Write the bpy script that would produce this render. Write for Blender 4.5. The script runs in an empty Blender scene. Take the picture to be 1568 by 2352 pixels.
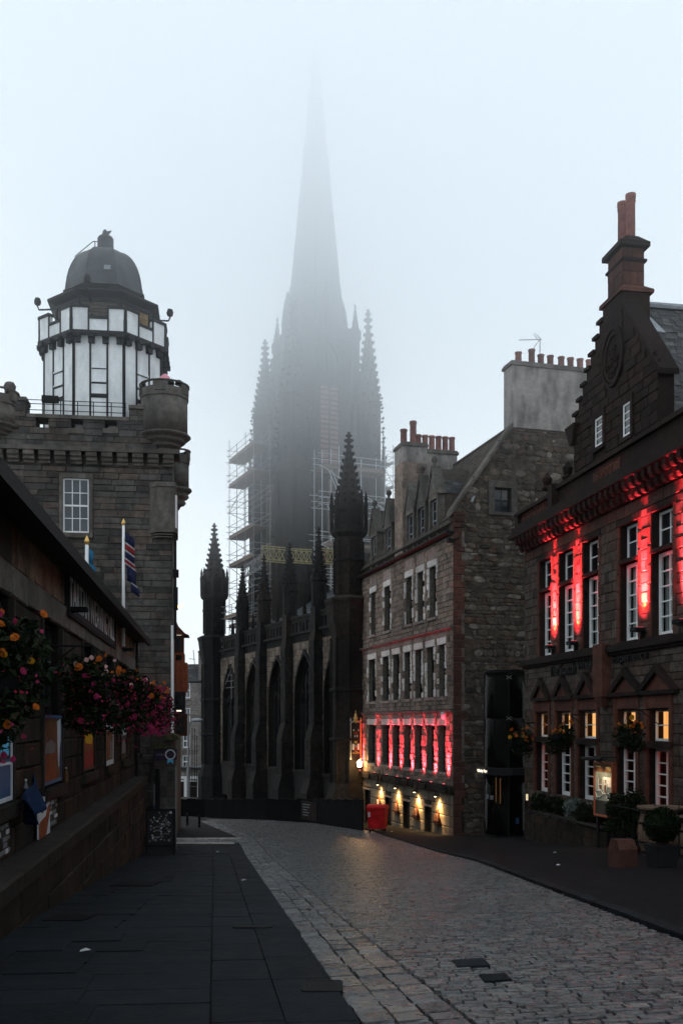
import bpy, math, random
import numpy as np
from mathutils import Vector, Matrix

R = random.Random(11)
S = bpy.context.scene
C = S.collection
rad = math.radians

# ------------------------------------------------ camera, sky, sun, exposure
cam = bpy.data.objects.new('camera', bpy.data.cameras.new('camera'))
C.objects.link(cam)
S.camera = cam
cam.rotation_euler = (rad(90), 0, 0)          # upright camera with a rising front: verticals stay vertical
cam.data.lens = 2250 / 2352 * 36
cam.data.sensor_width = 36
cam.data.shift_y = (1660 - 1176) / 2352
cam.data.clip_start = 0.05
cam.data.clip_end = 3000

w = bpy.data.worlds.new('World')
S.world = w
w.use_nodes = True
nt = w.node_tree
bg = nt.nodes['Background']
sky = nt.nodes.new('ShaderNodeTexSky')
sky.sky_type = 'NISHITA'
sky.sun_disc = False
sky.sun_elevation = rad(58)
sky.sun_rotation = rad(-8)
mx = nt.nodes.new('ShaderNodeMix')
mx.data_type = 'RGBA'
mx.inputs[0].default_value = 0.93
mx.inputs[7].default_value = (9.55, 10.5, 11.05, 1)     # closed overcast
nt.links.new(sky.outputs[0], mx.inputs[6])
nt.links.new(mx.outputs[2], bg.inputs[0])
bg.inputs[1].default_value = 0.1

sl = bpy.data.lights.new('sun', 'SUN')
so = bpy.data.objects.new('sun', sl)
C.objects.link(so)
sl.energy = 1.5
sl.angle = rad(70)
sl.color = (1, 0.97, 0.93)
so.rotation_euler = (rad(-32), 0, rad(8))     # high behind the fog, beyond the church

S.view_settings.view_transform = 'Standard'
S.view_settings.look = 'None'
S.view_settings.exposure = 0
S.view_settings.gamma = 1
S.view_settings.use_curve_mapping = False
S.cycles.use_denoising = True
S.cycles.volume_bounces = 32
S.cycles.max_bounces = 32
S.cycles.diffuse_bounces = 4
S.cycles.glossy_bounces = 3
S.cycles.transparent_max_bounces = 16

# ------------------------------------------------ helpers
F, HX, HY = 2250.0, 784.0, 1660.0              # photograph units used for measuring: 1568 x 2352
Z3 = Vector((0, 0, 1))


def ray(x, y):
    return Vector(((x - HX) / F, 1, (HY - y) / F))


def px(p):
    return (HX + p[0] / p[1] * F, HY - p[2] / p[1] * F)


class Fr:
    """A plane in the place: origin, reading direction U, up V, outward normal N."""

    def __init__(s, o, u, v=(0, 0, 1)):
        s.o = Vector(o)
        s.U = Vector(u).normalized()
        s.V = Vector(v).normalized()
        s.N = s.U.cross(s.V).normalized()

    def P(s, u, v, d=0.0):
        return s.o + s.U * u + s.V * v + s.N * d

    def at(s, x, y, d=0.0):
        r = ray(x, y)
        t = (s.o.dot(s.N) + d) / r.dot(s.N)
        q = r * t - s.o
        return (q.dot(s.U), q.dot(s.V))

    def u(s, x, d=0.0):
        return s.at(x, HY, d)[0]

    def off(s, u, v=0, d=0):
        f = Fr(s.P(u, v, d), s.U, s.V)
        return f


WM, WI = {}, {}


def add(name, me, world=None, parent=None):
    o = bpy.data.objects.new(name, me)
    C.objects.link(o)
    world = world if world is not None else Matrix()
    if parent is not None:
        o.parent = parent
        if parent.name not in WI:
            WI[parent.name] = WM[parent.name].inverted()
        o.matrix_parent_inverse = WI[parent.name]
    o.matrix_basis = world
    WM[o.name] = world
    return o


def tag(o, label=None, cat=None, group=None, kind=None):
    if label:
        o['label'] = label
    if cat:
        o['category'] = cat
    if group:
        o['group'] = group
    if kind:
        o['kind'] = kind
    return o


def thing(name, label, cat, loc, group=None):
    return tag(add(name, None, Matrix.Translation(Vector(loc))), label, cat, group)


def dup(o, parent=None, world=None, label=None):
    c = o.copy()
    C.objects.link(c)
    if parent is not None:
        c.parent = parent
    if world is not None:
        c.matrix_basis = world
        WM[c.name] = world
    if label:
        c['label'] = label
    for ch in o.children:
        dup(ch, c)
    return c


class MB:
    def __init__(s):
        s.v, s.f = [], []

    def raw(s, vs, fs):
        n = len(s.v)
        s.v += [tuple(p) for p in vs]
        s.f += [tuple(i + n for i in f) for f in fs]
        return s

    def hexa(s, p):       # p: 8 points, bottom 4 then top 4
        return s.raw(p, [(3, 2, 1, 0), (4, 5, 6, 7), (0, 1, 5, 4), (1, 2, 6, 5), (2, 3, 7, 6), (3, 0, 4, 7)])

    def box(s, f, u0, u1, v0, v1, d0, d1):
        return s.hexa([f.P(u0, v0, d1), f.P(u1, v0, d1), f.P(u1, v0, d0), f.P(u0, v0, d0),
                       f.P(u0, v1, d1), f.P(u1, v1, d1), f.P(u1, v1, d0), f.P(u0, v1, d0)])

    def tap(s, f, u, v0, v1, d, w0, w1, e0, e1):   # tapered block centred on u, d
        p = []
        for v, a, b in ((v0, w0, e0), (v1, w1, e1)):
            p += [f.P(u - a, v, d + b), f.P(u + a, v, d + b), f.P(u + a, v, d - b), f.P(u - a, v, d - b)]
        return s.hexa(p)

    def prism(s, f, poly, d0, d1):
        n = len(poly)
        vs = [f.P(a, b, d1) for a, b in poly] + [f.P(a, b, d0) for a, b in poly]
        fs = [tuple(range(n)), tuple(range(2 * n - 1, n - 1, -1))]
        fs += [(i, i + n, (i + 1) % n + n, (i + 1) % n) for i in range(n)]
        return s.raw(vs, fs)

    def strip(s, f, a, b, d0, d1):     # two polylines of equal length bridged, with thickness
        n = len(a)
        vs = [f.P(*q, d1) for q in a] + [f.P(*q, d1) for q in b] + [f.P(*q, d0) for q in a] + [f.P(*q, d0) for q in b]
        fs = []
        for i in range(n - 1):
            fs += [(i, i + 1, n + i + 1, n + i), (2 * n + i + 1, 2 * n + i, 3 * n + i, 3 * n + i + 1),
                   (i, 2 * n + i, 2 * n + i + 1, i + 1), (n + i, n + i + 1, 3 * n + i + 1, 3 * n + i)]
        fs += [(0, n, 3 * n, 2 * n), (n - 1, 3 * n - 1, 4 * n - 1, 2 * n - 1)]
        return s.raw(vs, fs)

    def tube(s, p, q, r, n=6, r2=None):
        p, q = Vector(p), Vector(q)
        a = (q - p).normalized()
        b = a.cross(Vector((0, 0, 1)) if abs(a.z) < .9 else Vector((1, 0, 0))).normalized()
        c = a.cross(b)
        r2 = r if r2 is None else r2
        vs = []
        for base, rr in ((p, r), (q, r2)):
            for i in range(n):
                t = 2 * math.pi * i / n
                vs.append(base + b * (math.cos(t) * rr) + c * (math.sin(t) * rr))
        fs = [(i, (i + 1) % n, (i + 1) % n + n, i + n) for i in range(n)]
        fs += [tuple(range(n - 1, -1, -1)), tuple(range(n, 2 * n))]
        return s.raw(vs, fs)

    def path(s, pts, r, n=6):
        for a, b in zip(pts, pts[1:]):
            s.tube(a, b, r, n)
        return s

    def lathe(s, c, prof, n=8, a0=0.0, caps=True, a1=None):
        c = Vector(c)
        full = a1 is None
        m = n if full else n + 1
        span = 2 * math.pi if full else a1 - a0
        vs = []
        for r, z in prof:
            for i in range(m):
                t = a0 + span * i / n
                vs.append(c + Vector((r * math.cos(t), r * math.sin(t), z)))
        fs = []
        for k in range(len(prof) - 1):
            for i in range(n):
                j = (i + 1) % m
                fs.append((k * m + i, k * m + j, (k + 1) * m + j, (k + 1) * m + i))
        if caps and full:
            fs += [tuple(range(m - 1, -1, -1)), tuple(range((len(prof) - 1) * m, len(prof) * m))]
        return s.raw(vs, fs)

    def mesh(s, name, m, smooth=False, origin=None):
        o = Vector(origin) if origin is not None else Vector((0, 0, 0))
        a = np.array(s.v, dtype=float) - np.array(o)
        me = bpy.data.meshes.new(name)
        me.from_pydata(a.tolist(), [], s.f)
        for k in (m if isinstance(m, (list, tuple)) else [m]):
            me.materials.append(k)
        if smooth:
            me.shade_smooth()
        me.update()
        return me

    def build(s, name, m, parent=None, smooth=False, origin=None):
        if origin is None:
            a = np.array(s.v, dtype=float)
            lo, hi = a.min(0), a.max(0)
            origin = Vector(((lo[0] + hi[0]) / 2, (lo[1] + hi[1]) / 2, lo[2]))
        return add(name, s.mesh(name, m, smooth, origin), Matrix.Translation(Vector(origin)), parent)


# ------------------------------------------------ materials
def node_mat(name):
    m = bpy.data.materials.new(name)
    m.use_nodes = True
    return m, m.node_tree, m.node_tree.nodes['Principled BSDF']


def plain(name, col, rough=.6, metal=0., noise=.25, scale=6., bump=0.1, emit=None, es=0, spec=.12, bs=30):
    m, t, b = node_mat(name)
    N, L = t.nodes, t.links
    b.inputs['Roughness'].default_value = rough
    b.inputs['Metallic'].default_value = metal
    b.inputs['Specular IOR Level'].default_value = spec
    g = N.new('ShaderNodeNewGeometry')
    if noise:
        nz = N.new('ShaderNodeTexNoise')
        nz.inputs['Scale'].default_value = scale
        nz.inputs['Detail'].default_value = 5
        L.new(g.outputs['Position'], nz.inputs['Vector'])
        cr = N.new('ShaderNodeValToRGB')
        cr.color_ramp.elements[0].position = .3
        cr.color_ramp.elements[1].position = .75
        k0, k1 = 1 - noise, 1 + noise * .6
        cr.color_ramp.elements[0].color = (*[min(1, c * k0) for c in col], 1)
        cr.color_ramp.elements[1].color = (*[min(1, c * k1) for c in col], 1)
        L.new(nz.outputs[0], cr.inputs[0])
        L.new(cr.outputs[0], b.inputs['Base Color'])
    else:
        b.inputs['Base Color'].default_value = (*col, 1)
    if bump:
        n2 = N.new('ShaderNodeTexNoise')
        n2.inputs['Scale'].default_value = bs
        n2.inputs['Detail'].default_value = 4
        L.new(g.outputs['Position'], n2.inputs['Vector'])
        bp = N.new('ShaderNodeBump')
        bp.inputs['Strength'].default_value = bump
        bp.inputs['Distance'].default_value = .02
        L.new(n2.outputs[0], bp.inputs['Height'])
        L.new(bp.outputs[0], b.inputs['Normal'])
    if emit:
        b.inputs['Emission Color'].default_value = (*emit, 1)
        b.inputs['Emission Strength'].default_value = es
    return m


def stone(name, cols, rough=.85, amp=.45, soot=.5, sootcol=(.02, .019, .018), ns=4., ss=.35, bump=.5, spec=.06, rvar=0., bs=22):
    """Every stone its own shade of the list, mottled, with soot in large drifts that run down the wall."""
    m, t, b = node_mat(name)
    N, L = t.nodes, t.links
    g = N.new('ShaderNodeNewGeometry')
    oi = N.new('ShaderNodeObjectInfo')
    a = N.new('ShaderNodeMath')
    a.operation = 'ADD'
    L.new(g.outputs['Random Per Island'], a.inputs[0])
    L.new(oi.outputs['Random'], a.inputs[1])
    fr = N.new('ShaderNodeMath')
    fr.operation = 'FRACT'
    L.new(a.outputs[0], fr.inputs[0])
    cr = N.new('ShaderNodeValToRGB')
    e = cr.color_ramp.elements
    while len(e) < len(cols):
        e.new(.5)
    for i, c in enumerate(cols):
        e[i].position = i / max(1, len(cols) - 1)
        e[i].color = (*c, 1)
    L.new(fr.outputs[0], cr.inputs[0])
    nz = N.new('ShaderNodeTexNoise')
    nz.inputs['Scale'].default_value = ns
    nz.inputs['Detail'].default_value = 6
    nz.inputs['Roughness'].default_value = .65
    L.new(g.outputs['Position'], nz.inputs['Vector'])
    mr = N.new('ShaderNodeMapRange')
    mr.inputs[1].default_value = .3
    mr.inputs[2].default_value = .7
    mr.inputs[3].default_value = 1 - amp
    mr.inputs[4].default_value = 1 + amp * .5
    L.new(nz.outputs[0], mr.inputs[0])
    ml = N.new('ShaderNodeVectorMath')
    ml.operation = 'SCALE'
    L.new(cr.outputs[0], ml.inputs[0])
    L.new(mr.outputs[0], ml.inputs['Scale'])
    mp = N.new('ShaderNodeMapping')
    mp.inputs['Scale'].default_value = (1, 1, .3)
    L.new(g.outputs['Position'], mp.inputs['Vector'])
    n3 = N.new('ShaderNodeTexNoise')
    n3.inputs['Scale'].default_value = ss * 2
    n3.inputs['Detail'].default_value = 5
    L.new(mp.outputs[0], n3.inputs['Vector'])
    r3 = N.new('ShaderNodeMapRange')
    r3.inputs[1].default_value = .42
    r3.inputs[2].default_value = .68
    r3.inputs[4].default_value = soot
    L.new(n3.outputs[0], r3.inputs[0])
    mix = N.new('ShaderNodeMix')
    mix.data_type = 'RGBA'
    L.new(r3.outputs[0], mix.inputs[0])
    L.new(ml.outputs[0], mix.inputs[6])
    mix.inputs[7].default_value = (*sootcol, 1)
    L.new(mix.outputs[2], b.inputs['Base Color'])
    b.inputs['Specular IOR Level'].default_value = spec
    if rvar:
        r4 = N.new('ShaderNodeMapRange')
        r4.inputs[1].default_value = .3
        r4.inputs[2].default_value = .7
        r4.inputs[3].default_value = rough - rvar
        r4.inputs[4].default_value = rough + rvar
        L.new(nz.outputs[0], r4.inputs[0])
        L.new(r4.outputs[0], b.inputs['Roughness'])
    else:
        b.inputs['Roughness'].default_value = rough
    n2 = N.new('ShaderNodeTexNoise')
    n2.inputs['Scale'].default_value = bs
    n2.inputs['Detail'].default_value = 5
    L.new(g.outputs['Position'], n2.inputs['Vector'])
    bp = N.new('ShaderNodeBump')
    bp.inputs['Strength'].default_value = bump
    bp.inputs['Distance'].default_value = .03
    L.new(n2.outputs[0], bp.inputs['Height'])
    L.new(bp.outputs[0], b.inputs['Normal'])
    return m


def clear_glass(name, tint=(.8, .85, .85), ior=1.4):
    m, t, b = node_mat(name)
    N, L = t.nodes, t.links
    tr = N.new('ShaderNodeBsdfTransparent')
    tr.inputs[0].default_value = (*tint, 1)
    gl = N.new('ShaderNodeBsdfGlossy')
    gl.inputs['Roughness'].default_value = .04
    fz = N.new('ShaderNodeFresnel')
    fz.inputs[0].default_value = ior
    ge = N.new('ShaderNodeNewGeometry')
    bk = N.new('ShaderNodeMath')
    bk.operation = 'SUBTRACT'
    bk.inputs[0].default_value = 1
    L.new(ge.outputs['Backfacing'], bk.inputs[1])
    mu = N.new('ShaderNodeMath')
    mu.operation = 'MULTIPLY'
    L.new(fz.outputs[0], mu.inputs[0])
    L.new(bk.outputs[0], mu.inputs[1])
    ms = N.new('ShaderNodeMixShader')
    L.new(mu.outputs[0], ms.inputs[0])
    L.new(tr.outputs[0], ms.inputs[1])
    L.new(gl.outputs[0], ms.inputs[2])
    L.new(ms.outputs[0], N['Material Output'].inputs['Surface'])
    return m


M = {}
M['shop_stone'] = stone('shop_stone', [(.02, .017, .015), (.042, .032, .025), (.03, .025, .021), (.058, .036, .026)], soot=.7, sootcol=(.012, .011, .01))
M['shop_mortar'] = plain('shop_mortar', (.014, .013, .012), .9)
M['shop_wood'] = stone('shop_wood', [(.17, .11, .08), (.24, .155, .11), (.12, .08, .06)], soot=.8, ns=9, ss=.9)
M['shop_dark'] = plain('shop_dark', (.012, .012, .012), .6)
M['roof_dark'] = stone('roof_dark', [(.03, .032, .035), (.05, .05, .053)], soot=.3)
M['sign_blue'] = plain('sign_blue', (.018, .022, .03), .5)
M['gilt_letter'] = plain('gilt_letter', (.6, .62, .62), .5, 0, noise=.1)
M['coping'] = stone('coping', [(.02, .018, .017), (.034, .029, .025)], soot=.5, rough=.7)
M['tower_stone'] = stone('tower_stone', [(.082, .077, .073), (.12, .11, .102), (.06, .057, .055), (.135, .108, .092), (.1, .095, .09)], soot=.6, amp=.55)
M['tower_mortar'] = plain('tower_mortar', (.05, .045, .04), .95)
M['dressed'] = stone('dressed', [(.11, .1, .09), (.15, .135, .12)], soot=.6)
M['white_panel'] = stone('white_panel', [(.82, .84, .85), (.76, .78, .79), (.84, .86, .87)], rough=.6, amp=.12, soot=.45, sootcol=(.42, .43, .43), ss=1.2, bump=.1)
M['black_timber'] = plain('black_timber', (.018, .019, .021), .5)
M['dome'] = plain('dome_lead', (.07, .075, .08), .5, noise=.5, scale=1.6, bump=.1)
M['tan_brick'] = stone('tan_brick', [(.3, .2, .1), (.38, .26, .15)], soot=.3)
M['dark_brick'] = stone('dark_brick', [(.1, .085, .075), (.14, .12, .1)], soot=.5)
M['white_paint'] = plain('white_paint', (.8, .8, .8), .4, noise=.08, bump=.02)
M['black_iron'] = plain('black_iron', (.009, .009, .01), .75, noise=.2)
M['dark_glass'] = stone('dark_glass', [(.006, .007, .009), (.012, .014, .018), (.008, .008, .009), (.03, .036, .045), (.01, .011, .013), (.05, .045, .04)], rough=.1, amp=.5, soot=0, ns=1.6, spec=.5, bump=.06, bs=2.5)  # bluish shade puts a sky reflection into the base colour of some panes
M['blue_glass'] = plain('blue_glass', (.03, .042, .055), .08, noise=.2, scale=1.5, bump=.02, spec=.6, bs=2)
M['church_stone'] = stone('church_stone', [(.014, .014, .015), (.026, .023, .022), (.036, .028, .023), (.018, .018, .018)], soot=.7, sootcol=(.006, .006, .007), amp=.6)
M['church_tan'] = stone('church_tan', [(.19, .145, .11), (.26, .2, .155), (.12, .095, .078), (.22, .18, .155)], soot=.9, ss=.8, sootcol=(.05, .042, .036))
M['church_mortar'] = plain('church_mortar', (.03, .028, .027), .95)
M['church_roof'] = plain('church_roof', (.06, .065, .072), .55, noise=.35)
M['lead'] = plain('lead', (.3, .32, .34), .5, noise=.25)
M['grey_stone'] = stone('grey_stone', [(.18, .14, .118), (.28, .215, .178), (.125, .105, .094), (.32, .23, .18), (.22, .178, .15), (.25, .165, .13)], soot=.5)
M['grey_mortar'] = plain('grey_mortar', (.13, .115, .1), .95, noise=.4)
M['pale_stone'] = stone('pale_stone', [(.62, .56, .53), (.72, .66, .63), (.5, .44, .42)], soot=.35, amp=.3)
M['pink_stone'] = stone('pink_stone', [(.3, .22, .2), (.36, .28, .25), (.24, .19, .17)], soot=.4)
M['rubble'] = stone('rubble', [(.07, .058, .047), (.12, .096, .075), (.05, .043, .038), (.15, .125, .1), (.1, .06, .045), (.085, .075, .063), (.24, .21, .18), (.065, .055, .045)], soot=.5, amp=.6, bump=.9, bs=9)
M['rubble_mortar'] = plain('rubble_mortar', (.065, .053, .042), .95, noise=.6, scale=3, bump=1.0, bs=9)
M['ashlar_tan'] = stone('ashlar_tan', [(.2, .17, .13), (.26, .22, .17), (.17, .14, .11)], soot=.45)
M['render'] = stone('render', [(.3, .27, .25), (.31, .28, .26)], soot=.8, ss=1.1, sootcol=(.085, .08, .078), amp=.3)
M['red_stone'] = stone('red_stone', [(.09, .04, .031), (.12, .053, .04), (.07, .033, .027)], soot=.6)
M['red_smooth'] = stone('red_smooth', [(.1, .042, .031), (.12, .05, .036)], soot=.5, amp=.4)
M['red_dark'] = stone('red_dark', [(.022, .0155, .0135), (.036, .021, .0175), (.017, .0135, .0125)], soot=.7, sootcol=(.014, .012, .012))
M['brown_snecked'] = stone('brown_snecked', [(.075, .058, .048), (.11, .09, .077), (.055, .042, .034), (.1, .068, .054)], soot=.5, amp=.55)
M['slate'] = stone('slate', [(.04, .043, .046), (.065, .066, .068), (.03, .032, .034), (.11, .11, .105)], soot=.3, rough=.6, spec=.2)
M['roof_tile'] = stone('roof_tile', [(.06, .052, .046), (.09, .076, .064), (.075, .06, .05)], soot=.4)
M['terracotta'] = stone('terracotta', [(.26, .11, .095), (.33, .15, .125), (.2, .08, .07)], soot=.5, amp=.4)
M['sett'] = stone('sett', [(.045, .049, .056), (.105, .106, .108), (.07, .076, .084), (.14, .132, .125), (.09, .087, .087), (.034, .038, .044)], rough=.3, rvar=.12, soot=.45, sootcol=(.05, .049, .048), spec=.8, bump=.35, ns=9, bs=40)
M['sett_bed'] = plain('sett_bed', (.018, .017, .016), .95)
M['flag'] = stone('flag', [(.0085, .0115, .015), (.012, .016, .0205), (.007, .0095, .0125), (.0105, .013, .0165)], rough=.7, rvar=.1, soot=.6, sootcol=(.006, .0065, .0075), spec=.06, amp=.55, bump=.3, ns=3)
M['asphalt'] = plain('asphalt', (.0085, .0083, .0092), .75, noise=.5, scale=2.5, bump=.4, bs=60, spec=.05)
M['pale_tube'] = plain('pale_tube', (.5, .52, .54), .5, 0)
M['hoarding'] = plain('hoarding', (.0035, .0035, .004), .85, noise=.5, spec=.05)
M['earth'] = plain('earth', (.05, .048, .045), .95)
M['leaf'] = stone('leaf', [(.006, .012, .005), (.012, .022, .008), (.004, .008, .0035), (.024, .034, .016)], soot=0, rough=.6, bump=0)
M['orange_petal'] = stone('orange_petal', [(.5, .1, .015), (.52, .17, .02), (.38, .06, .02)], soot=0, amp=.2, bump=0)
M['yellow_petal'] = stone('yellow_petal', [(.55, .3, .02), (.5, .22, .02)], soot=0, amp=.2, bump=0)
M['magenta_petal'] = stone('magenta_petal', [(.22, .022, .075), (.34, .035, .12), (.3, .025, .05), (.13, .012, .06)], soot=0, amp=.3, bump=0)
M['pale_petal'] = stone('pale_petal', [(.7, .4, .42), (.75, .5, .45)], soot=0, amp=.2, bump=0)
M['red_plastic'] = plain('red_plastic', (.5, .012, .015), .45, noise=.45, scale=3.5, bump=.08)
M['rubber'] = plain('rubber', (.01, .01, .01), .7)
M['copper_wood'] = plain('copper_wood', (.06, .02, .012), .5, noise=.4, scale=14)
M['gold'] = plain('gold', (.75, .48, .16), .35, .6, noise=.2)
M['orange_wood'] = plain('orange_wood', (.24, .065, .03), .5, noise=.35, scale=10)
M['moss'] = plain('moss', (.06, .065, .03), .95, noise=.5)
M['galvanised'] = plain('galvanised', (.21, .215, .22), .5, .0, noise=.2)
M['scaffold_board'] = plain('scaffold_board', (.17, .125, .1), .8, noise=.3)
M['yellow_paint'] = plain('yellow_paint', (.27, .23, .12), .7)
M['pink_louvre'] = plain('pink_louvre', (.2, .11, .1), .7)
M['far_stone'] = stone('far_stone', [(.24, .22, .2), (.3, .275, .25), (.2, .18, .165)], soot=.4)
M['curtain_glow'] = None
M['clear_glass'] = clear_glass('clear_glass')
M['green_glass'] = clear_glass('green_glass', (.4, .48, .45), 1.1)
M['print_white'] = plain('print_white', (.45, .47, .5), .6, noise=.1, bump=0)
M['print_grey'] = plain('print_grey', (.16, .165, .17), .6, noise=.2, bump=0)
M['print_dark'] = plain('print_dark', (.02, .022, .02), .6, noise=.2, bump=0)
M['print_blue'] = plain('print_blue', (.03, .075, .16), .5, noise=.1, bump=0)
M['print_cyan'] = plain('print_cyan', (.08, .42, .66), .5, noise=.1, bump=0)
M['print_orange'] = plain('print_orange', (.2, .05, .018), .6, noise=.3, bump=0)
M['print_red'] = plain('print_red', (.22, .02, .018), .6, noise=.2, bump=0)
M['print_brown'] = plain('print_brown', (.12, .06, .03), .6, noise=.4, bump=0)
M['print_purple'] = plain('print_purple', (.024, .018, .04), .5, noise=.1, bump=0)
M['flag_blue'] = plain('flag_blue', (.025, .15, .26), .8, noise=.1, bump=0)
M['flag_navy'] = plain('flag_navy', (.016, .02, .055), .8, noise=.1, bump=0)
M['flag_red'] = plain('flag_red', (.22, .025, .025), .8, noise=.1, bump=0)
M['flag_white'] = plain('flag_white', (.36, .36, .38), .8, noise=.1, bump=0)


def glow(name, col, s, col2=None):
    m, t, b = node_mat(name)
    N, L = t.nodes, t.links
    b.inputs['Base Color'].default_value = (*[c * .3 for c in col], 1)
    b.inputs['Emission Strength'].default_value = s
    if col2:
        g = N.new('ShaderNodeNewGeometry')
        mp = N.new('ShaderNodeMapping')
        mp.inputs['Scale'].default_value = (14, 14, .4)
        nz = N.new('ShaderNodeTexNoise')
        nz.inputs['Scale'].default_value = 1.0
        nz.inputs['Detail'].default_value = 3
        L.new(g.outputs['Position'], mp.inputs['Vector'])
        L.new(mp.outputs[0], nz.inputs['Vector'])
        cr = N.new('ShaderNodeValToRGB')
        cr.color_ramp.elements[0].position = .35
        cr.color_ramp.elements[1].position = .65
        cr.color_ramp.elements[0].color = (*col2, 1)
        cr.color_ramp.elements[1].color = (*col, 1)
        L.new(nz.outputs[0], cr.inputs[0])
        L.new(cr.outputs[0], b.inputs['Emission Color'])
    else:
        b.inputs['Emission Color'].default_value = (*col, 1)
    return m


M['curtain_glow'] = glow('curtain_glow', (1, .5, .16), 1.7, (.8, .24, .05))  # room light put into the curtain cloth as its own glow
M['red_room_glow'] = glow('red_room_glow', (1, .1, .03), .9)  # room light put into the wall behind the panes as glow
M['dim_room_glow'] = glow('dim_room_glow', (.5, .14, .06), .05)  # same for the darker rooms: a faint glow in the wall itself
M['lamp_warm'] = glow('lamp_warm', (1, .72, .35), 12)
M['lamp_orange'] = glow('lamp_orange', (1, .55, .2), 5)
M['lit_letter'] = glow('lit_letter', (1, .86, .68), 1.6)
M['lit_cream'] = glow('lit_cream', (1, .8, .48), .8)
M['lit_strip'] = glow('lit_strip', (.8, .25, .1), .6)
M['red_led'] = glow('red_led', (1, .12, .14), 3)


# ------------------------------------------------ stone laying
def unit_shapes(kind, k):
    """Unit piece: x and z span -.5...5, y 0 (bed) ... 1 (face)."""
    rr = random.Random(kind + str(k))
    j = lambda a: rr.uniform(-a, a)
    if kind == 'ashlar':
        b = [(-.5, -.5), (.5, -.5), (.5, .5), (-.5, .5)]
        vs = [(x, 0, z) for x, z in b]
        vs += [(x + j(.012), .7, z + j(.02)) for x, z in b]
        vs += [(x * .95 + j(.012), 1 + j(.14), z * .88 + j(.03)) for x, z in b]
        fs = [(8, 9, 10, 11)]
        for a in (0, 4):
            fs += [(a + i, a + (i + 1) % 4, a + 4 + (i + 1) % 4, a + 4 + i) for i in range(4)]
        return vs, fs
    if kind == 'flag':
        b = [(-.5, -.5), (.5, -.5), (.5, .5), (-.5, .5)]
        vs = [(x, 0, z) for x, z in b] + [(x, .9, z) for x, z in b] + [(x * .99, 1 + j(.05), z * .99) for x, z in b]
        fs = [(8, 9, 10, 11)]
        for a in (0, 4):
            fs += [(a + i, a + (i + 1) % 4, a + 4 + (i + 1) % 4, a + 4 + i) for i in range(4)]
        return vs, fs
    if kind == 'sett':
        b = [(-.5, -.5), (.5, -.5), (.5, .5), (-.5, .5)]
        vs = [(x + j(.025), .6, z + j(.05)) for x, z in b]
        vs += [(x * .965 + j(.015), .975 + j(.02), z * .9 + j(.04)) for x, z in b]
        vs += [(j(.12), 1.0, j(.1))]
        fs = [(i, (i + 1) % 4, 4 + (i + 1) % 4, 4 + i) for i in range(4)] + [(4 + i, 4 + (i + 1) % 4, 8) for i in range(4)]
        return vs, fs
    n = 8          # rubble
    vs, fs = [], []
    pts = []
    for i in range(n):
        t = 2 * math.pi * (i + .5) / n + j(.12)
        c, s_ = math.cos(t), math.sin(t)
        q = (abs(c) ** 3.2 + abs(s_) ** 3.2) ** (-1 / 3.2)
        pts.append((c * q * (.5 + j(.05)), s_ * q * (.5 + j(.06))))
    vs += [(x, 0, z) for x, z in pts]
    vs += [(x * .98, .55 + j(.1), z * .97) for x, z in pts]
    vs += [(x * .68 + j(.04), .95 + j(.14), z * .66 + j(.04)) for x, z in pts]
    for a in (0, n):
        fs += [(a + i, a + (i + 1) % n, a + n + (i + 1) % n, a + n + i) for i in range(n)]
    fs.append(tuple(range(2 * n, 3 * n)))
    return vs, fs


NV = {'ashlar': 5, 'flag': 3, 'sett': 6, 'rubble': 7}
SHP = {}


def shape(kind, k):
    if (kind, k) not in SHP:
        vs, fs = unit_shapes(kind, k)
        # frames are (U, N, V): U x V = N, so (U, N, V) is left-handed and the faces turn over
        SHP[(kind, k)] = (np.array(vs), [tuple(reversed(f)) for f in fs])
    return SHP[(kind, k)]


UM = {}


def unit_mesh(kind, k, m):
    key = (kind, k, m.name)
    if key not in UM:
        vs, fs = shape(kind, k)
        me = bpy.data.meshes.new(kind + '_piece')
        me.from_pydata(vs.tolist(), [], fs)
        me.materials.append(m)
        me.update()
        UM[key] = me
    return UM[key]


def lay(parent, pieces, m, name, limit, kind='ashlar', rest='stuff'):
    """pieces: (centre of bed, U*w, N*depth, V*h). The largest in the picture become parts, the others one joined part."""
    sc = []
    for c, a, n, b in pieces:
        q = c + n
        if q.y > .5:
            x, y = px(q)
            ar = abs(a.cross(b).dot(q.normalized())) / q.length_squared
            vis = -30 < x < 1598 and -30 < y < 2382
            sc.append(ar if vis else 0)
        else:
            sc.append(0)
    order = sorted(range(len(pieces)), key=lambda i: -sc[i])
    VS, FS, nb = [], [], 0
    out = []
    for r_, i in enumerate(order):
        c, a, n, b = pieces[i]
        a = -a
        k = R.randrange(NV[kind])
        if r_ < limit and sc[i] > 0:
            mt = Matrix(((a.x, n.x, b.x, c.x), (a.y, n.y, b.y, c.y), (a.z, n.z, b.z, c.z), (0, 0, 0, 1)))
            out.append(add(name, unit_mesh(kind, k, m), mt, parent))
        else:
            vs, fs = shape(kind, k)
            A = np.array([a, n, b])
            VS.append(vs @ A + np.array(c))
            FS += [tuple(q + nb for q in f) for f in fs]
            nb += len(vs)
    if VS:
        v = np.concatenate(VS)
        o = Vector(v.mean(0))
        me = bpy.data.meshes.new(name)
        me.from_pydata((v - np.array(o)).tolist(), [], FS)
        me.materials.append(m)
        me.update()
        st = add(name + '_' + ('field' if rest == 'stuff' else rest), me, Matrix.Translation(o), parent)
        st['kind'] = 'stuff'
    return out


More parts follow.
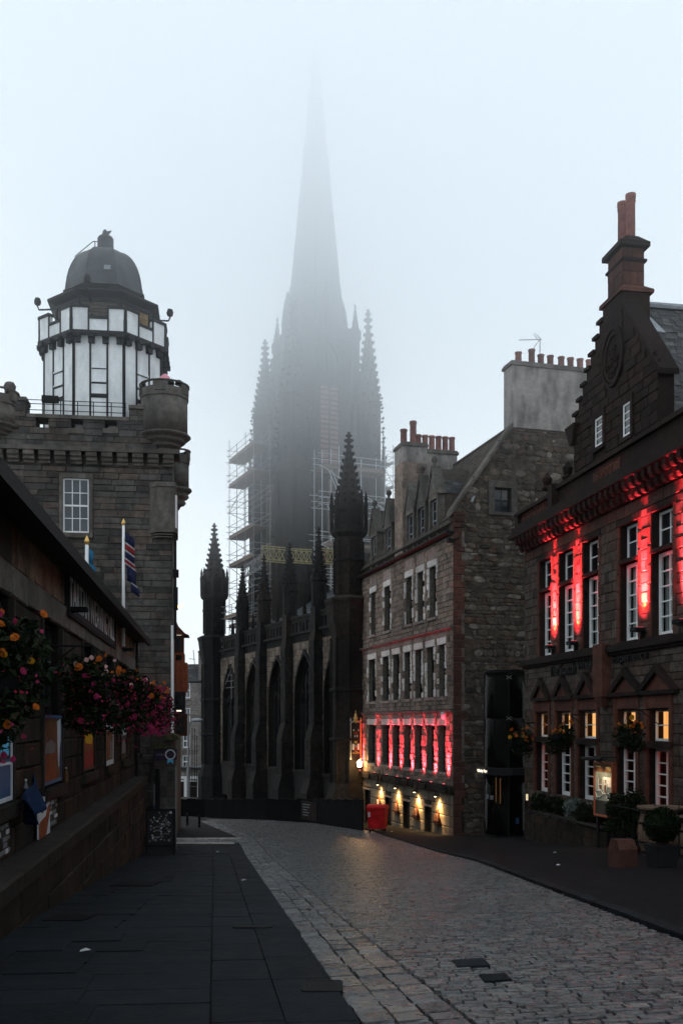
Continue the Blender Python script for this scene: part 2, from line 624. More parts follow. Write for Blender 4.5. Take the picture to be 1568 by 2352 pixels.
def cells(u0, u1, v0, v1, hs, ws, holes=(), gap=.016, keep=None):
    """Courses of stones over a rectangle, cut round the holes."""
    out = []
    v = v0
    while v < v1 - .04:
        h = R.uniform(*hs)
        if v + h > v1 - hs[0] * .5:
            h = v1 - v
        cuts = [(a, b) for a, b, c, d in holes if c < v + h * .7 and d > v + h * .3]
        segs = [(u0, u1)]
        for a, b in cuts:
            ns = []
            for s0, s1 in segs:
                if b <= s0 or a >= s1:
                    ns.append((s0, s1))
                else:
                    if a > s0:
                        ns.append((s0, a))
                    if b < s1:
                        ns.append((b, s1))
            segs = ns
        for s0, s1 in segs:
            u = s0 - R.uniform(0, ws[0]) * .6
            while u < s1 - .02:
                w_ = R.uniform(*ws)
                e = u + w_
                if e > s1 - ws[0] * .4:
                    e = s1
                a = max(u, s0)
                if e - a > .05 and (keep is None or keep((a + e) / 2, v + h / 2)):
                    out.append((a + gap / 2, e - gap / 2, v + gap / 2, v + h - gap / 2))
                u = e
        v += h
    return out


def on(fr, cs, d0=-.04, d1=.02, var=.012, rot=0.0, grow=1.0):
    """Cells of a wall frame to pieces for lay()."""
    out = []
    for a, b, c, d in cs:
        t = R.uniform(-rot, rot)
        U = fr.U * math.cos(t) + fr.V * math.sin(t)
        V = fr.V * math.cos(t) - fr.U * math.sin(t)
        out.append((fr.P((a + b) / 2, (c + d) / 2, d0), U * (b - a) * grow, fr.N * (d1 - d0 + R.uniform(-var, var)), V * (d - c) * grow))
    return out


def wall(fr, u0, u1, v0, v1, holes, d0, d1, mb=None):
    """Solid wall of boxes round rectangular holes."""
    mb = mb or MB()
    us = sorted({u0, u1, *[x for h in holes for x in h[:2] if u0 < x < u1]})
    for a, b in zip(us, us[1:]):
        hv = sorted((h[2], h[3]) for h in holes if h[0] < (a + b) / 2 < h[1])
        v = v0
        for c, d in hv:
            if c > v:
                mb.box(fr, a, b, v, min(c, v1), d0, d1)
            v = max(v, d)
        if v < v1:
            mb.box(fr, a, b, v, v1, d0, d1)
    return mb


def window(parent, fr, u0, u1, v0, v1, d, cols, rows, mf, mg, fw=.06, bw=.025, mid=True, name='window', panes=True, dep=.07, lit=None):
    """Sash window: frame with glazing bars, every pane a part of it."""
    mb = MB()
    mb.box(fr, u0, u0 + fw, v0, v1, d - dep, d)
    mb.box(fr, u1 - fw, u1, v0, v1, d - dep, d)
    mb.box(fr, u0 + fw, u1 - fw, v0, v0 + fw * 1.4, d - dep, d)
    mb.box(fr, u0 + fw, u1 - fw, v1 - fw, v1, d - dep, d)
    a0, a1, b0, b1 = u0 + fw, u1 - fw, v0 + fw * 1.4, v1 - fw
    for i in range(1, cols):
        x = a0 + (a1 - a0) * i / cols
        mb.box(fr, x - bw / 2, x + bw / 2, b0, b1, d - dep * .8, d - .012)
    for k in range(1, rows):
        y = b0 + (b1 - b0) * k / rows
        bb = bw * (2.2 if mid and k * 2 == rows else 1)
        mb.box(fr, a0, a1, y - bb / 2, y + bb / 2, d - dep * .75, d - (.006 if mid and k * 2 == rows else .016))
    o = mb.build(name, mf, parent)
    for i in range(cols):
        for k in range(rows):
            q = MB()
            q.box(fr, a0 + (a1 - a0) * i / cols, a0 + (a1 - a0) * (i + 1) / cols, b0 + (b1 - b0) * k / rows, b0 + (b1 - b0) * (k + 1) / rows, d - dep * .62, d - dep * .5)
            q.build('pane', mg, o)
    return o


TXT = {}


def text(parent, name, body, fr, u0, u1, v0, v1, d, m, ext=.02, bold=0.0):
    cu = bpy.data.curves.new(name, 'FONT')
    cu.body = body
    cu.size = 1
    cu.extrude = .5
    cu.offset = bold
    cu.resolution_u = 3
    o = bpy.data.objects.new(name, cu)
    C.objects.link(o)
    dg = bpy.context.evaluated_depsgraph_get()
    me = bpy.data.meshes.new_from_object(o.evaluated_get(dg))
    bpy.data.objects.remove(o)
    n = len(me.vertices)
    a = np.empty(n * 3)
    me.vertices.foreach_get('co', a)
    a = a.reshape(-1, 3)
    lo, hi = a.min(0), a.max(0)
    t = (a - lo) / (hi - lo)
    org = fr.P((u0 + u1) / 2, v0, d)
    P = np.array(fr.o)[None] + np.outer(u0 + t[:, 0] * (u1 - u0), fr.U) + np.outer(v0 + t[:, 1] * (v1 - v0), fr.V) + np.outer(d + t[:, 2] * ext, fr.N) - np.array(org)[None]
    me.vertices.foreach_set('co', P.ravel())
    me.materials.clear()
    me.materials.append(m)
    me.update()
    return add(name, me, Matrix.Translation(org), parent)


def spot(name, loc, tgt, power, col, angle=60, blend=.6, size=.05, parent=None, sx=1.0):
    l = bpy.data.lights.new(name, 'SPOT')
    l.energy = power
    l.color = col
    l.spot_size = rad(angle)
    l.spot_blend = blend
    l.shadow_soft_size = size
    loc = Vector(loc)
    q = (Vector(tgt) - loc).to_track_quat('-Z', 'Y')
    return add(name, l, Matrix.Translation(loc) @ q.to_matrix().to_4x4() @ Matrix.Diagonal((sx, 1, 1, 1)), parent)


def bar(name, loc, tgt, power, col, w_, spread, U, parent=None):
    l = bpy.data.lights.new(name, 'AREA')
    l.energy = power
    l.color = col
    l.shape = 'RECTANGLE'
    l.size, l.size_y = w_, .05
    l.spread = rad(spread)
    loc = Vector(loc)
    z = (loc - Vector(tgt)).normalized()
    x = (U - z * U.dot(z)).normalized()
    y = z.cross(x)
    mt = Matrix(((x.x, y.x, z.x, loc.x), (x.y, y.y, z.y, loc.y), (x.z, y.z, z.z, loc.z), (0, 0, 0, 1)))
    return add(name, l, mt, parent)


def point(name, loc, power, col, size=.08, parent=None):
    l = bpy.data.lights.new(name, 'POINT')
    l.energy = power
    l.color = col
    l.shadow_soft_size = size
    return add(name, l, Matrix.Translation(Vector(loc)), parent)


def curve_fn(pts):
    xs, ys = zip(*pts)
    return lambda t: float(np.interp(t, xs, ys))


# ------------------------------------------------ the ground: a street that falls away from the camera, then levels out
_zY = curve_fn([(-12, -.55), (0, -1.6), (34, -1.6 - .088 * 34), (38, -4.87), (60, -5.97), (75, -6.7), (130, -7.6)])


def g(X, Y):
    cf = .05 * min(max(X, 0), 9) * min(1, max(0, (46 - Y) / 8))
    return _zY(Y) + cf


def ground_at(x, y):
    r = ray(x, y)
    lo, hi = 2.0, 125.0
    for _ in range(60):
        mid = (lo + hi) / 2
        p = r * mid
        if p.z > g(p.x, p.y):
            lo = mid
        else:
            hi = mid
    return r * lo
# ================================================= GROUND, ROAD, PAVEMENTS
XLf = curve_fn([(-8, 2.14), (7.29, .15), (39, -3.97), (46, -5.0), (59, -8.4), (75, -14), (100, -22)])
XRf = curve_fn([(-8, 3.9), (5, 3.8), (27, 3.75), (35, 3.2), (42, 2.55), (50, 1.5), (54, .4), (57.5, -1.2), (60, -3.6), (63, -7), (68, -12), (75, -17), (100, -30)])


def sheet(name, xs_of_y, ys, dz, m, nx=6):
    mb = MB()
    vs, fs = [], []
    for Y in ys:
        a, b = xs_of_y(Y)
        for i in range(nx + 1):
            X = a + (b - a) * i / nx
            vs.append((X, Y, g(X, Y) + dz))
    n = nx + 1
    for k in range(len(ys) - 1):
        for i in range(nx):
            fs.append((k * n + i, k * n + i + 1, (k + 1) * n + i + 1, (k + 1) * n + i))
    mb.raw(vs, fs)
    o = mb.build(name, m)
    o['kind'] = 'structure'
    return o


YS = [-9 + i * 1.5 for i in range(93)]
ground = sheet('ground', lambda Y: (-34, 34), YS, -.22, M['earth'], 40)
road = sheet('road', lambda Y: (XLf(Y) + .02, max(XRf(Y), XLf(Y) + .1)), [y for y in YS if 0 < y < 64], -.085, M['sett_bed'])
pave = sheet('pavement', lambda Y: (-2.7 - .126 * Y - 1.5, XLf(Y)), [y for y in YS if -9 <= y < 41], -.03, M['sett_bed'])
rpave = sheet('right_pavement', lambda Y: (XRf(Y), 20), [y for y in YS if y < 62], 0, M['asphalt'], 14)
lane = sheet('side_lane', lambda Y: (-16, XLf(Y)), [39.5 + i * 1.5 for i in range(22)], -.06, M['asphalt'], 8)
sq = sheet('far_pavement', lambda Y: (-30, min(XRf(Y), 2)), [60 + i * 1.5 for i in range(44)], -.075, M['flag'], 14)


def gframe(X, Y, ang=0.0):
    e = .05
    U = Vector((1, 0, (g(X + e, Y) - g(X - e, Y)) / (2 * e)))
    V = Vector((0, 1, (g(X, Y + e) - g(X, Y - e)) / (2 * e)))
    c, s_ = math.cos(ang), math.sin(ang)
    u, v = (U * c + V * s_).normalized(), (V * c - U * s_).normalized()
    return u, u.cross(v).normalized(), v


def gpiece(X, Y, w_, l_, top, dep, ang=0.0, tilt=0.0):
    u, n, v = gframe(X, Y, ang)
    n2 = (n + u * R.uniform(-tilt, tilt) + v * R.uniform(-tilt, tilt)).normalized()
    c = Vector((X, Y, g(X, Y))) + n * (top - dep)
    return (c, u * w_, n2 * dep, v * l_)


# setts in rows across the street
ps = []
Y = 5.6
while Y < 62:
    rowh = R.uniform(.1, .128) if Y < 34 else .17
    x0, x1 = XLf(Y) + .83, XRf(Y) - .02
    X = x0 - R.uniform(0, .2)
    while X < x1 - .05:
        w_ = R.uniform(.17, .31)
        e = min(X + w_, x1)
        a = max(X, x0)
        if e - a > .06 and not (Y < 12 and abs((a + e) / 2) > .36 * Y + 1):
            ps.append(gpiece((a + e) / 2, Y + rowh / 2 + R.uniform(-.012, .012), e - a - .014, rowh - R.uniform(.009, .017), -.035 + R.uniform(-.007, .005), .12, R.uniform(-.025, .025), .035))
        X = e
    Y += rowh
lay(road, ps, M['sett'], 'sett', 300, 'sett')
# channel of three lines of larger setts along the kerb
ps = []
for k in range(3):
    Y = 5.6
    while Y < 60:
        l_ = R.uniform(.26, .46)
        Ym = Y + l_ / 2
        ang = math.atan2(-(XLf(Ym + .5) - XLf(Ym - .5)), 1)
        ps.append(gpiece(XLf(Ym) + .15 + k * .27, Ym, .25 + R.uniform(-.015, .015), l_ - .02, -.03 - .006 * k + R.uniform(-.01, .01), .12, ang, .03))
        Y += l_
lay(road, ps, M['sett'], 'channel_sett', 160, 'sett')
# second course of the crossing at the lane mouth
ps = []
for k in range(9):
    X = -9.5
    while X < XLf(42) - .1:
        w_ = R.uniform(.2, .34)
        ps.append(gpiece(X + w_ / 2, 41.6 + k * .26, w_ - .02, .23, -.045 + R.uniform(-.01, .01), .12, 0, .03))
        X += w_
lay(lane, ps, M['sett'], 'sett', 60, 'sett')
ps = []
for yy in (41.2, 44.1):
    X = -9.5
    while X < XLf(42) - .1:
        ps.append(gpiece(X + .5, yy, .97, .2, -.01, .14, 0, .005))
        X += 1
lay(lane, ps, M['pale_stone'], 'kerb_stone', 20, 'flag')

# flags on the left pavement: two lines of long kerb slabs, then staggered rows
ps = []
wl = lambda Y: -2.66 - .126 * Y
aL = math.atan(.128)
for k, off in enumerate((.3, .86)):
    Y = -6 + k * .5
    while Y < 39.5:
        l_ = R.uniform(1.1, 1.9)
        if Y > 39.4 - l_:
            l_ = 39.6 - Y
        Ym = Y + l_ / 2
        ps.append(gpiece(XLf(Ym) - off + .02, Ym, .548, l_ - .009, .006, .09, aL, .003))
        Y += l_
Y = -6
while Y < 39.5:
    l_ = R.uniform(.62, .86)
    Ym = Y + l_ / 2
    a, b = wl(Ym) - .1, XLf(Ym) - 1.13
    X = b
    while X > a + .1:
        w_ = R.uniform(.75, 1.35)
        if X - w_ < a + .4:
            w_ = X - a
        ps.append(gpiece(X - w_ / 2, Ym, w_ - .008, l_ - .008, R.uniform(-.002, .003), .08, aL, .004))
        X -= w_
    Y += l_
lay(pave, ps, M['flag'], 'flagstone', 299, 'flag')
# kerb of the right pavement
ps = []
Y = 5.0
while Y < 58:
    l_ = .9
    Ym = Y + l_ / 2
    ang = math.atan2(-(XRf(Ym + .5) - XRf(Ym - .5)), 1)
    ps.append(gpiece(XRf(Ym) + .1, Ym, .2, l_ * (1 / math.cos(ang)) - .015, .014, .16, ang, .004))
    Y += l_
lay(rpave, ps, M['flag'], 'kerb_stone', 70, 'flag')


def ground_plate(name, x0, x1, y0, y1, m, label, cat, slots=0):
    p, q = ground_at((x0 + x1) / 2, y1), ground_at((x0 + x1) / 2, y0)
    w_ = abs(x1 - x0) / F * (p.y + q.y) / 2
    l_ = max(.12, q.y - p.y)
    X, Y = (p.x + q.x) / 2, (p.y + q.y) / 2
    u, n, v = gframe(X, Y, 0)
    f = Fr(Vector((X, Y, g(X, Y))), u, v)
    mb = MB()
    if not slots:
        mb.box(f, -w_ / 2, w_ / 2, -l_ / 2, l_ / 2, -.06, -.022 if 'manhole' in name else .018)
    else:
        mb.box(f, -w_ / 2, w_ / 2, -l_ / 2, l_ / 2, -.06, .004)
        for e in (-1, 1):
            mb.box(f, -w_ / 2, w_ / 2, e * l_ / 2 - .02, e * l_ / 2 + .02, -.02, .02)
            mb.box(f, e * w_ / 2 - .02, e * w_ / 2 + .02, -l_ / 2 + .02, l_ / 2 - .02, -.02, .02)
        for i in range(slots):
            x = -w_ / 2 + w_ * (i + .5) / slots
            mb.box(f, x - .016, x + .016, -l_ / 2 + .02, l_ / 2 - .02, -.02, .018)
    return tag(mb.build(name, m), label, cat)


ground_plate('drain_grate', 698, 782, 2256, 2280, M['black_iron'], 'black iron drain grate set in the kerb slabs at the front', 'drain grate', 9)
ground_plate('channel_drain', 540, 622, 2127, 2133, M['black_iron'], 'narrow slotted drain across the kerb slabs beyond the grate', 'channel drain', 14)
ground_plate('manhole_cover', 1043, 1117, 2197, 2213, M['flag'], 'dark iron manhole cover among the setts, farther one of the pair', 'manhole cover')
ground_plate('manhole_cover', 1105, 1167, 2230, 2246, M['flag'], 'dark iron manhole cover among the setts, nearer one of the pair', 'manhole cover')
ground_plate('inspection_cover', 268, 360, 2026, 2036, M['asphalt'], 'pale cover plate in the pavement by the middle of the shop wall', 'inspection cover')
ground_plate('inspection_cover', 115, 206, 2103, 2116, M['asphalt'], 'pale cover plate in the pavement nearer the front', 'inspection cover')
for x, y, lb in ((500, 1958, 'white scrap of paper on the pavement beyond the slabs'), (560, 2024, 'small white litter scrap near the kerb slabs'),
                 (1282, 1989, 'white scrap of litter on the dark right pavement'), (1274, 1960, 'tiny pale litter scrap beside the low planter wall'), (196, 2188, 'small pale leaf lying on the front pavement'),
                 (900, 1911, 'white scrap beside the wheels of the red bin')):
    p = ground_at(x, y)
    f = Fr(p + Vector((0, 0, .02)), (1, .3, 0), (-.3, 1, 0))
    mb = MB()
    mb.raw([f.P(-.06, -.03, 0), f.P(.02, -.05, .015), f.P(.07, .015, .004), f.P(.01, .04, .025), f.P(-.05, .03, .008)], [(0, 1, 3), (1, 2, 3), (0, 3, 4)])
    tag(mb.build('litter', M['print_white']), lb, 'litter')
# ================================================= LEFT SHOP (tartan mill)
L = Fr((-2.66, 0, 0), (-.126, 1, 0))
D = -.42                                            # shop wall stands back behind the plinth wall
shop = thing('shop_building', 'low dark stone shop with a long name sign and hanging flowers along its front', 'shop', L.P(18, -4, -3))
UE = 36.9
vt = lambda y, d=D: L.at(0, y, d)[1]
v_eave, v_sof = vt(1065, .12), vt(1150)
v_fr, v_lin = vt(1279), vt(1358)
v_sill, v_cop = vt(1851), vt(2037, 0)
wu = []
for xa, xb in ((20, 49), (97, 136), (189, 212), (242, 256), (275, 290), (308, 319)):
    a, b = L.u(xa, D), L.u(xb, D)
    c = (a + b) / 2
    wu.append((c - 1.0, c + 1.0))
wu[0] = (wu[1][0] - 4.3, wu[1][0] - 2.6)
holes = [(a, b, v_sill, v_lin) for a, b in wu] + [(wu[0][0] - 4.2, wu[0][1] - 4.2, v_sill, v_lin)]
wall(L, 3, UE, v_cop - .3, v_fr + .02, holes, D - .5, D - .03).build('wall', M['shop_mortar'], shop)
mb = MB()
mb.box(L, 3, UE, v_fr + .02, v_eave - .02, D - .5, D - .06)
mb.box(L, UE - .4, UE, v_cop, v_eave - .02, -7, D - .5)
mb.box(L, 3, UE - .4, -6, v_eave - .02, -7.2, -6.9)
mb.box(L, 3, 3.4, -6, v_eave - .02, -6.9, D - .5)
mb.build('wall_core', M['shop_mortar'], shop)
# boards of the frieze
mb = MB()
u = 3.0
sg0, sg1 = L.u(158, D + .08), L.u(264, D + .08)
k = 0
while u < UE - .1:
    w_ = R.uniform(.38, .55)
    if not (sg0 - .1 < u + w_ / 2 < sg1 + .1):
        dark = (k // 7) % 2 == 1
        q = MB()
        q.box(L, u + .006, min(u + w_, UE) - .006, v_fr + .03, v_sof + .02, D - .06, D + R.uniform(-.012, .012))
        q.build('plank', M['shop_dark'] if dark and R.random() < .5 else M['shop_wood'], shop)
    u += w_
    k += 1
# lintel, piers and spandrels in stone
ps = on(L, cells(3, UE, v_lin, v_fr, (.6, .7), (1.0, 1.5), [], .02), D - .06, D + .06)
lay(shop, ps, M['dressed'], 'lintel_stone', 40)
ps = on(L, cells(3, UE, v_sill, v_lin, (.36, .46), (.5, .9), holes, .02), D - .06, D + .015)
lay(shop, ps, M['shop_stone'], 'pier_stone', 110)
ps = on(L, cells(3, UE, v_cop, v_sill, (.42, .5), (.7, 1.2), [], .02), D - .06, D + .012)
lay(shop, ps, M['shop_stone'], 'spandrel_stone', 90)
# dressed margins and sills
for a, b in wu:
    q = MB()
    q.box(L, a - .14, a, v_sill, v_lin, D - .3, D + .06)
    q.build('jamb', M['coping'], shop)
    q = MB()
    q.box(L, b, b + .14, v_sill, v_lin, D - .3, D + .06)
    q.build('jamb', M['coping'], shop)
    q = MB()
    q.box(L, a - .2, b + .2, v_sill - .2, v_sill - .002, D - .3, D + .14)
    q.build('sill', M['coping'], shop)
    o = window(shop, L, a, b, v_sill + .002, v_lin - .002, D - .16, 2, 2, M['black_timber'], M['dark_glass'], .07, .05)
# eaves, gutter and roof
q = MB()
q.box(L, 3, UE + .35, v_eave - .02, v_eave + .1, D - .5, .02)
q.build('soffit', M['shop_dark'], shop)
q = MB()
q.box(L, 3, UE + .35, v_eave - .12, v_eave + .1, .022, .12)
q.build('gutter', M['shop_dark'], shop)
q = MB()
Lr = Fr(L.P(0, v_eave + .1, .1), L.U, Vector((0, 0, .5)) - L.N * .87)
q.box(Lr, 3, UE + .4, 0, 4.2, -.12, 0)
q.build('roof', M['roof_dark'], shop)
q = MB()
Lr2 = Fr(L.P(0, v_eave + .1, -7.3), -L.U, Vector((0, 0, .5)) + L.N * .87)
q.box(Lr2, -UE - .4, -3, 0, 4.2, -.12, -.003)
q.build('roof', M['roof_dark'], shop)
q = MB()
q.prism(Fr(L.P(UE - .2, v_eave, 0), L.N, (0, 0, 1)), [(-7.2, 0), (0, 0), (-3.6, 2.05)], -.2, 0)
q.build('gable_wall', M['shop_stone'], shop)
# plinth wall and its coping
q = MB()
q.box(L, 3, UE, -6.2, v_cop - .26, -.5, -.05)
q.build('plinth_wall', M['shop_mortar'], shop)
ps = on(L, cells(4, UE, v_cop - .26 - .46 * 6, v_cop - .26, (.46, .461), (.8, 1.5), [], .022, keep=lambda a, b: b + .3 > g(*L.P(a, 0, 0)[:2])), -.06, 0, .014)
lay(shop, ps, M['shop_stone'], 'plinth_block', 190)
u = 3.0
while u < UE:
    l_ = R.uniform(1.3, 2.0)
    e = min(u + l_, UE + .06)
    q = MB()
    q.prism(Fr(L.P(u + .006, 0, 0), -L.N, (0, 0, 1)), [(-.05, v_cop - .25), (-.05, v_cop - .04), (-.02, v_cop), (.5, v_cop + .03), (.5, v_cop - .25)], 0, e - u - .012)
    q.build('coping_stone', M['coping'], shop)
    u = e
# the long sign
sv0, sv1 = L.at(158, 1404, D + .1)[1], L.at(158, 1303, D + .1)[1]
q = MB()
q.box(L, sg0, sg1, sv0, sv1, D - .06, D + .08)
bd = q.build('sign_board', M['sign_blue'], shop)
q = MB()
for a, b, c, d in ((sg0 - .06, sg1 + .06, sv1, sv1 + .07), (sg0 - .06, sg1 + .06, sv0 - .07, sv0), (sg0 - .06, sg0, sv0, sv1), (sg1, sg1 + .06, sv0, sv1)):
    q.box(L, a, b, c, d, D - .06, D + .11)
q.build('sign_frame', M['shop_dark'], bd)
text(bd, 'lettering', 'TARTAN WEAVING MILL', L, sg0 + .12, sg1 - .15, sv0 + .13, sv1 - .13, D + .08, M['gilt_letter'], .012, .0)
# gutter pipe at the far corner and small floodlights on the lintel
q = MB()
q.path([L.P(UE - .5, v_sof, D + .1), L.P(UE - .5, v_cop, D + .1)], .05, 8)
q.build('downpipe', M['black_iron'], shop)
for uu in (L.u(190, D + .3), L.u(300, D + .3)):
    q = MB()
    q.box(L, uu - .18, uu + .18, v_fr - .06, v_fr + .02, D + .05, D + .4)
    q.tube(L.P(uu, v_fr - .1, D + .02), L.P(uu, v_fr - .02, D + .3), .02)
    q.build('floodlight', M['black_iron'], shop)

# posters and notices: flat print at its real place


def board(name, label, u0, u1, v0, v1, d, base, prints, frame=None, cat='poster'):
    t = thing(name, label, cat, L.P((u0 + u1) / 2, v0, d))
    q = MB()
    q.box(L, u0, u1, v0, v1, d - .03, d)
    q.build('panel', base, t)
    if frame:
        q = MB()
        for a, b, c, e in ((u0 - .05, u1 + .05, v1, v1 + .06), (u0 - .05, u1 + .05, v0 - .06, v0), (u0 - .05, u0, v0, v1), (u1, u1 + .05, v0, v1)):
            q.box(L, a, b, c, e, d - .04, d + .02)
        q.build('frame', frame, t)
    for k, (m, poly) in enumerate(prints):
        q = MB()
        q.prism(L, [(u0 + (u1 - u0) * a, v0 + (v1 - v0) * b) for a, b in poly], d + .001, d + .004 + .0015 * k)
        q.build('print', m, t)
    return t


def sq4(a, b, c, d):
    return [(a, c), (b, c), (b, d), (a, d)]


dw = D + .03
a, b = wu[1]
v1p = L.at(120, 1650, dw)[1]
hp = v1p - v_sill
board('window_poster', 'window poster of a brown barley field with a pale drape in a blue frame', a + .1, b - .1, v_sill + .12, v1p, dw, M['print_brown'], [
    (M['print_orange'], sq4(0, .72, 0, .42)), (M['print_grey'], [(.05, .45), (.6, .43), (.66, .58), (.4, .66), (.1, .6)]),
    (M['print_white'], [(.78, .95), (1, 1), (1, .62), (.94, .5), (.9, .2), (.86, .18), (.8, .55)])], M['print_blue'])
a, b = wu[2]
board('window_poster', 'orange and red window poster with a glowing centre, second shop window', a + .1, b - .1, v_sill + .12, v1p + .15, dw, M['print_orange'], [
    (M['print_red'], sq4(0, 1, 0, .3)), (M['yellow_petal'], [(.2, .45), (.8, .42), (.9, .6), (.5, .68), (.1, .6)]), (M['print_brown'], [(.1, .85), (.5, .7), (.9, .9), (.9, 1), (.1, 1)])], M['black_timber'])
a, b = wu[3]
board('window_poster', 'white framed notice with bottles in the third shop window', a + .1, b - .1, v_sill + .05, v1p - .1, dw, M['print_brown'], [
    (M['print_white'], sq4(0, 1, .82, 1)), (M['print_white'], sq4(0, 1, 0, .07)), (M['print_orange'], sq4(.2, .4, .15, .6)), (M['print_grey'], sq4(.55, .8, .12, .55))], M['print_white'])
a, b = wu[4]
board('window_poster', 'small pale grey poster with figures in the fourth shop window', a + .1, b - .1, v_sill + .1, v1p - .2, dw, M['print_dark'], [
    (M['print_white'], sq4(0, 1, .7, .95)), (M['print_grey'], [(.1, .1), (.8, .1), (.7, .5), (.3, .6)])], M['black_timber'])
a, b = wu[0]
board('window_poster', 'blue notice with white edges in the shop window nearest the camera', a + .1, b - .1, v_sill + .1, v1p - .15, dw, M['print_blue'], [
    (M['print_dark'], sq4(.1, .95, .55, .95)), (M['print_cyan'], [(.5, .6), (.9, .6), (.9, .9), (.6, .85)]), (M['print_white'], sq4(0, 1, .46, .5))], M['print_white'])
# price boards under the sills
dn = D + .05


def notices(label, u0, u1, v0, v1, seed):
    rr = random.Random(seed)
    pr = []
    for r_ in range(5):
        y = .96 - r_ * .19
        x = .06
        while x < .9:
            w_ = rr.uniform(.16, .38)
            if rr.random() < .8:
                pr.append((M['print_white'] if rr.random() < .35 else M['print_grey'], sq4(x, min(.95, x + w_), y - rr.uniform(.1, .15), y)))
            x += w_ + .05
    board('notice_board', label, u0, u1, v0, v1, dn, M['print_dark'], pr, None, 'notice board')


ua, ub = L.u(110, dn), L.u(132, dn)
notices('dark notice board of pinned price sheets beside the orange banner', ua, ub, v_cop + .1, v_sill - .22, 3)
notices('dark notice board of pinned sheets at the left edge of the view', L.u(-6, dn), L.u(22, dn), v_cop + .1, v_sill - .25, 4)
u0, u1 = L.u(83, dn), L.u(109, dn)
board('banner', 'white and orange banner with a dark emblem leaning under the shop window', u0, u1, v_cop + .05, v_sill - .1, dn + .05, M['print_white'], [
    (M['print_orange'], [(0, 0), (.62, 0), (.9, .45), (1, .62), (.95, .78), (.75, .7), (.6, .5), (.1, .42), (0, .35)]),
    (M['print_dark'], [(.3 + .18 * math.cos(t * .524), .78 + .17 * math.sin(t * .524)) for t in range(12)]),
    (M['print_grey'], [(.3 + .12 * math.cos(t * .524), .78 + .12 * math.sin(t * .524)) for t in range(12)])], None, 'banner')
# things left on the ledge
for k, (x, y, lb, m) in enumerate(((60, 1815, 'clear plastic bottle on the ledge by the blue cloth', M['print_grey']), (246 * .62, 1802, 'small brown bottle on the sill past the barley poster', M['print_brown']))):
    uu, vv = L.at(x, y, D + .1)
    t = thing('bottle', lb, 'bottle', L.P(uu, v_sill - .2, D + .12))
    q = MB()
    q.lathe(L.P(uu, v_sill, D + .1), [(.04, 0), (.042, .02), (.042, .16), (.03, .2), (.016, .23), (.016, .27)], 10)
    q.build('body', m, t, True)
    q = MB()
    q.lathe(L.P(uu, v_sill + .272, D + .1), [(.019, 0), (.019, .03)], 8)
    q.build('cap', M['print_white'], t)
# blue cloth hung over the ledge
rr = random.Random(5)
uu, vv = L.at(75, 1850, D + .25)
vs, fs = [], []
for i in range(15):
    for k in range(9):
        a, b = i / 14, k / 8
        vs.append(L.P(uu - .6 + 1.2 * a, vv + .18 - .42 * b + .25 * a + .05 * math.sin(a * 9 + b * 3), D + .2 + .1 * math.sin(a * 11 + b * 2) * (.4 + b) + .12 * b + rr.uniform(-.012, .012)))
for i in range(14):
    for k in range(8):
        fs.append((i * 9 + k, i * 9 + k + 1, i * 9 + k + 10, i * 9 + k + 9))
q = MB()
q.raw(vs, fs)
cl = q.build('blue_cloth', plain('blue_cloth', (.004, .014, .045), .8, noise=.3), None, True)
md = cl.modifiers.new('thickness', 'SOLIDIFY')
md.thickness = .012
tag(cl, 'crumpled deep blue cloth hung on the ledge under the shop windows', 'cloth')

# ------------------------------------------------ hanging baskets


def foliage(n, rx, rz, seed, leaf=.055, hang=.6):
    rr = random.Random(seed)
    vs, fs = [], []
    lobes = [(rr.uniform(-.5, .5) * rx, rr.uniform(-.5, .5) * rx, rr.uniform(-hang, .35) * rz, rr.uniform(.35, .6)) for _ in range(9)]
    for _ in range(n):
        lx, ly, lz, lr = rr.choice(lobes)
        while True:
            p = Vector((rr.uniform(-1, 1), rr.uniform(-1, 1), rr.uniform(-1, 1)))
            if .25 < p.length < 1:
                break
        c = Vector((lx + p.x * lr * rx, ly + p.y * lr * rx, lz + p.z * lr * rz))
        d = Vector((rr.gauss(0, 1), rr.gauss(0, 1), rr.gauss(-.3, .8))).normalized()
        s_ = d.cross(Vector((rr.gauss(0, 1), rr.gauss(0, 1), rr.gauss(0, 1)))).normalized()
        l_ = leaf * rr.uniform(.6, 1.4)
        up = d.cross(s_) * l_ * .25
        b = len(vs)
        vs += [c - d * l_, c + s_ * l_ * .55 + up, c + d * l_, c - s_ * l_ * .55 + up]
        fs += [(b, b + 1, b + 2), (b, b + 2, b + 3)]
    return vs, fs, lobes


def blossom_mesh(name, m, r, seed, petals=11):
    rr = random.Random(seed)
    vs, fs = [], []
    for lay_ in range(3):
        for i in range(petals):
            t = 2 * math.pi * (i + .5 * lay_) / petals + rr.uniform(-.1, .1)
            rad_ = r * (1 - .27 * lay_) * rr.uniform(.85, 1.05)
            d = Vector((math.cos(t), math.sin(t), 0))
            s_ = Vector((-math.sin(t), math.cos(t), 0))
            b = len(vs)
            z = r * .22 * lay_
            vs += [Vector((0, 0, z)), d * rad_ * .75 + s_ * rad_ * .36 + Vector((0, 0, z + r * .18)), d * rad_ + Vector((0, 0, z + r * rr.uniform(-.05, .2))), d * rad_ * .75 - s_ * rad_ * .36 + Vector((0, 0, z + r * .18))]
            fs.append((b, b + 1, b + 2, b + 3))
    me = bpy.data.meshes.new(name)
    me.from_pydata([tuple(v) for v in vs], [], fs)
    me.materials.append(m)
    me.update()
    return me


BL = {k: [blossom_mesh('blossom_' + k, M[k + '_petal'], r, s) for s in range(2)] for k, r in (('orange', .062), ('yellow', .07), ('magenta', .055), ('pale', .035))}


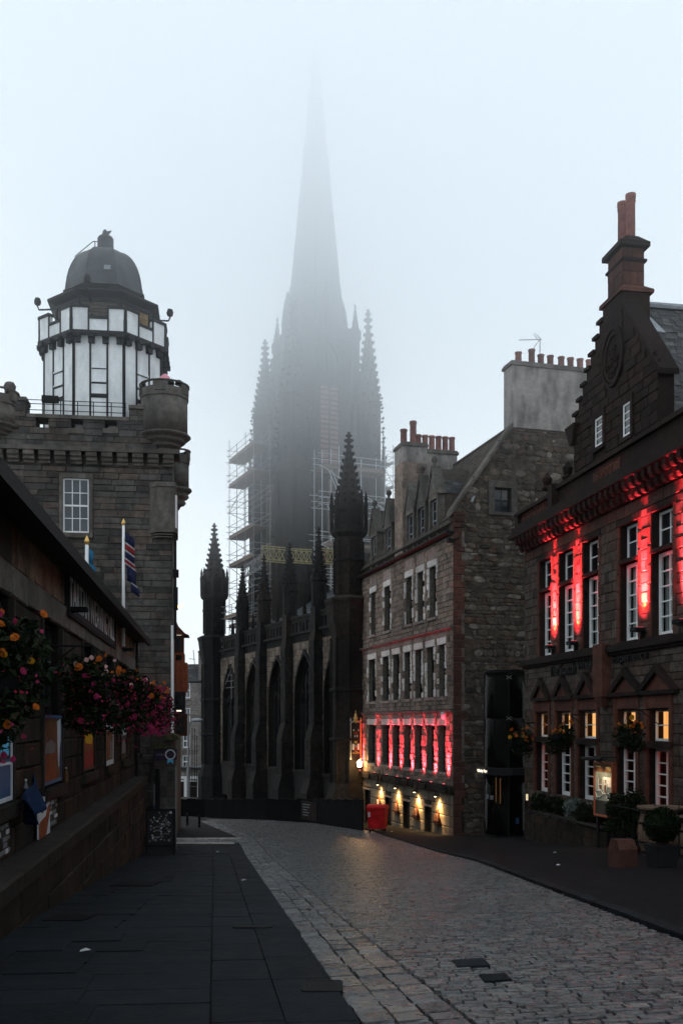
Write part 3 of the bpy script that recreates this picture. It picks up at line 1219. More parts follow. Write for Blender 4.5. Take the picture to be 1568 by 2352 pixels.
def basket(label, loc, wallpt, rx, rz, n, flowers, seed, group, mass=0):
    """Hanging basket: iron bracket and chains from the wall, bowl, foliage, every larger flower its own part."""
    loc = Vector(loc)
    wallpt = Vector(wallpt)
    t = thing('hanging_basket', label, 'flower basket', loc, group)
    vs, fs, lobes = foliage(n, rx, rz, seed)
    q = MB()
    q.raw([v + loc for v in vs], fs)
    o = q.build('foliage', M['leaf'], t)
    q = MB()
    q.lathe(loc + Vector((0, 0, -.25)), [(.05, 0), (.2, .04), (.3, .14), (.34, .28)], 12)
    q.build('bowl', M['black_iron'], t)
    q = MB()
    hp = loc + Vector((0, 0, rz * .75 + .25))
    q.path([wallpt + Vector((0, 0, hp.z - wallpt.z)), hp], .02, 5)
    q.path([Vector((wallpt.x, wallpt.y, hp.z - .45)), (Vector((wallpt.x, wallpt.y, hp.z)) * .35 + hp * .65)], .016, 5)
    for k in range(3):
        q.tube(hp, loc + Vector((.32 * math.cos(k * 2.1), .32 * math.sin(k * 2.1), .03)), .008, 4)
    q.build('bracket', M['black_iron'], t)
    rr = random.Random(seed + 99)
    view = (-loc).normalized()
    for kind, cnt, zlo, zhi in flowers:
        for _ in range(cnt):
            lx, ly, lz, lr = rr.choice(lobes)
            p = Vector((rr.gauss(0, 1), rr.gauss(0, 1) - .9, rr.gauss(.1, .8))).normalized()
            c = loc + Vector((lx + p.x * lr * rx, ly + p.y * lr * rx, rr.uniform(zlo, zhi) * rz))
            qd = (p + view * .5 + Vector((rr.uniform(-.5, .5), 0, rr.uniform(-.2, .6)))).normalized().to_track_quat('Z', 'Y')
            s_ = rr.uniform(.55, 1.05) * (.75 if loc.y < 12 else 1.35)
            mt = Matrix.Translation(c) @ qd.to_matrix().to_4x4() @ Matrix.Diagonal((s_, s_, s_, 1))
            add('blossom', rr.choice(BL[kind]), mt, t)
    if mass:        # trailing small petals nobody could count
        vs, fs = [], []
        for _ in range(mass):
            lx, ly, lz, lr = rr.choice(lobes)
            p = Vector((rr.gauss(0, 1), rr.gauss(0, 1) - .7, rr.gauss(-.2, .8))).normalized()
            c = loc + Vector((lx + p.x * lr * rx * 1.03, ly + p.y * lr * rx * 1.03, lz + p.z * lr * rz * 1.05 - rr.random() ** 2 * .35 * rz))
            a_ = Vector((rr.gauss(0, 1), rr.gauss(0, 1), rr.gauss(0, 1))).normalized() * rr.uniform(.014, .034)
            b_ = a_.cross(p).normalized() * rr.uniform(.012, .026)
            k = len(vs)
            vs += [c - a_, c + b_, c + a_, c - b_]
            fs.append((k, k + 1, k + 2, k + 3))
        q = MB()
        q.raw(vs, fs)
        o = q.build('petal_mass', M['magenta_petal'], t)
        o['kind'] = 'stuff'
    return t


GB = 'hanging flower baskets along the left shop front'
fl = [('orange', 13, .0, .9), ('yellow', 5, .2, 1.0), ('magenta', 26, -1.0, .6), ('pale', 6, -.3, .7)]
bs = [
    ('big dark flower basket nearest the camera with yellow and orange begonias', 9.5, .9, .56, 3800, [('orange', 16, -.5, .8), ('yellow', 7, .1, 1.0), ('magenta', 34, -.9, .7)], 1.0),
    ('leafy basket in front of the name sign with a few orange flowers', 17.6, .85, .72, 2600, [('orange', 9, .0, .9), ('magenta', 14, -.8, .6), ('pale', 10, .3, .9)], .72),
    ('leafy flower basket, third along the shop front', 21.6, .88, .74, 2800, [('orange', 14, .0, .9), ('magenta', 36, -.9, .5), ('pale', 10, .1, .9)], .72),
    ('flower basket with orange begonias over magenta trailers, fourth along', 25.6, .92, .74, 2600, [('orange', 18, .1, .9), ('magenta', 60, -1.1, .5), ('pale', 14, .1, .9)], .72),
    ('flower basket with a magenta cascade, second from the far corner of the shop', 29.4, .98, .74, 2600, [('orange', 14, .3, 1.0), ('magenta', 80, -1.2, .7), ('pale', 12, .2, .9)], .72),
    ('magenta flower basket at the far corner of the shop', 33.2, 1.05, .76, 2600, [('orange', 14, .3, 1.0), ('magenta', 100, -1.2, .8), ('pale', 12, .2, .9)], .72),
]
for k, (lb, uu, dd, rx, n, fl, zz) in enumerate(bs):
    zc = .42 if k == 0 else .55
    basket(lb, L.P(uu, zc, D + dd), L.P(uu, zc, D), rx, .9 if k == 0 else .76, n, fl, 20 + k, GB, (200, 200, 500, 800, 1300, 1600)[k])
# ================================================= CAMERA TOWER HOUSE ON THE LEFT
T = Fr((-6.72, 39, 0), (1, .126, 0))          # street-facing front; u = 0 at its right corner, u negative to the left
tower = thing('tower_house', 'castellated grey stone house with an octagonal white and black observatory tower and lead dome', 'building', T.P(-5, -5, -4))
UW = -12.5
c_top, c_bot = T.at(0, 1027.5)[1], T.at(0, 1053)[1]
par_t = T.at(150, 955, .3)[1]
wh = (*[T.u(x) for x in (144.7, 204.7)], T.at(175, 1224)[1], T.at(175, 1098)[1])
hl = [wh]
wall(T, UW, -.02, -6, c_top, hl, -.7, -.03).build('wall', M['tower_mortar'], tower)
q = MB()
q.box(T, -.72, -.02, -6, c_top, -2.4, -.72)
q.box(T, -1.9, -1.2, -6, c_top, -9, -2.4)
q.box(T, -1.2, -.72, -6, c_top, -2.4, -2.0)
q.box(T, UW, UW + .7, -6, c_top, -9, -.72)
q.box(T, UW, -1.9, c_top - .5, c_top - .1, -9, -.72)
q.box(T, -1.9, -.02, c_top - .5, c_top - .1, -2.4, -.72)
q.box(T, UW + .7, -1.9, -6, c_top - .5, -9, -8.6)
q.build('side_wall', M['dressed'], tower)
ps = on(T, cells(UW, 0, -1.0, c_bot - .02, (.2, .3), (.5, 1.15), [(wh[0] - .16, wh[1] + .16, wh[2] - .2, wh[3] + .2)], .014), -.05, .015, .014)
lay(tower, ps, M['tower_stone'], 'stone', 300)
ps = on(T, cells(-4, 0, -5.6, -1.0, (.3, .4), (.6, 1.15), [], .014), -.05, .015, .014)
lay(tower, ps, M['tower_stone'], 'low_stone', 60)
# margins of the window
q = MB()
q.box(T, wh[0] - .15, wh[0], wh[2], wh[3], -.3, .025)
q.box(T, wh[1], wh[1] + .15, wh[2], wh[3], -.3, .025)
q.box(T, wh[0] - .15, wh[1] + .15, wh[3], wh[3] + .19, -.3, .026)
q.build('margin', M['dressed'], tower)
q = MB()
q.box(T, wh[0] - .15, wh[1] + .15, wh[2] - .19, wh[2], -.3, .07)
q.build('sill', M['dressed'], tower)
window(tower, T, wh[0], wh[1], wh[2], wh[3], -.08, 3, 4, M['white_paint'], M['blue_glass'], .06, .03)
# projecting parapet on corbels
PD = .32
slots = []
for x in (313, 566, 815):
    xx = x / 3.2
    uc = T.u(xx, PD)
    slots.append((uc - .23, uc + .23, T.at(xx, 984, PD)[1], T.at(xx, 948, PD)[1]))
slots.append((UW, T.u(-4, PD), T.at(0, 900, PD)[1], 20))
ub = T.u(331, PD)
us_ = T.u(60, PD)
pt1 = T.at(30, 912, PD)[1]
q = wall(T, us_, T.u(297, PD), c_top + .002, par_t - .02, slots, -.5, PD - .03)
q.box(T, UW, us_, c_top + .002, pt1, -.5, PD - .03)
q.box(T, T.u(297, PD), ub, c_top + .002, T.at(305, 932, PD)[1], -.5, PD - .03)
q.build('parapet', M['tower_mortar'], tower)
ps = on(T, cells(UW, ub + .5, c_top + .05, par_t - .1, (.2, .28), (.45, 1.0), slots, .014), PD - .06, PD, .014)
ps += on(T, cells(UW, us_ - .02, par_t - .1, pt1 - .12, (.2, .28), (.45, 1.0), slots, .014), PD - .06, PD, .014)
ps += on(T, cells(T.u(299, PD), ub + .3, par_t - .1, T.at(305, 940, PD)[1], (.2, .28), (.3, .6), slots, .014), PD - .06, PD, .014)
lay(tower, ps, M['tower_stone'], 'parapet_stone', 110)
for a, b, vv in ((UW, us_ + .03, pt1), (us_ + .035, T.u(297, PD), par_t), (T.u(297, PD) - .02, ub + .4, T.at(305, 932, PD)[1])):
    segs = [(a, b)]
    if abs(vv - par_t) < .01:
        pass
    q = MB()
    for s0, s1 in segs:
        q.box(T, s0, s1, vv - .12, vv + .02, -.55, PD + .06)
    q.build('coping', M['dressed'], tower)
q = MB()
for a, b, c, d in slots[:3]:
    q.box(T, a - .06, b + .06, c - .2, c - .002, -.52, PD + .05)
q.build('slot_sill', M['dressed'], tower)
q = MB()
q.box(T, UW, .28, c_top - .12, c_top + .05, -.7, PD + .06)
q.build('string_course', M['dressed'], tower)
# corbels
uc0, uc1 = T.u(33), T.u(388)
n = 10
cm = None
for i in range(-3, n + 1):
    uc = uc0 + (uc1 - uc0) * i / n
    if uc < UW:
        continue
    q = MB()
    for k, (h0, h1, d) in enumerate(((0, .17, .33), (.17, .32, .25), (.32, .44, .15))):
        q.box(T, uc - .21, uc + .21, c_top - .125 - h1, c_top - .125 - h0 - .004, -.02, d)
        q.tube(T.P(uc - .21, c_top - .125 - h1 + .02, d - .03), T.P(uc + .21, c_top - .125 - h1 + .02, d - .03), .05, 8)
    q.build('corbel', M['dressed'], tower)


def bartizan(c, r, ztop, zmid, zbot, m, ring=True):
    """Corner turret carried on moulded rings, with a notched parapet."""
    q = MB()
    q.lathe(c, [(r, zmid), (r, ztop - .5)], 20)
    a = q.build('turret_drum', m, tower, True)
    q = MB()
    for k in range(10):
        t0 = k * .6283
        hh = ztop if k % 2 else ztop - .16
        pr = [(r - .12, ztop - .5), (r + .03, ztop - .5), (r + .03, hh), (r - .12, hh)]
        q.lathe(c, pr + [pr[0]], 4, t0, False, t0 + .6283)
        if k % 2:
            q.lathe(c, [(r + .02, ztop - .4), (r + .07, ztop - .36), (r + .07, ztop - .06), (r + .02, ztop - .02)], 4, t0 + .1, False, t0 + .53)
    q.lathe(c, [(r + .02, ztop), (r + .08, ztop + .03), (r + .08, ztop + .07), (r - .15, ztop + .09)], 20, caps=False)
    q.lathe(c, [(.02, ztop - .2), (r - .1, ztop - .3)], 20, caps=False)
    q.build('turret_parapet', m, a)
    q = MB()
    prof = [(r, zmid)]
    nr = 4 if ring else 3
    for k in range(nr):
        f0 = 1 - k / (nr + .6)
        z = zmid - (zmid - zbot) * k / nr
        h = (zmid - zbot) / nr
        prof += [(r * f0 + .09, z - .02), (r * f0 + .13, z - h * .4), (r * f0 + .05, z - h * .75), (r * (1 - (k + 1) / (nr + .6)) + .03, z - h * .95)]
    prof.append((.05, zbot - .12))
    q.lathe(c, prof[::-1], 20)
    q.build('turret_corbelling', m, a, True)
    return a


bc = T.P(-.32, 0, -.15)
bz = lambda y: (HY - y) / F * (bc.y - .9)
bartizan(Vector((bc.x, bc.y, 0)), .92, bz(874), bz(985), bz(1030), M['dressed'])
b2 = T.P(.1, 0, -3.2)
b2z = lambda y: (HY - y) / F * (b2.y)
bartizan(Vector((b2.x, b2.y, 0)), .46, b2z(1040), b2z(1122), b2z(1165), M['dressed'], False)
b3 = T.P(T.u(-14, PD), 0, .1)
b3z = lambda y: (HY - y) / F * (b3.y - .8)
bartizan(Vector((b3.x, b3.y, 0)), .85, b3z(890), b3z(965), b3z(1000), M['dressed'])
q = MB()
q.lathe(T.P(T.u(22, PD), 0, .2), [(.2, b3z(903)), (.22, b3z(890)), (.12, b3z(888)), (.2, b3z(880)), (.24, b3z(872)), (.16, b3z(863)), (.02, b3z(860))], 10)
q.build('stone_urn', M['dressed'], tower, True)
q = MB()
q.box(T, T.u(8, PD), T.u(21, PD), b3z(890), b3z(862), -.2, .1)
q.build('chimney_block', M['dressed'], tower)

# oriel at the right corner
ov0, ov1 = T.at(380, 1224)[1], T.at(380, 1123)[1]
ou0 = T.u(344)
q = MB()
pl = [(ou0, 0), (ou0 + .32, .42), (ou0 + .98, .42), (.16, .05), (.16, -1.6), (ou0, -.3)]
bt = [T.P(a, ov0, d) for a, d in pl]
tp = [T.P(a, ov1, d) for a, d in pl]
n = len(pl)
q.raw(bt + tp, [(i, (i + 1) % n, n + (i + 1) % n, n + i) for i in range(n)] + [tuple(range(n - 1, -1, -1)), tuple(range(n, 2 * n))])
orl = q.build('oriel', M['dressed'], tower)
for k in range(3):
    q = MB()
    s_ = 1.06 - .1 * k
    z0, z1 = ov0 - .05 - k * .09, ov0 - k * .09 - .004
    cc = T.P(-.5, 0, -.3)
    for zz in (0,):
        b_ = [T.P(a * s_ + (1 - s_) * -.5, z0, max(d, -.3) * s_ * s_) for a, d in pl]
        t_ = [T.P(a * s_ + (1 - s_) * -.5, z1, max(d, -.3) * s_ * s_) for a, d in pl]
        q.raw(b_ + t_, [(i, (i + 1) % n, n + (i + 1) % n, n + i) for i in range(n)] + [tuple(range(n - 1, -1, -1)), tuple(range(n, 2 * n))])
    q.build('oriel_moulding', M['dressed'], orl)
q = MB()
b_ = [T.P(a * 1.04 + .02, ov1 + .004, d * 1.1) for a, d in pl]
t_ = [T.P(a, ov1 + .22, d * .6) for a, d in pl]
q.raw(b_ + t_, [(i, (i + 1) % n, n + (i + 1) % n, n + i) for i in range(n)] + [tuple(range(n - 1, -1, -1)), tuple(range(n, 2 * n))])
q.build('oriel_moulding', M['dressed'], orl)
p0, p1 = T.P(ou0 + .98, 0, .42), T.P(.16, 0, .05)
OF = Fr(p0, p1 - p0)
ln = (p1 - p0).length
window(tower, OF, .12, ln - .1, ov0 + .16, ov1 - .3, .05, 1, 3, M['white_paint'], M['dark_glass'], .05, .025, False, dep=.045)
q = MB()
q.path([T.P(.12, ov0 - .25, .12), T.P(.12, T.at(400, 1470)[1], .12)], .05, 8)
q.box(T, .03, .25, T.at(400, 1310)[1] - .3, T.at(400, 1310)[1], .04, .24)
q.box(T, .05, .22, T.at(400, 1350)[1] - .9, T.at(400, 1350)[1], .04, .2)
q.build('rainwater_pipe', M['black_iron'], tower)
q = MB()
q.path([T.P(.0, T.at(400, 1437)[1], .1), T.P(.0, T.at(400, 1684)[1], .1)], .055, 8)
q.build('white_downpipe', M['white_paint'], tower)

# ---- octagonal tower
oc = T.P(T.u(242, -2.6) * 1.0, 0, -2.75)
ang = math.atan(.126)
A0 = ang + math.pi / 8


def octa(r):
    return [(math.cos(A0 + k * math.pi / 4) * r, math.sin(A0 + k * math.pi / 4) * r) for k in range(8)]


def oz(y, dy=2.3):
    return (HY - y) / F * (oc.y - dy)


def ring(q, prof):
    return q.lathe(Vector((oc.x, oc.y, 0)), prof, 8, A0)


RA = 2.55                 # corner radius of the shaft
zb0, zcor, zrb, zrt, zmt = oz(975), oz(806), oz(770), oz(737), oz(713)
q = MB()
ring(q, [(RA, zb0 - 1.2), (RA, zrb)])
sh = q.build('tower_shaft', M['white_panel'], tower)
q = MB()
ring(q, [(RA + .02, zrb - .02), (RA + .2, zrb + .02), (RA + .2, zrt), (RA + .0, zrt), (RA, zrb + .1)])
pr = q.build('tower_parapet', M['white_panel'], tower)
# faces, frames and battlements


def oface(k, r):
    t0, t1 = A0 + k * math.pi / 4, A0 + (k + 1) * math.pi / 4
    a = Vector((oc.x + math.cos(t0) * r, oc.y + math.sin(t0) * r, 0))
    b = Vector((oc.x + math.cos(t1) * r, oc.y + math.sin(t1) * r, 0))
    # lathe runs counter-clockwise, so the reading direction from outside is from a to b
    return Fr(a, b - a), (b - a).length


for k in range(8):
    f, l_ = oface(k, RA)
    if f.N.y > .75:
        continue
    fp, lp = oface(k, RA + .2)
    q = MB()
    for x in (.33, .67):
        q.box(f, l_ * x - .035, l_ * x + .035, zb0 - 1.2, zrb, -.02, .03)
    q.box(f, 0, .055, zb0 - 1.2, zrb, -.02, .035)
    q.box(f, l_ - .055, l_, zb0 - 1.2, zrb, -.02, .035)
    q.box(f, l_ * .33 + .035, l_ * .67 - .035, oz(905) - .16, oz(905), -.02, .028)
    q.build('timber', M['black_timber'], sh)
    # recessed panels between the posts
    for a, b in ((l_ * .33 + .05, l_ * .67 - .05),):
        z = oz(845)
        q = MB()
        q.box(f, a, b, oz(845) - .03, oz(845) + .02, -.01, .06)
        q.box(f, a, b, oz(877) - .03, oz(877) + .02, -.01, .06)
        q.build('panel_ledge', M['white_panel'], sh)
        q = MB()
        q.box(f, a, b, oz(877) - .09, oz(877) - .035, -.01, .012)
        q.box(f, a, b, oz(845) - .06, oz(845) - .035, -.01, .012)
        q.build('panel_joint', M['black_timber'], sh)
    # brackets
    for x in (.08, .36, .64, .92):
        q = MB()
        q.box(f, l_ * x - .13, l_ * x + .13, zrb - .16, zrb - .005, .0, .3)
        q.box(f, l_ * x - .12, l_ * x + .12, zrb - .36, zrb - .165, .0, .18)
        q.build('bracket', M['black_timber'], sh)
    q = MB()
    q.box(fp, -.03, lp + .03, zrb - .05, zrb + .1, -.16, .045)
    q.box(fp, 0, .07, zrb, zrt, -.02, .03)
    q.box(fp, lp - .07, lp, zrb, zrt, -.02, .03)
    q.box(fp, lp * .32 - .03, lp * .32 + .03, zrb + .1, zmt, -.02, .03)
    q.box(fp, lp * .68 - .03, lp * .68 + .03, zrb + .1, zmt, -.02, .03)
    q.box(fp, lp * .32, lp * .68, zrt - .01, zrt + .09, -.22, .05)
    q.box(fp, -.02, lp * .32 + .03, zmt, zmt + .11, -.22, .05)
    q.box(fp, lp * .68 - .03, lp + .02, zmt, zmt + .11, -.22, .05)
    q.box(fp, 0, .06, zrt, zmt, -.02, .03)
    q.box(fp, lp - .06, lp, zrt, zmt, -.02, .03)
    q.build('timber', M['black_timber'], pr)
    for a, b in ((.0, lp * .32), (lp * .68, lp)):
        q = MB()
        q.box(fp, a, b, zrt - .005, zmt - .002, -.18, .0)
        q.build('merlon', M['white_panel'], pr)
# brick drum, soffit, skirt roof, dome, lantern
RD = 2.05
zsk, zdb = oz(668, 2.2), oz(655, 1.6)
q = MB()
ring(q, [(RD, zrb), (RD, zsk + .1)])
dr = q.build('brick_drum', M['dark_brick'], tower)
for k in range(8):
    f, l_ = oface(k, RD)
    if f.N.y > .75:
        continue
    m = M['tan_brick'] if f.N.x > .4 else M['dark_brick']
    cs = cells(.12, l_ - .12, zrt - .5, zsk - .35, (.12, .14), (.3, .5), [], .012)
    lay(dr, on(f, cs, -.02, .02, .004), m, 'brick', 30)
    q = MB()
    q.box(f, 0, .1, zrt - .5, zsk + .05, -.02, .05)
    q.box(f, l_ - .1, l_, zrt - .5, zsk + .05, -.02, .05)
    q.box(f, .1, l_ - .1, zsk - .3, zsk - .15, -.02, .06)
    q.build('timber', M['black_timber'], dr)
q = MB()
ring(q, [(RD - .1, zsk - .16), (2.36, zsk + .0), (2.42, zsk + .02), (2.42, zsk + .1), (1.75, zsk + .34)])
q.build('skirt_roof', M['black_timber'], tower)
q = MB()
zt = oz(583, 0)
H = zt - zdb
prof = [(1.78, zdb + .08)]
for t in range(0, 11):
    a = t / 10 * math.pi / 2
    prof.append((.36 + 1.3 * math.cos(a) ** .85 if t else 1.68, zdb + .16 + (H - .16) * math.sin(a) ** 1.05))
q.lathe(Vector((oc.x, oc.y, 0)), prof, 8, A0)
dm = q.build('dome', M['dome'], tower)
for k in range(8):
    q = MB()
    pts = [Vector((oc.x + math.cos(A0 + k * math.pi / 4) * (r + .01), oc.y + math.sin(A0 + k * math.pi / 4) * (r + .01), z)) for r, z in prof]
    q.path(pts, .018, 4)
    q.build('dome_seam', M['dome'], dm)
q = MB()
f, l_ = oface(5, 1.45)
q.box(f, l_ * .5 + .1, l_ * .5 + .36, oz(623, 1.3), oz(612, 1.3), -.3, .14)
q.build('roof_light', M['lead'], dm)
q = MB()
lz0, lz1 = zt - .05, oz(546, 0)
q.lathe(Vector((oc.x, oc.y, 0)), [(.42, lz0), (.34, lz0 + .05), (.335, lz1 - .06), (.3, lz1), (.12, lz1 + .02)], 16)
ln_ = q.build('lantern', M['dome'], tower, False)
q = MB()
z = lz1
q.raw([Vector((oc.x + a, oc.y + b, z + c)) for a, b, c in ((-.14, -.05, 0), (.16, -.05, 0), (.12, -.03, .14), (.26, -.02, .3), (.06, -.02, .26), (0, -.02, .36), (-.08, -.02, .32), (-.13, -.03, .2),
                                                             (-.14, .1, 0), (.16, .1, 0), (.12, .06, .14), (.26, .02, .3), (.06, .05, .26), (0, .05, .36), (-.08, .05, .32), (-.13, .06, .2))],
      [tuple(range(8)), tuple(range(15, 7, -1))] + [(i, i + 8, (i + 1) % 8 + 8, (i + 1) % 8) for i in range(8)])
q.build('finial', M['dome'], ln_)
q = MB()
q.path([Vector((oc.x - .3, oc.y - .1, oz(558, 0))), Vector((oc.x - .5, oc.y - .1, oz(557, 0))), Vector((oc.x - 1.2, oc.y - .3, oz(588, .3))), Vector((oc.x - 1.18, oc.y - .3, oz(594, .3)))], .02, 5)
q.path([Vector((oc.x - .42, oc.y - .1, oz(558, 0))), Vector((oc.x - .42, oc.y - .1, oz(572, 0)))], .02, 5)
q.build('dome_handrail', M['black_iron'], dm)
# floodlights on arms
for sx, xx, yy, hgt in ((-1, -2.55, -.6, 0), (1, 2.6, .2, .02), (0, -.05, -2.4, 0)):
    b0 = Vector((oc.x + xx * .72, oc.y + yy * .9, zmt + .02 if sx else oz(655, 2.5)))
    if sx:
        e = Vector((oc.x + sx * 2.62, oc.y + yy, oz(720 if sx < 0 else 727, 0) - .1))
        b0 = Vector((oc.x + sx * 1.9, oc.y + yy, e.z + .02))
    else:
        b0 = Vector((oc.x - .1, oc.y - 2.0, oz(685, 2.4)))
        e = Vector((oc.x - .12, oc.y - 2.5, oz(660, 2.5)))
    q = MB()
    q.tube(b0, e, .035, 6)
    q.tube(e, e + Vector((sx * .1, 0, .22)), .03, 6)
    q.lathe(e + Vector((sx * .06, 0, .18)), [(.05, 0), (.12, .04), (.15, .16), (.1, .3), (.03, .33)], 10)
    q.build('floodlight', M['black_iron'], tower)
# roof terrace railing
tr = thing('roof_railing', 'thin black railing on the roof terrace below the white tower', 'railing', T.P(-6, par_t, .05))
ra0, ra1 = T.u(58, .1), T.u(290, .1)
zr = [T.at(150, y, .1)[1] for y in (921, 930, 944)]
for x in (98, 140, 179, 215, 256, 288):
    q = MB()
    q.tube(T.P(T.u(x, .1), par_t, .1), T.P(T.u(x, .1), zr[0], .1), .02, 5)
    q.build('post', M['black_iron'], tr)
for z in zr:
    q = MB()
    q.tube(T.P(ra0, z, .1), T.P(ra1, z, .1), .017, 5)
    q.build('rail', M['black_iron'], tr)
q = MB()
q.box(T, T.u(97, .2), T.u(135, .2), T.at(115, 925, .2)[1], T.at(115, 910, .2)[1], .12, .3)
tag(q.build('equipment_box', M['black_iron']), 'black box fixed to the roof terrace railing', 'box')
q = MB()
q.lathe(T.P(T.u(379, .0), bz(874), -.1), [(.02, .0), (.25, .02), (.28, .2), (.2, .42), (.06, .55)], 10)
tag(q.build('pink_cover', plain('pink_cover', (.75, .3, .36), .6)), 'small pink cover behind the corner turret top', 'cover')
for x, lb in ((392, 'dark dome-shaped cap on the corner turret, left one'), (411, 'dark dome-shaped cap on the corner turret, right one')):
    q = MB()
    q.lathe(T.P(T.u(x, .3), bz(873), .3), [(.16, 0), (.16, .06), (.1, .16), (.02, .2)], 10)
    tag(q.build('turret_cap', M['black_iron'], None, True), lb, 'cap')

# flag poles behind the shop eaves


def flagpole(label, x, ytop, Y, flaglabel, quads, rr):
    X = (x - HX) / F * Y
    zt_ = (HY - ytop) / F * Y
    t = thing('flagpole', label, 'flagpole', (X, Y, v_eave))
    q = MB()
    q.tube((X, Y, v_eave - .6), (X, Y, zt_ - .22), .055, 10, .04)
    q.build('pole', M['white_paint'], t, True)
    q = MB()
    q.lathe(Vector((X, Y, zt_ - .22)), [(.03, 0), (.05, .03), (.07, .08), (.05, .13), (.015, .2), (.005, .22)], 8)
    q.build('finial', M['gold'], t, True)
    fl_ = thing('flag', flaglabel, 'flag', (X, Y, zt_ - 1.4))
    for m, poly in quads:       # drooping cloth: strips of cloth with folds
        q = MB()
        vs, fs = [], []
        n = 7
        for (a, b, z0_, z1_) in poly:
            base = len(vs)
            for i in range(n):
                for zz in (z0_, z1_):
                    s_ = a + (b - a) * i / (n - 1)
                    vs.append(Vector((X + .04 + s_, Y - .02 + .07 * math.sin(s_ * 22 + zz * 2.5), zt_ - zz - s_ * .75)))
            for i in range(n - 1):
                fs.append((base + 2 * i, base + 2 * i + 1, base + 2 * i + 3, base + 2 * i + 2))
        q.raw(vs, fs)
        o = q.build('cloth', m, fl_, True)
        md = o.modifiers.new('thickness', 'SOLIDIFY')
        md.thickness = .006


flagpole('tall white flagpole with a gilt finial behind the shop roof', 284, 1191, 31.0, 'furled union flag drooping from the tall flagpole',
         [(M['flag_navy'], [(0, .3, .42, .72), (0, .32, 1.02, 1.22), (.08, .36, 1.42, 1.9), (.2, .46, 1.9, 2.15)]), (M['flag_white'], [(0, .31, .72, .78), (0, .31, .96, 1.02), (0, .33, 1.22, 1.27), (.03, .35, 1.37, 1.42), (.14, .4, 1.86, 1.9)]),
          (M['flag_red'], [(0, .31, .78, .96), (.0, .34, 1.27, 1.37)])], 1)
flagpole('shorter white flagpole with a gilt finial, left of the taller one', 200, 1230, 23.0, 'blue and white flag hanging limp from the shorter flagpole',
         [(M['flag_blue'], [(0, .12, .3, .62), (0, .18, .62, .9)]), (M['flag_white'], [(.02, .2, .9, 1.2)])], 2)

# gate pier with the dark sign at the foot of the tower
gp = thing('gate_pier', 'stone gate pier with a mossy cap and a dark purple attraction sign', 'gate pier', T.P(-.3, -5.2, 1.0))
PF = Fr(T.P(0, 0, 1.6), T.U)
pz = lambda y: (HY - y) / F * PF.o.y
pu = lambda x: PF.u(x)
q = MB()
q.box(PF, pu(352), pu(402), -5.6, pz(1690), -.9, -.03)
q.build('core', M['tower_mortar'], gp)
lay(gp, on(PF, cells(pu(352), pu(403), -5.6, pz(1700), (.3, .4), (.35, .6), [], .014), -.06, 0, .012), M['tower_stone'], 'stone', 60)
for a, b, y0, y1 in ((352, 384, 1719, 1710), (378, 410, 1700, 1687)):
    q = MB()
    q.prism(Fr(PF.P(pu(a), 0, .12), PF.U), [(0, pz(y0)), (pu(b) - pu(a), pz(y0)), (pu(b) - pu(a), pz(y1) - .05), ((pu(b) - pu(a)) / 2, pz(y1) + .06), (0, pz(y1) - .05)], -1.1, 0)
    q.build('cap_stone', M['moss'], gp)
q = MB()
q.box(PF, pu(356), pu(407), pz(1745), pz(1721), .02, .07)
sb = q.build('sign_board', M['print_purple'], gp)
text(sb, 'lettering', 'CAMERA', PF, pu(359), pu(378), pz(1736), pz(1730), .072, M['print_grey'], .004)
cu, cv = PF.at(391.5, 1733, .08)
q = MB()
cc = PF.P(cu, cv, .08)
for k in range(20):
    t0, t1 = k * math.pi / 10, (k + 1) * math.pi / 10
    q.raw([PF.P(cu + r * math.cos(t), cv + r * math.sin(t), .085) for t in (t0, t1) for r in (.15, .2)], [(0, 1, 3, 2)])
q.build('rosette_ring', M['print_white'], sb)
q = MB()
q.prism(PF, [(cu - .11, cv - .36), (cu, cv - .28), (cu + .11, cv - .36), (cu + .11, cv - .19), (cu - .11, cv - .19)], .074, .08)
q.build('rosette_ribbon', M['print_cyan'], sb)
q = MB()
q.tube(PF.P(pu(363), pz(1900), .1), PF.P(pu(363), pz(1765), .1), .09, 10)
q.build('drain_pipe', M['black_iron'], gp)
q = MB()
q.box(PF, pu(353), pu(359), pz(1870), pz(1800), .02, .05)
q.build('leaflet', M['print_grey'], gp)
q = MB()
q.box(PF, pu(353), pu(359), pz(1871), pz(1850), .052, .06)
q.build('leaflet', M['print_blue'], gp)
q = MB()
q.path([PF.P(pu(404), -5.4, .05), PF.P(pu(404), pz(1760), .05)], .03, 6)
q.build('edge_bar', M['galvanised'], gp)

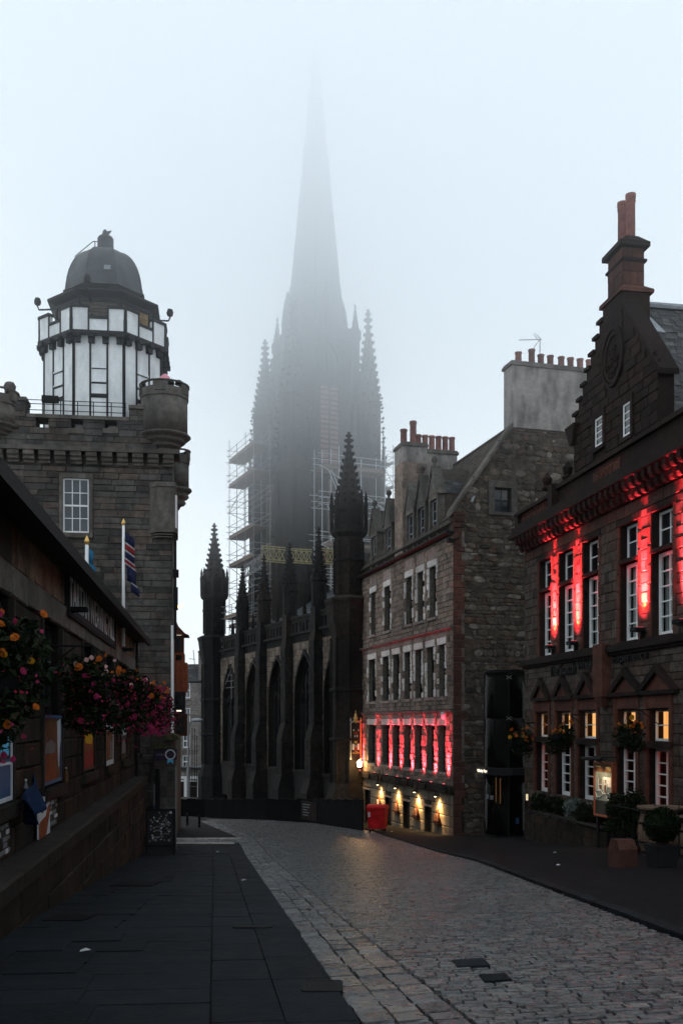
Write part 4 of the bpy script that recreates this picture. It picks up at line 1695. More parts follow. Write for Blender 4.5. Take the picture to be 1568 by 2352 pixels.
# painted oriel of the next house, seen past the corner
OW = Fr((-7.75, 46, 0), (-.126, 1, 0))
ow = thing('timber_oriel_house', 'house side with orange-red timber oriel bays beyond the tower corner', 'house', (-8.3, 47, -5.4))
f = Fr((0, 46.2, 0), (1, .126, 0))
xz = lambda x: f.u(x)
yz = lambda y: (HY - y) / F * 46
q = MB()
q.box(f, xz(360), xz(401), -5.8, yz(1420), -8, -.2)
q.build('wall', M['dressed'], ow)
for y0, y1, xr, m in ((1502, 1524, 423, 'orange_wood'), (1524, 1590, 430, 'orange_wood'), (1590, 1640, 424, 'black_timber'), (1640, 1690, 429, 'copper_wood'), (1462, 1502, 421, 'copper_wood')):
    q = MB()
    q.box(f, xz(396), xz(xr), yz(y1) + .003, yz(y0), -1.4, 0)
    o = q.build('oriel_stage', M[m], ow)
    if y1 == 1590:
        q = MB()
        for a, b in ((404, 414), (416, 428)):
            q.box(f, xz(a), xz(b), yz(1580), yz(1538), .0, .05)
        q.build('raised_panel', M['orange_wood'], o)
    else:
        q = MB()
        q.box(f, xz(405), xz(xr - 5), yz(y1 - 6), yz(y0 + 5), .0, .03)
        q.build('window_pane', M['dark_glass'], o)
q = MB()
q.prism(f, [(xz(394), yz(1462)), (xz(434), yz(1462)), (xz(425), yz(1458)), (xz(404), yz(1436)), (xz(394), yz(1436))], -1.6, .12)
q.build('oriel_roof', M['red_stone'], ow)
for y in (1461, 1633):
    q = MB()
    q.box(f, xz(406), xz(417), yz(y + 1.5), yz(y - 1.5), .03, .05)
    q.build('lit_tube', M['lit_letter'], ow)
q = MB()
q.path([(-7.6, 44, yz(1405) - .1), (-7.35, 44, yz(1405) + .05)], .03, 6)
q.build('arm', M['black_iron'], lampt := thing('street_lamp', 'lit orange street lamp on an arm at the tower corner', 'street lamp', (-7.6, 44, 4.9)))
q = MB()
q.box(Fr((-7.35, 44, yz(1405)), (1, 0, .25)), -.1, .25, -.05, .05, -.08, .08)
q.build('lantern', M['lamp_orange'], lampt)
# ================================================= CHURCH WITH TOWER AND SPIRE
Hc = Fr((.72, 60, 0), (.4007, -.9162, 0))         # long side facing the street; u = 0 at its near turret, negative further away
church = thing('church', 'soot-black gothic church with a tall spire vanishing into the fog', 'church', Hc.P(-14, -6, -6))
hv = lambda x, y, d=0.: Hc.at(x, y, d)[1]
UF = Hc.u(500)
v_par, v_cor = hv(769, 1396), hv(769, 1436)
v_apx, v_pl = hv(760, 1492), hv(741, 1829, 1.0)
bu = [Hc.u(x, .35) for x in (724, 658, 599, 550)]
edges = [0] + bu + [UF]
WB = -16.0                                         # depth of the nave
q = MB()
q.box(Hc, UF, 0, -9, v_cor, WB, -.75)
q.box(Hc, UF, 0, v_cor - .6, v_par - .35, -.75, .05)
q.box(Hc, UF, 0, v_cor - .12, v_cor + .06, .05, .3)
q.box(Hc, UF, 0, v_par - .35, v_par - .1, .05, .16)
q.build('nave_wall', M['church_stone'], church)
# pierced parapet: little uprights
for i in range(44):
    a = UF + (0 - UF) * (i + .5) / 44
    q = MB()
    q.box(Hc, a - .16, a + .16, v_cor + .065, v_par - .355, .052, .13)
    q.build('parapet_block', M['church_stone'], church)
q = MB()
q.box(Hc, UF, 0, v_par - .1, v_par + .06, -.3, .24)
q.build('parapet_coping', M['church_stone'], church)


def arch(a, b, vs_, n=9):
    """Pointed arch outline from springing left, over the apex, to springing right."""
    w_ = b - a
    r = w_ * 1.02
    out = []
    t1 = math.acos((r - w_ / 2) / r)
    for i in range(n):
        t = t1 * i / (n - 1)
        out.append((a + r - r * math.cos(t), vs_ + r * math.sin(t)))
    return out + [(2 * (a + w_ / 2) - x, y) for x, y in out[-2::-1]]


for k in range(5):
    e1, e0 = edges[k], edges[k + 1]
    c = (e0 + e1) / 2
    ww = min(3.5, (e1 - e0) - 1.5)
    a, b = c - ww / 2, c + ww / 2
    rise = ww * .88
    vsp = v_apx - rise
    vsi = hv(741, 1775, 0)
    ar = arch(a, b, vsp)
    q = MB()
    n = len(ar)
    # spandrel above and beside the arch
    top = [(a + (b - a) * i / (n - 1), v_cor - .6) for i in range(n)]
    q.strip(Hc, top, ar, -.7, .0)
    q.box(Hc, e0, a, -6.2, v_cor - .6, -.7, 0)
    q.box(Hc, b, e1, -6.2, v_cor - .6, -.7, 0)
    q.box(Hc, a, b, -6.2, vsi, -.7, 0)
    bay = q.build('bay_wall', M['church_mortar'], church)
    rA = ww * 1.02
    inside = lambda x, y: (a - .34 < x < b + .34 and vsi - .3 < y < vsp) or (y >= vsp and math.hypot(x - a - rA, y - vsp) < rA + .36 and math.hypot(x - b + rA, y - vsp) < rA + .36)
    keep = lambda x, y: not inside(x, y)
    cs = cells(e0 + .35, e1 - .35, vsi - .3, v_cor - .62, (.34, .42), (.35, .6), [], .02, keep)
    lay(bay, on(Hc, cs, -.05, .03, .012), M['church_tan'], 'stone', 60)
    # moulded arch, tracery, glass
    q = MB()
    ar2 = arch(a - .16, b + .16, vsp)
    q.strip(Hc, ar2, ar, -.3, .1)
    q.box(Hc, a - .16, a, vsi, vsp, -.3, .1)
    q.box(Hc, b, b + .16, vsi, vsp, -.3, .1)
    q.box(Hc, a - .2, b + .2, vsi - .25, vsi - .01, -.3, .2)
    q.build('arch_moulding', M['church_stone'], bay)
    q = MB()
    for j in (1, 2):
        x = a + ww * j / 3
        q.box(Hc, x - .07, x + .07, vsi, vsp + rise * .55, -.42, -.28)
    for j in range(3):
        x0, x1 = a + ww * j / 3, a + ww * (j + 1) / 3
        s1, s2 = arch(x0 + .07, x1 - .07, vsp - .3, 5), arch(x0, x1, vsp - .3, 5)
        q.strip(Hc, s2, s1, -.42, -.28)
    for t in range(10):
        t0, t1 = t * .6283, (t + 1) * .6283
        q.tube(Hc.P(c + .55 * math.cos(t0), vsp + rise * .52 + .55 * math.sin(t0), -.35), Hc.P(c + .55 * math.cos(t1), vsp + rise * .52 + .55 * math.sin(t1), -.35), .06, 5)
    q.build('tracery', M['church_stone'], bay)
    q = MB()
    q.box(Hc, a, b, vsi, v_apx, -.52, -.46)
    q.build('leaded_glass', M['dark_glass'], bay)


def crockets(q, c, r0, z0, r1, z1, n, ks, size):
    for i in range(n):
        f = (i + .5) / n
        r, z = r0 + (r1 - r0) * f, z0 + (z1 - z0) * f
        for k in range(ks):
            t = A_ch + k * 2 * math.pi / ks
            p = Vector((c[0] + math.cos(t) * (r + size * .2), c[1] + math.sin(t) * (r + size * .2), z))
            s_ = size * (1 - .35 * f)
            q.raw([p + Vector((x * s_ * .6, y * s_ * .6, h * s_ * .55)) for x, y, h in ((1, 0, 0), (0, 1, 0), (-1, 0, 0), (0, -1, 0), (math.cos(t) * .5, math.sin(t) * .5, 1), (0, 0, -1))],
                  [(0, 1, 4), (1, 2, 4), (2, 3, 4), (3, 0, 4), (1, 0, 5), (2, 1, 5), (3, 2, 5), (0, 3, 5)])


A_ch = math.atan2(-.9162, .4007)


def pinnacle(parent, c, r, zb, zs, zt, n=8, crown=False, lev=7, name='pinnacle'):
    """Shaft, crocketed spirelet and finial."""
    cv = Vector((c[0], c[1], 0))
    a0 = A_ch + math.pi / n
    q = MB()
    q.lathe(cv, [(r, zb), (r, zs - .5), (r * 1.14, zs - .42), (r * 1.14, zs - .3), (r, zs - .22), (r * .96, zs)], n, a0)
    sh_ = q.build(name, M['church_stone'], parent)
    q = MB()
    zf = zt - (zt - zs) * .16
    q.lathe(cv, [(r * .9, zs), (r * .1, zf), (r * .09, zf + .05)], n, a0)
    crockets(q, c, r * .9, zs, r * .12, zf, lev, 8 if n == 8 else 4, r * .34)
    q.build('spirelet', M['church_stone'], sh_)
    q = MB()
    h = zt - zf
    q.lathe(cv, [(r * .1, zf), (r * .34, zf + h * .18), (r * .36, zf + h * .28), (r * .12, zf + h * .38), (r * .1, zf + h * .5), (r * .24, zf + h * .6), (r * .24, zf + h * .68), (r * .08, zf + h * .76), (r * .13, zf + h * .88), (.01, zt)], 8, a0)
    q.build('finial', M['church_stone'], sh_)
    if crown:
        q = MB()
        for k in range(n):
            t = a0 + k * 2 * math.pi / n
            p = Vector((c[0] + math.cos(t) * r * 1.22, c[1] + math.sin(t) * r * 1.22, 0))
            q.lathe(p, [(r * .13, zs - 1.6), (r * .15, zs - .1), (r * .17, zs), (r * .1, zs + .3), (r * .13, zs + .42), (.01, zs + .9)], 6)
        q.lathe(cv, [(r * 1.02, zs - 2.0), (r * 1.3, zs - 1.75), (r * 1.3, zs - 1.5), (r * 1.05, zs - 1.3), (r * 1.05, zs - .5), (r * 1.16, zs - .35), (r * 1.16, zs), (r * .9, zs + .02)], n, a0, caps=False)
        q.build('crown', M['church_stone'], sh_)
    return sh_


def cz(y, Y):
    return (HY - y) / F * Y


# buttresses with weathered offsets and a pinnacle each
for i, (uu, yt) in enumerate(zip(bu, (1209, 1245, 1273, 1298))):
    P0 = Hc.P(uu, 0, .1)
    tb = thing
    q = MB()
    q.box(Hc, uu - .62, uu + .62, -7, v_pl - .02, 0, 1.2)
    q.tap(Hc, uu, v_pl - .02, v_pl + .9, .42, .6, .48, .78, .5)
    q.box(Hc, uu - .5, uu + .5, v_pl + .9, v_pl + 3.6, 0, .9)
    q.tap(Hc, uu, v_pl + 3.6, v_pl + 4.6, .3, .49, .44, .6, .34)
    q.box(Hc, uu - .46, uu + .46, v_pl + 4.6, v_cor - .8, 0, .62)
    q.tap(Hc, uu, v_cor - .8, v_cor - .2, .24, .455, .42, .38, .3)
    q.box(Hc, uu - .44, uu + .44, v_cor - .2, v_par + .3, -.35, .54)
    bt_ = q.build('buttress', M['church_stone'], church)
    for d, lo, hi in ((.9, v_pl + 1, v_pl + 3.5), (.62, v_pl + 4.7, v_cor - .9)):
        hw = .5 if d > .8 else .46
        lay(bt_, on(Hc, cells(uu - hw, uu + hw, lo, hi, (.4, .5), (.45, .8), [], .02), d - .04, d + .03, .012), M['church_stone'], 'stone', 14)
        fs_ = Fr(Hc.P(uu + hw, 0, 0), -Hc.N)      # side turned to the camera
        lay(bt_, on(fs_, cells(-d, 0, lo, hi, (.4, .5), (.45, .8), [], .02), -.04, .03, .012), M['church_stone'], 'side_stone', 14)
    zt_ = cz(yt, P0.y)
    pinnacle(church, (P0.x, P0.y), .52, v_par + .3, v_par + .3 + (zt_ - v_par) * .38, zt_, 8, False, 8)
    P1 = Hc.P(uu - 2.6, 0, .1)
    pinnacle(church, (P1.x, P1.y), .16, v_par, v_par + .5, v_par + 1.5, 4, False, 3, 'parapet_finial')
# end turrets
for uu, d, r, yc, yt, lb in ((0, .3, .86, 1237, 991, 0), (UF, .3, .92, 1373, 1201, 1)):
    P0 = Hc.P(uu, 0, d)
    cv = Vector((P0.x, P0.y, 0))
    q = MB()
    zc = cz(yc, P0.y)
    a0 = A_ch + math.pi / 8
    q.lathe(cv, [(1.45, -7), (1.45, v_pl - .1), (1.06, v_pl + 1), (1.06, v_par - 2.2), (1.3, v_par - 1.2), (1.42, v_par - .2), (1.5, v_par), (1.5, v_par + .15), (r, v_par + .4), (r, zc)], 8, a0)
    st_ = q.build('stair_turret', M['church_stone'], church)
    q = MB()
    for k in range(8):
        t = a0 + k * math.pi / 4
        for z in np.arange(v_par + 1, zc - .5, .9):
            q.raw([Vector((P0.x + math.cos(t + s_) * r * (1.012), P0.y + math.sin(t + s_) * r * 1.012, z + dz)) for s_, dz in ((0, 0), (.3, 0), (.3, .42), (0, .42))], [(0, 1, 2, 3)])
    o = q.build('quoin_field', M['church_stone'], st_)
    o['kind'] = 'stuff'
    for k in range(8):          # angle shafts and bands
        t = a0 + k * math.pi / 4
        q = MB()
        for rr_, z0, z1 in ((1.07, v_pl + 1, v_par - 2.2), (r, v_par + .5, zc - .2)):
            q.tube((P0.x + math.cos(t) * rr_, P0.y + math.sin(t) * rr_, z0), (P0.x + math.cos(t) * rr_, P0.y + math.sin(t) * rr_, z1), .1, 6)
        q.build('angle_shaft', M['church_stone'], st_)
    for z in (v_pl + 3.5, v_pl + 6.5, v_par + 2.4):
        rr_ = 1.07 if z < v_par else r
        q = MB()
        q.lathe(cv, [(rr_, z), (rr_ + .14, z + .08), (rr_ + .14, z + .2), (rr_, z + .3)], 8, a0, caps=False)
        q.build('band', M['church_stone'], st_)
    zt_ = cz(yt, P0.y)
    pinnacle(church, (P0.x, P0.y), r, zc, zc + 2.0 if lb == 0 else zc + 1.7, zt_, 8, True, 9)
# nave roof with snow guards
vr0, vr1 = v_par - .2, v_par + 4.1
A_, B_ = Hc.P(UF + 4, vr1, -8), Hc.P(0, vr1, -8)
RF = Fr(Hc.P(0, vr0, -.6), Hc.U, (Hc.P(0, vr1, -8) - Hc.P(0, vr0, -.6)))
rl = (Hc.P(0, vr1, -8) - Hc.P(0, vr0, -.6)).length
q = MB()
q.box(RF, UF, 0, 0, rl, -.2, 0)
nr = q.build('nave_roof', M['church_roof'], church)
lay(nr, on(RF, cells(-13, -.2, .1, rl * .8, (.3, .32), (.3, .45), [], .01), -.01, .03, .008), M['church_roof'], 'slate', 220, 'flag')
q = MB()
RF2 = Fr(Hc.P(0, vr0, WB + .6), -Hc.U, (Hc.P(0, vr1, -8) - Hc.P(0, vr0, WB + .6)))
q.box(RF2, 0, -UF, 0, rl, -.2, -.003)
q.build('nave_roof', M['church_roof'], church)
for k in range(5):
    q = MB()
    z = .5 + k * .35
    q.tube(RF.P(-12, z, .16), RF.P(-.5, z + .15, .16), .03, 5)
    q.build('roof_rail', M['lead'], nr)
q = MB()
q.prism(Fr(Hc.P(-.3, 0, 0), -Hc.N), [(.6, vr0), (8, vr1 + .2), (15.4, vr0)], -.5, 0)
q.build('gable', M['church_stone'], church)

# ---- tower
tc = Vector((-2.3, 87, 0))
TU, TN = Hc.U, Hc.N


def tp_(u, n, z=0):
    return tc + TU * u + TN * n + Vector((0, 0, z))


faces = [Fr(tc, TN.cross(Z3) * -1 if False else TU), ]
q = MB()
sq_ = lambda h: [(h * math.sqrt(2), 0)]


def square(q, prof):
    return q.lathe(tc, [(h * math.sqrt(2), z) for h, z in prof], 4, A_ch + math.pi / 4)


square(q, [(4.3, -8), (4.2, 12), (3.9, 12.4), (3.85, 21), (3.95, 21.2), (3.95, 21.6), (3.5, 22)])
tw = q.build('tower_stage', M['church_stone'], church)
q = MB()
square(q, [(3.1, 21.8), (3.0, 27), (2.95, 33.2), (3.05, 33.4), (3.05, 34.2), (2.9, 34.2)])
bf = q.build('belfry_stage', M['church_stone'], church)
for nm, nu in ((0, TU), (1, TN)):
    # belfry opening with louvres and flanking shafts on each seen face
    fx = Fr(tc + nu * 3.06, Z3.cross(nu))
    ax = MB()
    for s_ in (-1, 1):
        ax.box(fx, s_ * 1.0 - .14, s_ * 1.0 + .14, 22, 32.6, -.1, .22)
        ax.box(fx, s_ * 2.3 - .2, s_ * 2.3 + .2, 22, 32.6, -.1, .3)
    ax.strip(fx, arch(-1.0, 1.0, 31), arch(-.8, .8, 31), -.1, .2)
    ax.build('belfry_moulding', M['church_stone'], bf)
    for s_ in (-.45, .45):
        for i in range(16):
            z = 22.3 + i * .42
            qq = MB()
            qq.hexa([fx.P(s_ - .36, z, .02), fx.P(s_ + .36, z, .02), fx.P(s_ + .36, z, .16), fx.P(s_ - .36, z, .16),
                     fx.P(s_ - .36, z + .26, -.04), fx.P(s_ + .36, z + .26, -.04), fx.P(s_ + .36, z + .3, .04), fx.P(s_ - .36, z + .3, .04)])
            qq.build('louvre', M['pink_louvre'], bf)
    # lower stage: panelled shafts
    fx = Fr(tc + nu * 4.3, Z3.cross(nu))
    for k, x in enumerate((-2.6, -1.5, -.4, .7, 1.8, 2.8)):
        ax = MB()
        ax.box(fx, x - .16, x + .16, -6, 20.6, -.5, .14)
        ax.build('panel_shaft', M['church_stone'] if k not in (2, 3) else M['church_tan'], tw)
for k in range(4):
    t = A_ch + math.pi / 4 + k * math.pi / 2
    for Rr, r, zb, zs, zt_, lv in ((4.95, 1.22, -8, 27.0, 36.0 if k != 2 else 34.8, 10), (3.75, .42, 30, 34.2, 36.6, 4)):
        c = (tc.x + math.cos(t) * Rr, tc.y + math.sin(t) * Rr)
        if Rr > 4:
            q = MB()
            q.lathe(Vector((c[0], c[1], 0)), [(1.75, -8), (1.65, 11.6), (1.42, 12.3), (1.42, 20.8), (1.55, 21), (1.5, 21.6), (1.2, 22)], 8, A_ch + math.pi / 8)
            crockets(q, c, 1.5, 22.4, 1.15, 28.5, 7, 8, .34)
            q.build('corner_buttress', M['church_stone'], church)
            pinnacle(church, c, 1.1, 21.9, 28, zt_, 8, False, lv)
        else:
            pinnacle(church, c, r, zb, zs, zt_, 4, False, lv)
q = MB()
q.lathe(tc, [(2.9, 33.0), (2.62, 34.4), (2.35, 37.2), (.09, 61.0), (.02, 61.4)], 8, A_ch + math.pi / 8)
crockets(q, tc, 2.75, 34, 2.3, 38.5, 5, 8, .3)
sp = q.build('spire', M['church_stone'], church)
for k in range(4):
    t = A_ch + k * math.pi / 2
    nu = Vector((math.cos(t), math.sin(t), 0))
    fx = Fr(tc + nu * 2.55, Z3.cross(nu))
    q = MB()
    q.prism(fx, [(-.6, 34.2), (.6, 34.2), (.6, 36.2), (0, 37.8), (-.6, 36.2)], -.9, .2)
    q.build('lucarne', M['church_stone'], sp)

# slim pinnacles clustered on the set-offs of the tower
for nu, tu in ((TU, TN), (TN, TU), (-TN, TU), (-TU, TN)):
    for s_, zb, zt_ in ((-1.7, 21.6, 27.2), (1.7, 21.6, 27.2), (0, 33.6, 37.0), (-3.3, 21.6, 29.5), (3.3, 21.6, 29.5)):
        off_ = 3.75 if zb < 30 else 2.95
        p = tc + nu * off_ + tu * s_
        pinnacle(church, (p.x, p.y), .3 if zb < 30 else .26, zb - 4, zb + 1.6, zt_, 4, False, 5)
    fx = Fr(tc + nu * 4.2, Z3.cross(nu))
    for z in (-1.0, 5.0, 11.5, 16.0):
        q = MB()
        q.box(fx, -3.9, 3.9, z, z + .22, -.5, .26)
        q.build('string_course', M['church_stone'], tw)
    for k in range(3):
        a = -2.05 + 2.05 * k - .62
        q = MB()
        q.strip(fx, arch(a, a + 1.24, 9.4, 5), arch(a + .18, a + 1.06, 9.4, 5), -.4, .2)
        q.strip(fx, arch(a, a + 1.24, 19.0, 5), arch(a + .18, a + 1.06, 19.0, 5), -.4, .2)
        q.build('blind_arch', M['church_stone'], tw)
for k in range(4):
    t = A_ch + math.pi / 4 + k * math.pi / 2
    for j in range(4):
        t2 = t + (j - 1.5) * 1.1
        c = (tc.x + math.cos(t) * 4.95 + math.cos(t2) * 1.35, tc.y + math.sin(t) * 4.95 + math.sin(t2) * 1.35)
        pinnacle(church, c, .2, 18, 22.4, 25.5, 4, False, 4, 'turret_pinnacle')
        pinnacle(church, c, .17, 10, 13, 15.4, 4, False, 4, 'turret_pinnacle')

# ---- scaffolding round the tower


def scaffold(label, O, ux, nx, us, ns, zs, seed, lean=(), tube=None, decks=.6):
    """Tubes: every standard, ledger, board deck and brace its own part."""
    rr = random.Random(seed)
    tube = tube or M['galvanised']
    P = lambda u, n, z: O + ux * u + nx * n + Vector((0, 0, z))
    t = thing('scaffold', label, 'scaffold', P(us[0], ns[0], zs[0]))
    for u in us:
        for n in ns:
            q = MB()
            q.tube(P(u, n, zs[0] - 1), P(u, n, zs[-1] + rr.uniform(.8, 2.2)), .032, 5)
            q.build('standard', tube, t)
    for z in zs:
        for dz in (0, .55, 1.05):
            for n in ns:
                q = MB()
                q.tube(P(us[0] - rr.uniform(.1, .8), n, z + dz), P(us[-1] + rr.uniform(.1, .5), n, z + dz), .025, 5)
                q.build('ledger', tube, t)
            for u in us[::max(1, len(us) - 1)]:
                q = MB()
                q.tube(P(u, ns[0] - .2, z + dz), P(u, ns[-1] + .3, z + dz), .025, 5)
                q.build('transom', M['galvanised'], t)
        if rr.random() < decks:
            q = MB()
            q.hexa([P(us[0], ns[0], z - .09), P(us[-1], ns[0], z - .09), P(us[-1], ns[-1], z - .09), P(us[0], ns[-1], z - .09),
                    P(us[0], ns[0], z - .03), P(us[-1], ns[0], z - .03), P(us[-1], ns[-1], z - .03), P(us[0], ns[-1], z - .03)])
            q.build('board_deck', M['scaffold_board'], t)
            q = MB()
            q.hexa([P(us[0], ns[-1], z - .02), P(us[-1], ns[-1], z - .02), P(us[-1], ns[-1] + .04, z - .02), P(us[0], ns[-1] + .04, z - .02),
                    P(us[0], ns[-1], z + .22), P(us[-1], ns[-1], z + .22), P(us[-1], ns[-1] + .04, z + .22), P(us[0], ns[-1] + .04, z + .22)])
            q.build('toe_board', M['scaffold_board'], t)
    for a, b in zip(zs, zs[1:]):
        q = MB()
        s_ = rr.choice((0, 1))
        q.tube(P(us[s_ - 1], ns[-1] + .05, a), P(us[-s_], ns[-1] + .05, b), .03, 5)
        q.build('brace', tube, t)
    for (u0, n0, z0, u1, n1, z1) in lean:
        for e in (0, .28):
            q = MB()
            q.tube(P(u0 + e, n0, z0), P(u1 + e, n1, z1), .035, 5)
            q.build('ladder_rail', tube, t)
    return t


scaffold('tall tube scaffold with board decks on the left side of the church tower', tc, TU, TN, (-3.4, -1.2, 1.2, 3.4), (5.5, 6.9), (4.5, 8.5, 11.4, 13.9, 16.4, 18.7, 21.0, 23.2), 1)
scaffold('tube scaffold with raking ladders on the face of the church tower', tc, TN, TU, (-3.6, -1.4, .6, 2.1), (4.9, 6.6), (8.6, 11.6, 14.6, 17.9, 21.0), 2,
         [(1.2, 6.3, 21, -.2, 6.3, 18), (1.2, 6.3, 17.9, -.2, 6.3, 14.6), (1.2, 6.3, 14.6, 0, 6.3, 11.6)], M['pale_tube'], .8)
scaffold('narrow scaffold edging the right side of the church tower', tc, TU, -TN, (-1.6, .2), (6.2, 7.6), (15, 17.2, 19.4, 21.6, 23.8), 3)
scaffold('low scaffold with lattice beams beside the far pinnacles of the church', tc, TU, TN, (-1.2, .8, 2.8), (6.2, 8.0), (3.0, 6.0, 9.0), 4)


def truss(label, a, b, h, m, n, panel=None):
    t = thing('lattice_beam', label, 'lattice beam', a)
    a, b = Vector(a), Vector(b)
    up = Vector((0, 0, h))
    for k in (0, .14, .86, 1):
        q = MB()
        q.tube(a + up * k, b + up * k, .045, 5)
        q.build('chord', m, t)
    for i in range(n):
        p, r_ = a.lerp(b, i / n), a.lerp(b, (i + 1) / n)
        for s_, e in ((p + up * .1, r_ + up * .9), (p + up * .9, r_ + up * .1), (p, p + up)):
            q = MB()
            q.tube(s_, e, .032, 4)
            q.build('lattice_bar', m, t)
    if panel:
        q = MB()
        d = (b - a).cross(Z3).normalized() * -.08
        q.hexa([a + d, b + d, b + d * 2, a + d * 2, a + d + up, b + d + up, b + d * 2 + up, a + d * 2 + up])
        q.build('panel', panel, t)


def at_Y(x, y, Y):
    return Vector(((x - HX) / F * Y, Y, (HY - y) / F * Y))


truss('yellow lattice beam on the left part of the tower scaffold', at_Y(602, 1288, 78), at_Y(655, 1293, 77.5), 1.2, M['yellow_paint'], 4)
truss('yellowed lattice beam between two pinnacles in front of the tower', at_Y(668, 1292, 77.4), at_Y(716, 1295, 77), 1.1, M['yellow_paint'], 4)
truss('short yellow lattice beam backed by a dark red panel', at_Y(738, 1294, 76.8), at_Y(778, 1296, 76.4), 1.15, M['yellow_paint'], 3, M['red_stone'])
truss('pale lattice beam sloping down behind the far pinnacles', at_Y(560, 1328, 80), at_Y(605, 1302, 78), 1.0, M['galvanised'], 5)

# black hoarding and railing before the church, with a reddish notice
hp = [ground_at(x, y) for x, y in ((392, 1868), (470, 1871), (612, 1882), (720, 1889), (832, 1906))]
hd = thing('hoarding', 'long black boarded fence along the foot of the church', 'fence', hp[2])
for a, b in zip(hp, hp[1:]):
    n = max(2, int((b - a).length / 1.2))
    for i in range(n):
        p, r_ = a.lerp(b, i / n), a.lerp(b, (i + 1) / n)
        ff = Fr(Vector((p.x, p.y, 0)), Vector((r_.x - p.x, r_.y - p.y, 0)))
        ln = (Vector((r_.x, r_.y, 0)) - Vector((p.x, p.y, 0))).length
        top = max(cz(1836, p.y), p.z + 1.0)
        q = MB()
        q.box(ff, .006, ln - .006, p.z - .15, top, -.05, 0)
        o = q.build('fence_panel', M['hoarding'], hd)
        q = MB()
        q.box(ff, 0, ln, top + .003, top + .07, -.09, .05)
        q.build('rail', M['hoarding'], o)
pa, pb = ground_at(692, 1887), ground_at(728, 1890)
ff = Fr(Vector((pa.x, pa.y - .12, 0)), Vector((pb.x - pa.x, pb.y - pa.y, 0)))
ln = ((pb - pa)).length
q = MB()
q.box(ff, 0, ln, cz(1881, pa.y), cz(1838, pa.y), -.04, .02)
t = thing('notice', 'dull red notice panel fixed to the black fence by the church', 'notice', pa)
q.build('panel', M['red_dark'], t)
for i in range(5):
    q = MB()
    q.box(ff, ln * .12, ln * R.uniform(.4, .6), cz(1845 + i * 6, pa.y) - .05, cz(1845 + i * 6, pa.y), .02, .026)
    q.build('print', M['print_grey'], t)
# ================================================= GREY STONE TENEMENT IN THE MIDDLE
G = Fr((5.12, 45, 0), (.2634, -.9647, 0))         # street front; u = 0 at the near corner, negative away from the camera
GG = Fr((5.12, 45, 0), (.9647, .2634, 0))         # rubble gable; u = 0 at the same corner
ten = thing('tenement', 'grey stone tenement with pale window margins, dormers and a rubble gable', 'building', G.P(-6, -5.5, -3))
UG = G.u(832)
g_led = G.at(1034, 1806)[1]
gr1 = (G.at(1014, 1774)[1], G.at(1014, 1666)[1])
gr2 = (G.at(1014, 1600)[1], G.at(1014, 1481)[1])
gr3 = (G.at(993, 1418)[1], G.at(993, 1302)[1])
s1, s2, s3 = G.at(1034, 1632)[1], G.at(1034, 1440)[1], G.at(1006, 1242)[1]
x1 = [(846, 862), (878, 893), (902, 916.5), (928, 942.5), (952.6, 968), (980, 995.8), (1006.8, 1021.8)]
x3 = [(851, 862), (882, 896), (931.6, 946), (958, 972), (985, 1000.8)]
c1 = [(G.u(a), G.u(b)) for a, b in x1]
c3 = [(G.u(a), G.u(b)) for a, b in x3]
hol = [(a, b, *gr1) for a, b in c1] + [(a, b, *gr2) for a, b in c1] + [(a, b, *gr3) for a, b in c3]
wall(G, UG, 0, g_led, s3 + .1, hol, -.55, -.03).build('wall', M['grey_mortar'], ten)
q = MB()
q.box(G, UG, -.6, -7, s3, -9.5, -1.6)
q.box(G, UG, -.6, g_led, s3, -1.6, -1.0)
q.build('wall_core', M['shop_dark'], ten)
# pale dressed stones round the windows
quo, lin, panels = [], [], []
R5 = random.Random(77)
for row, cc in ((gr1, c1), (gr2, c1), (gr3, c3)):
    for i, (a, b) in enumerate(cc):
        lin.append((a - .17, b + .17, row[1] + .006, row[1] + .34))
        v = row[0]
        if row is gr1:
            continue
        for side in (0, 1):
            if row is gr3 and side == 1 and i in (0,):
                continue
            v = row[0]
            while v < row[1] - .1:
                h = R5.uniform(.24, .42)
                h = min(h, row[1] - v)
                w_ = R5.choice((.15, .27))
                if R5.random() < .68:
                    u0 = a - w_ if side == 0 else b
                    quo.append((u0 + .005, u0 + w_ - .01, v + .006, v + h - .008))
                v += h
blocked = hol + [(a - .005, b + .005, c - .005, d + .005) for a, b, c, d in lin + quo]
lay(ten, on(G, lin, -.05, .04, .004), M['pale_stone'], 'lintel', 30)
lay(ten, on(G, quo, -.05, .03, .008), M['pale_stone'], 'quoin', 160)
sil = [(a - .12, b + .12, row[0] - .16, row[0] - .006) for row, cc in ((gr1, c1), (gr2, c1), (gr3, c3)) for a, b in cc]
lay(ten, on(G, sil, -.05, .1, .004), M['pink_stone'], 'sill', 30)
blocked += [(a, b, c - .005, d) for a, b, c, d in sil]
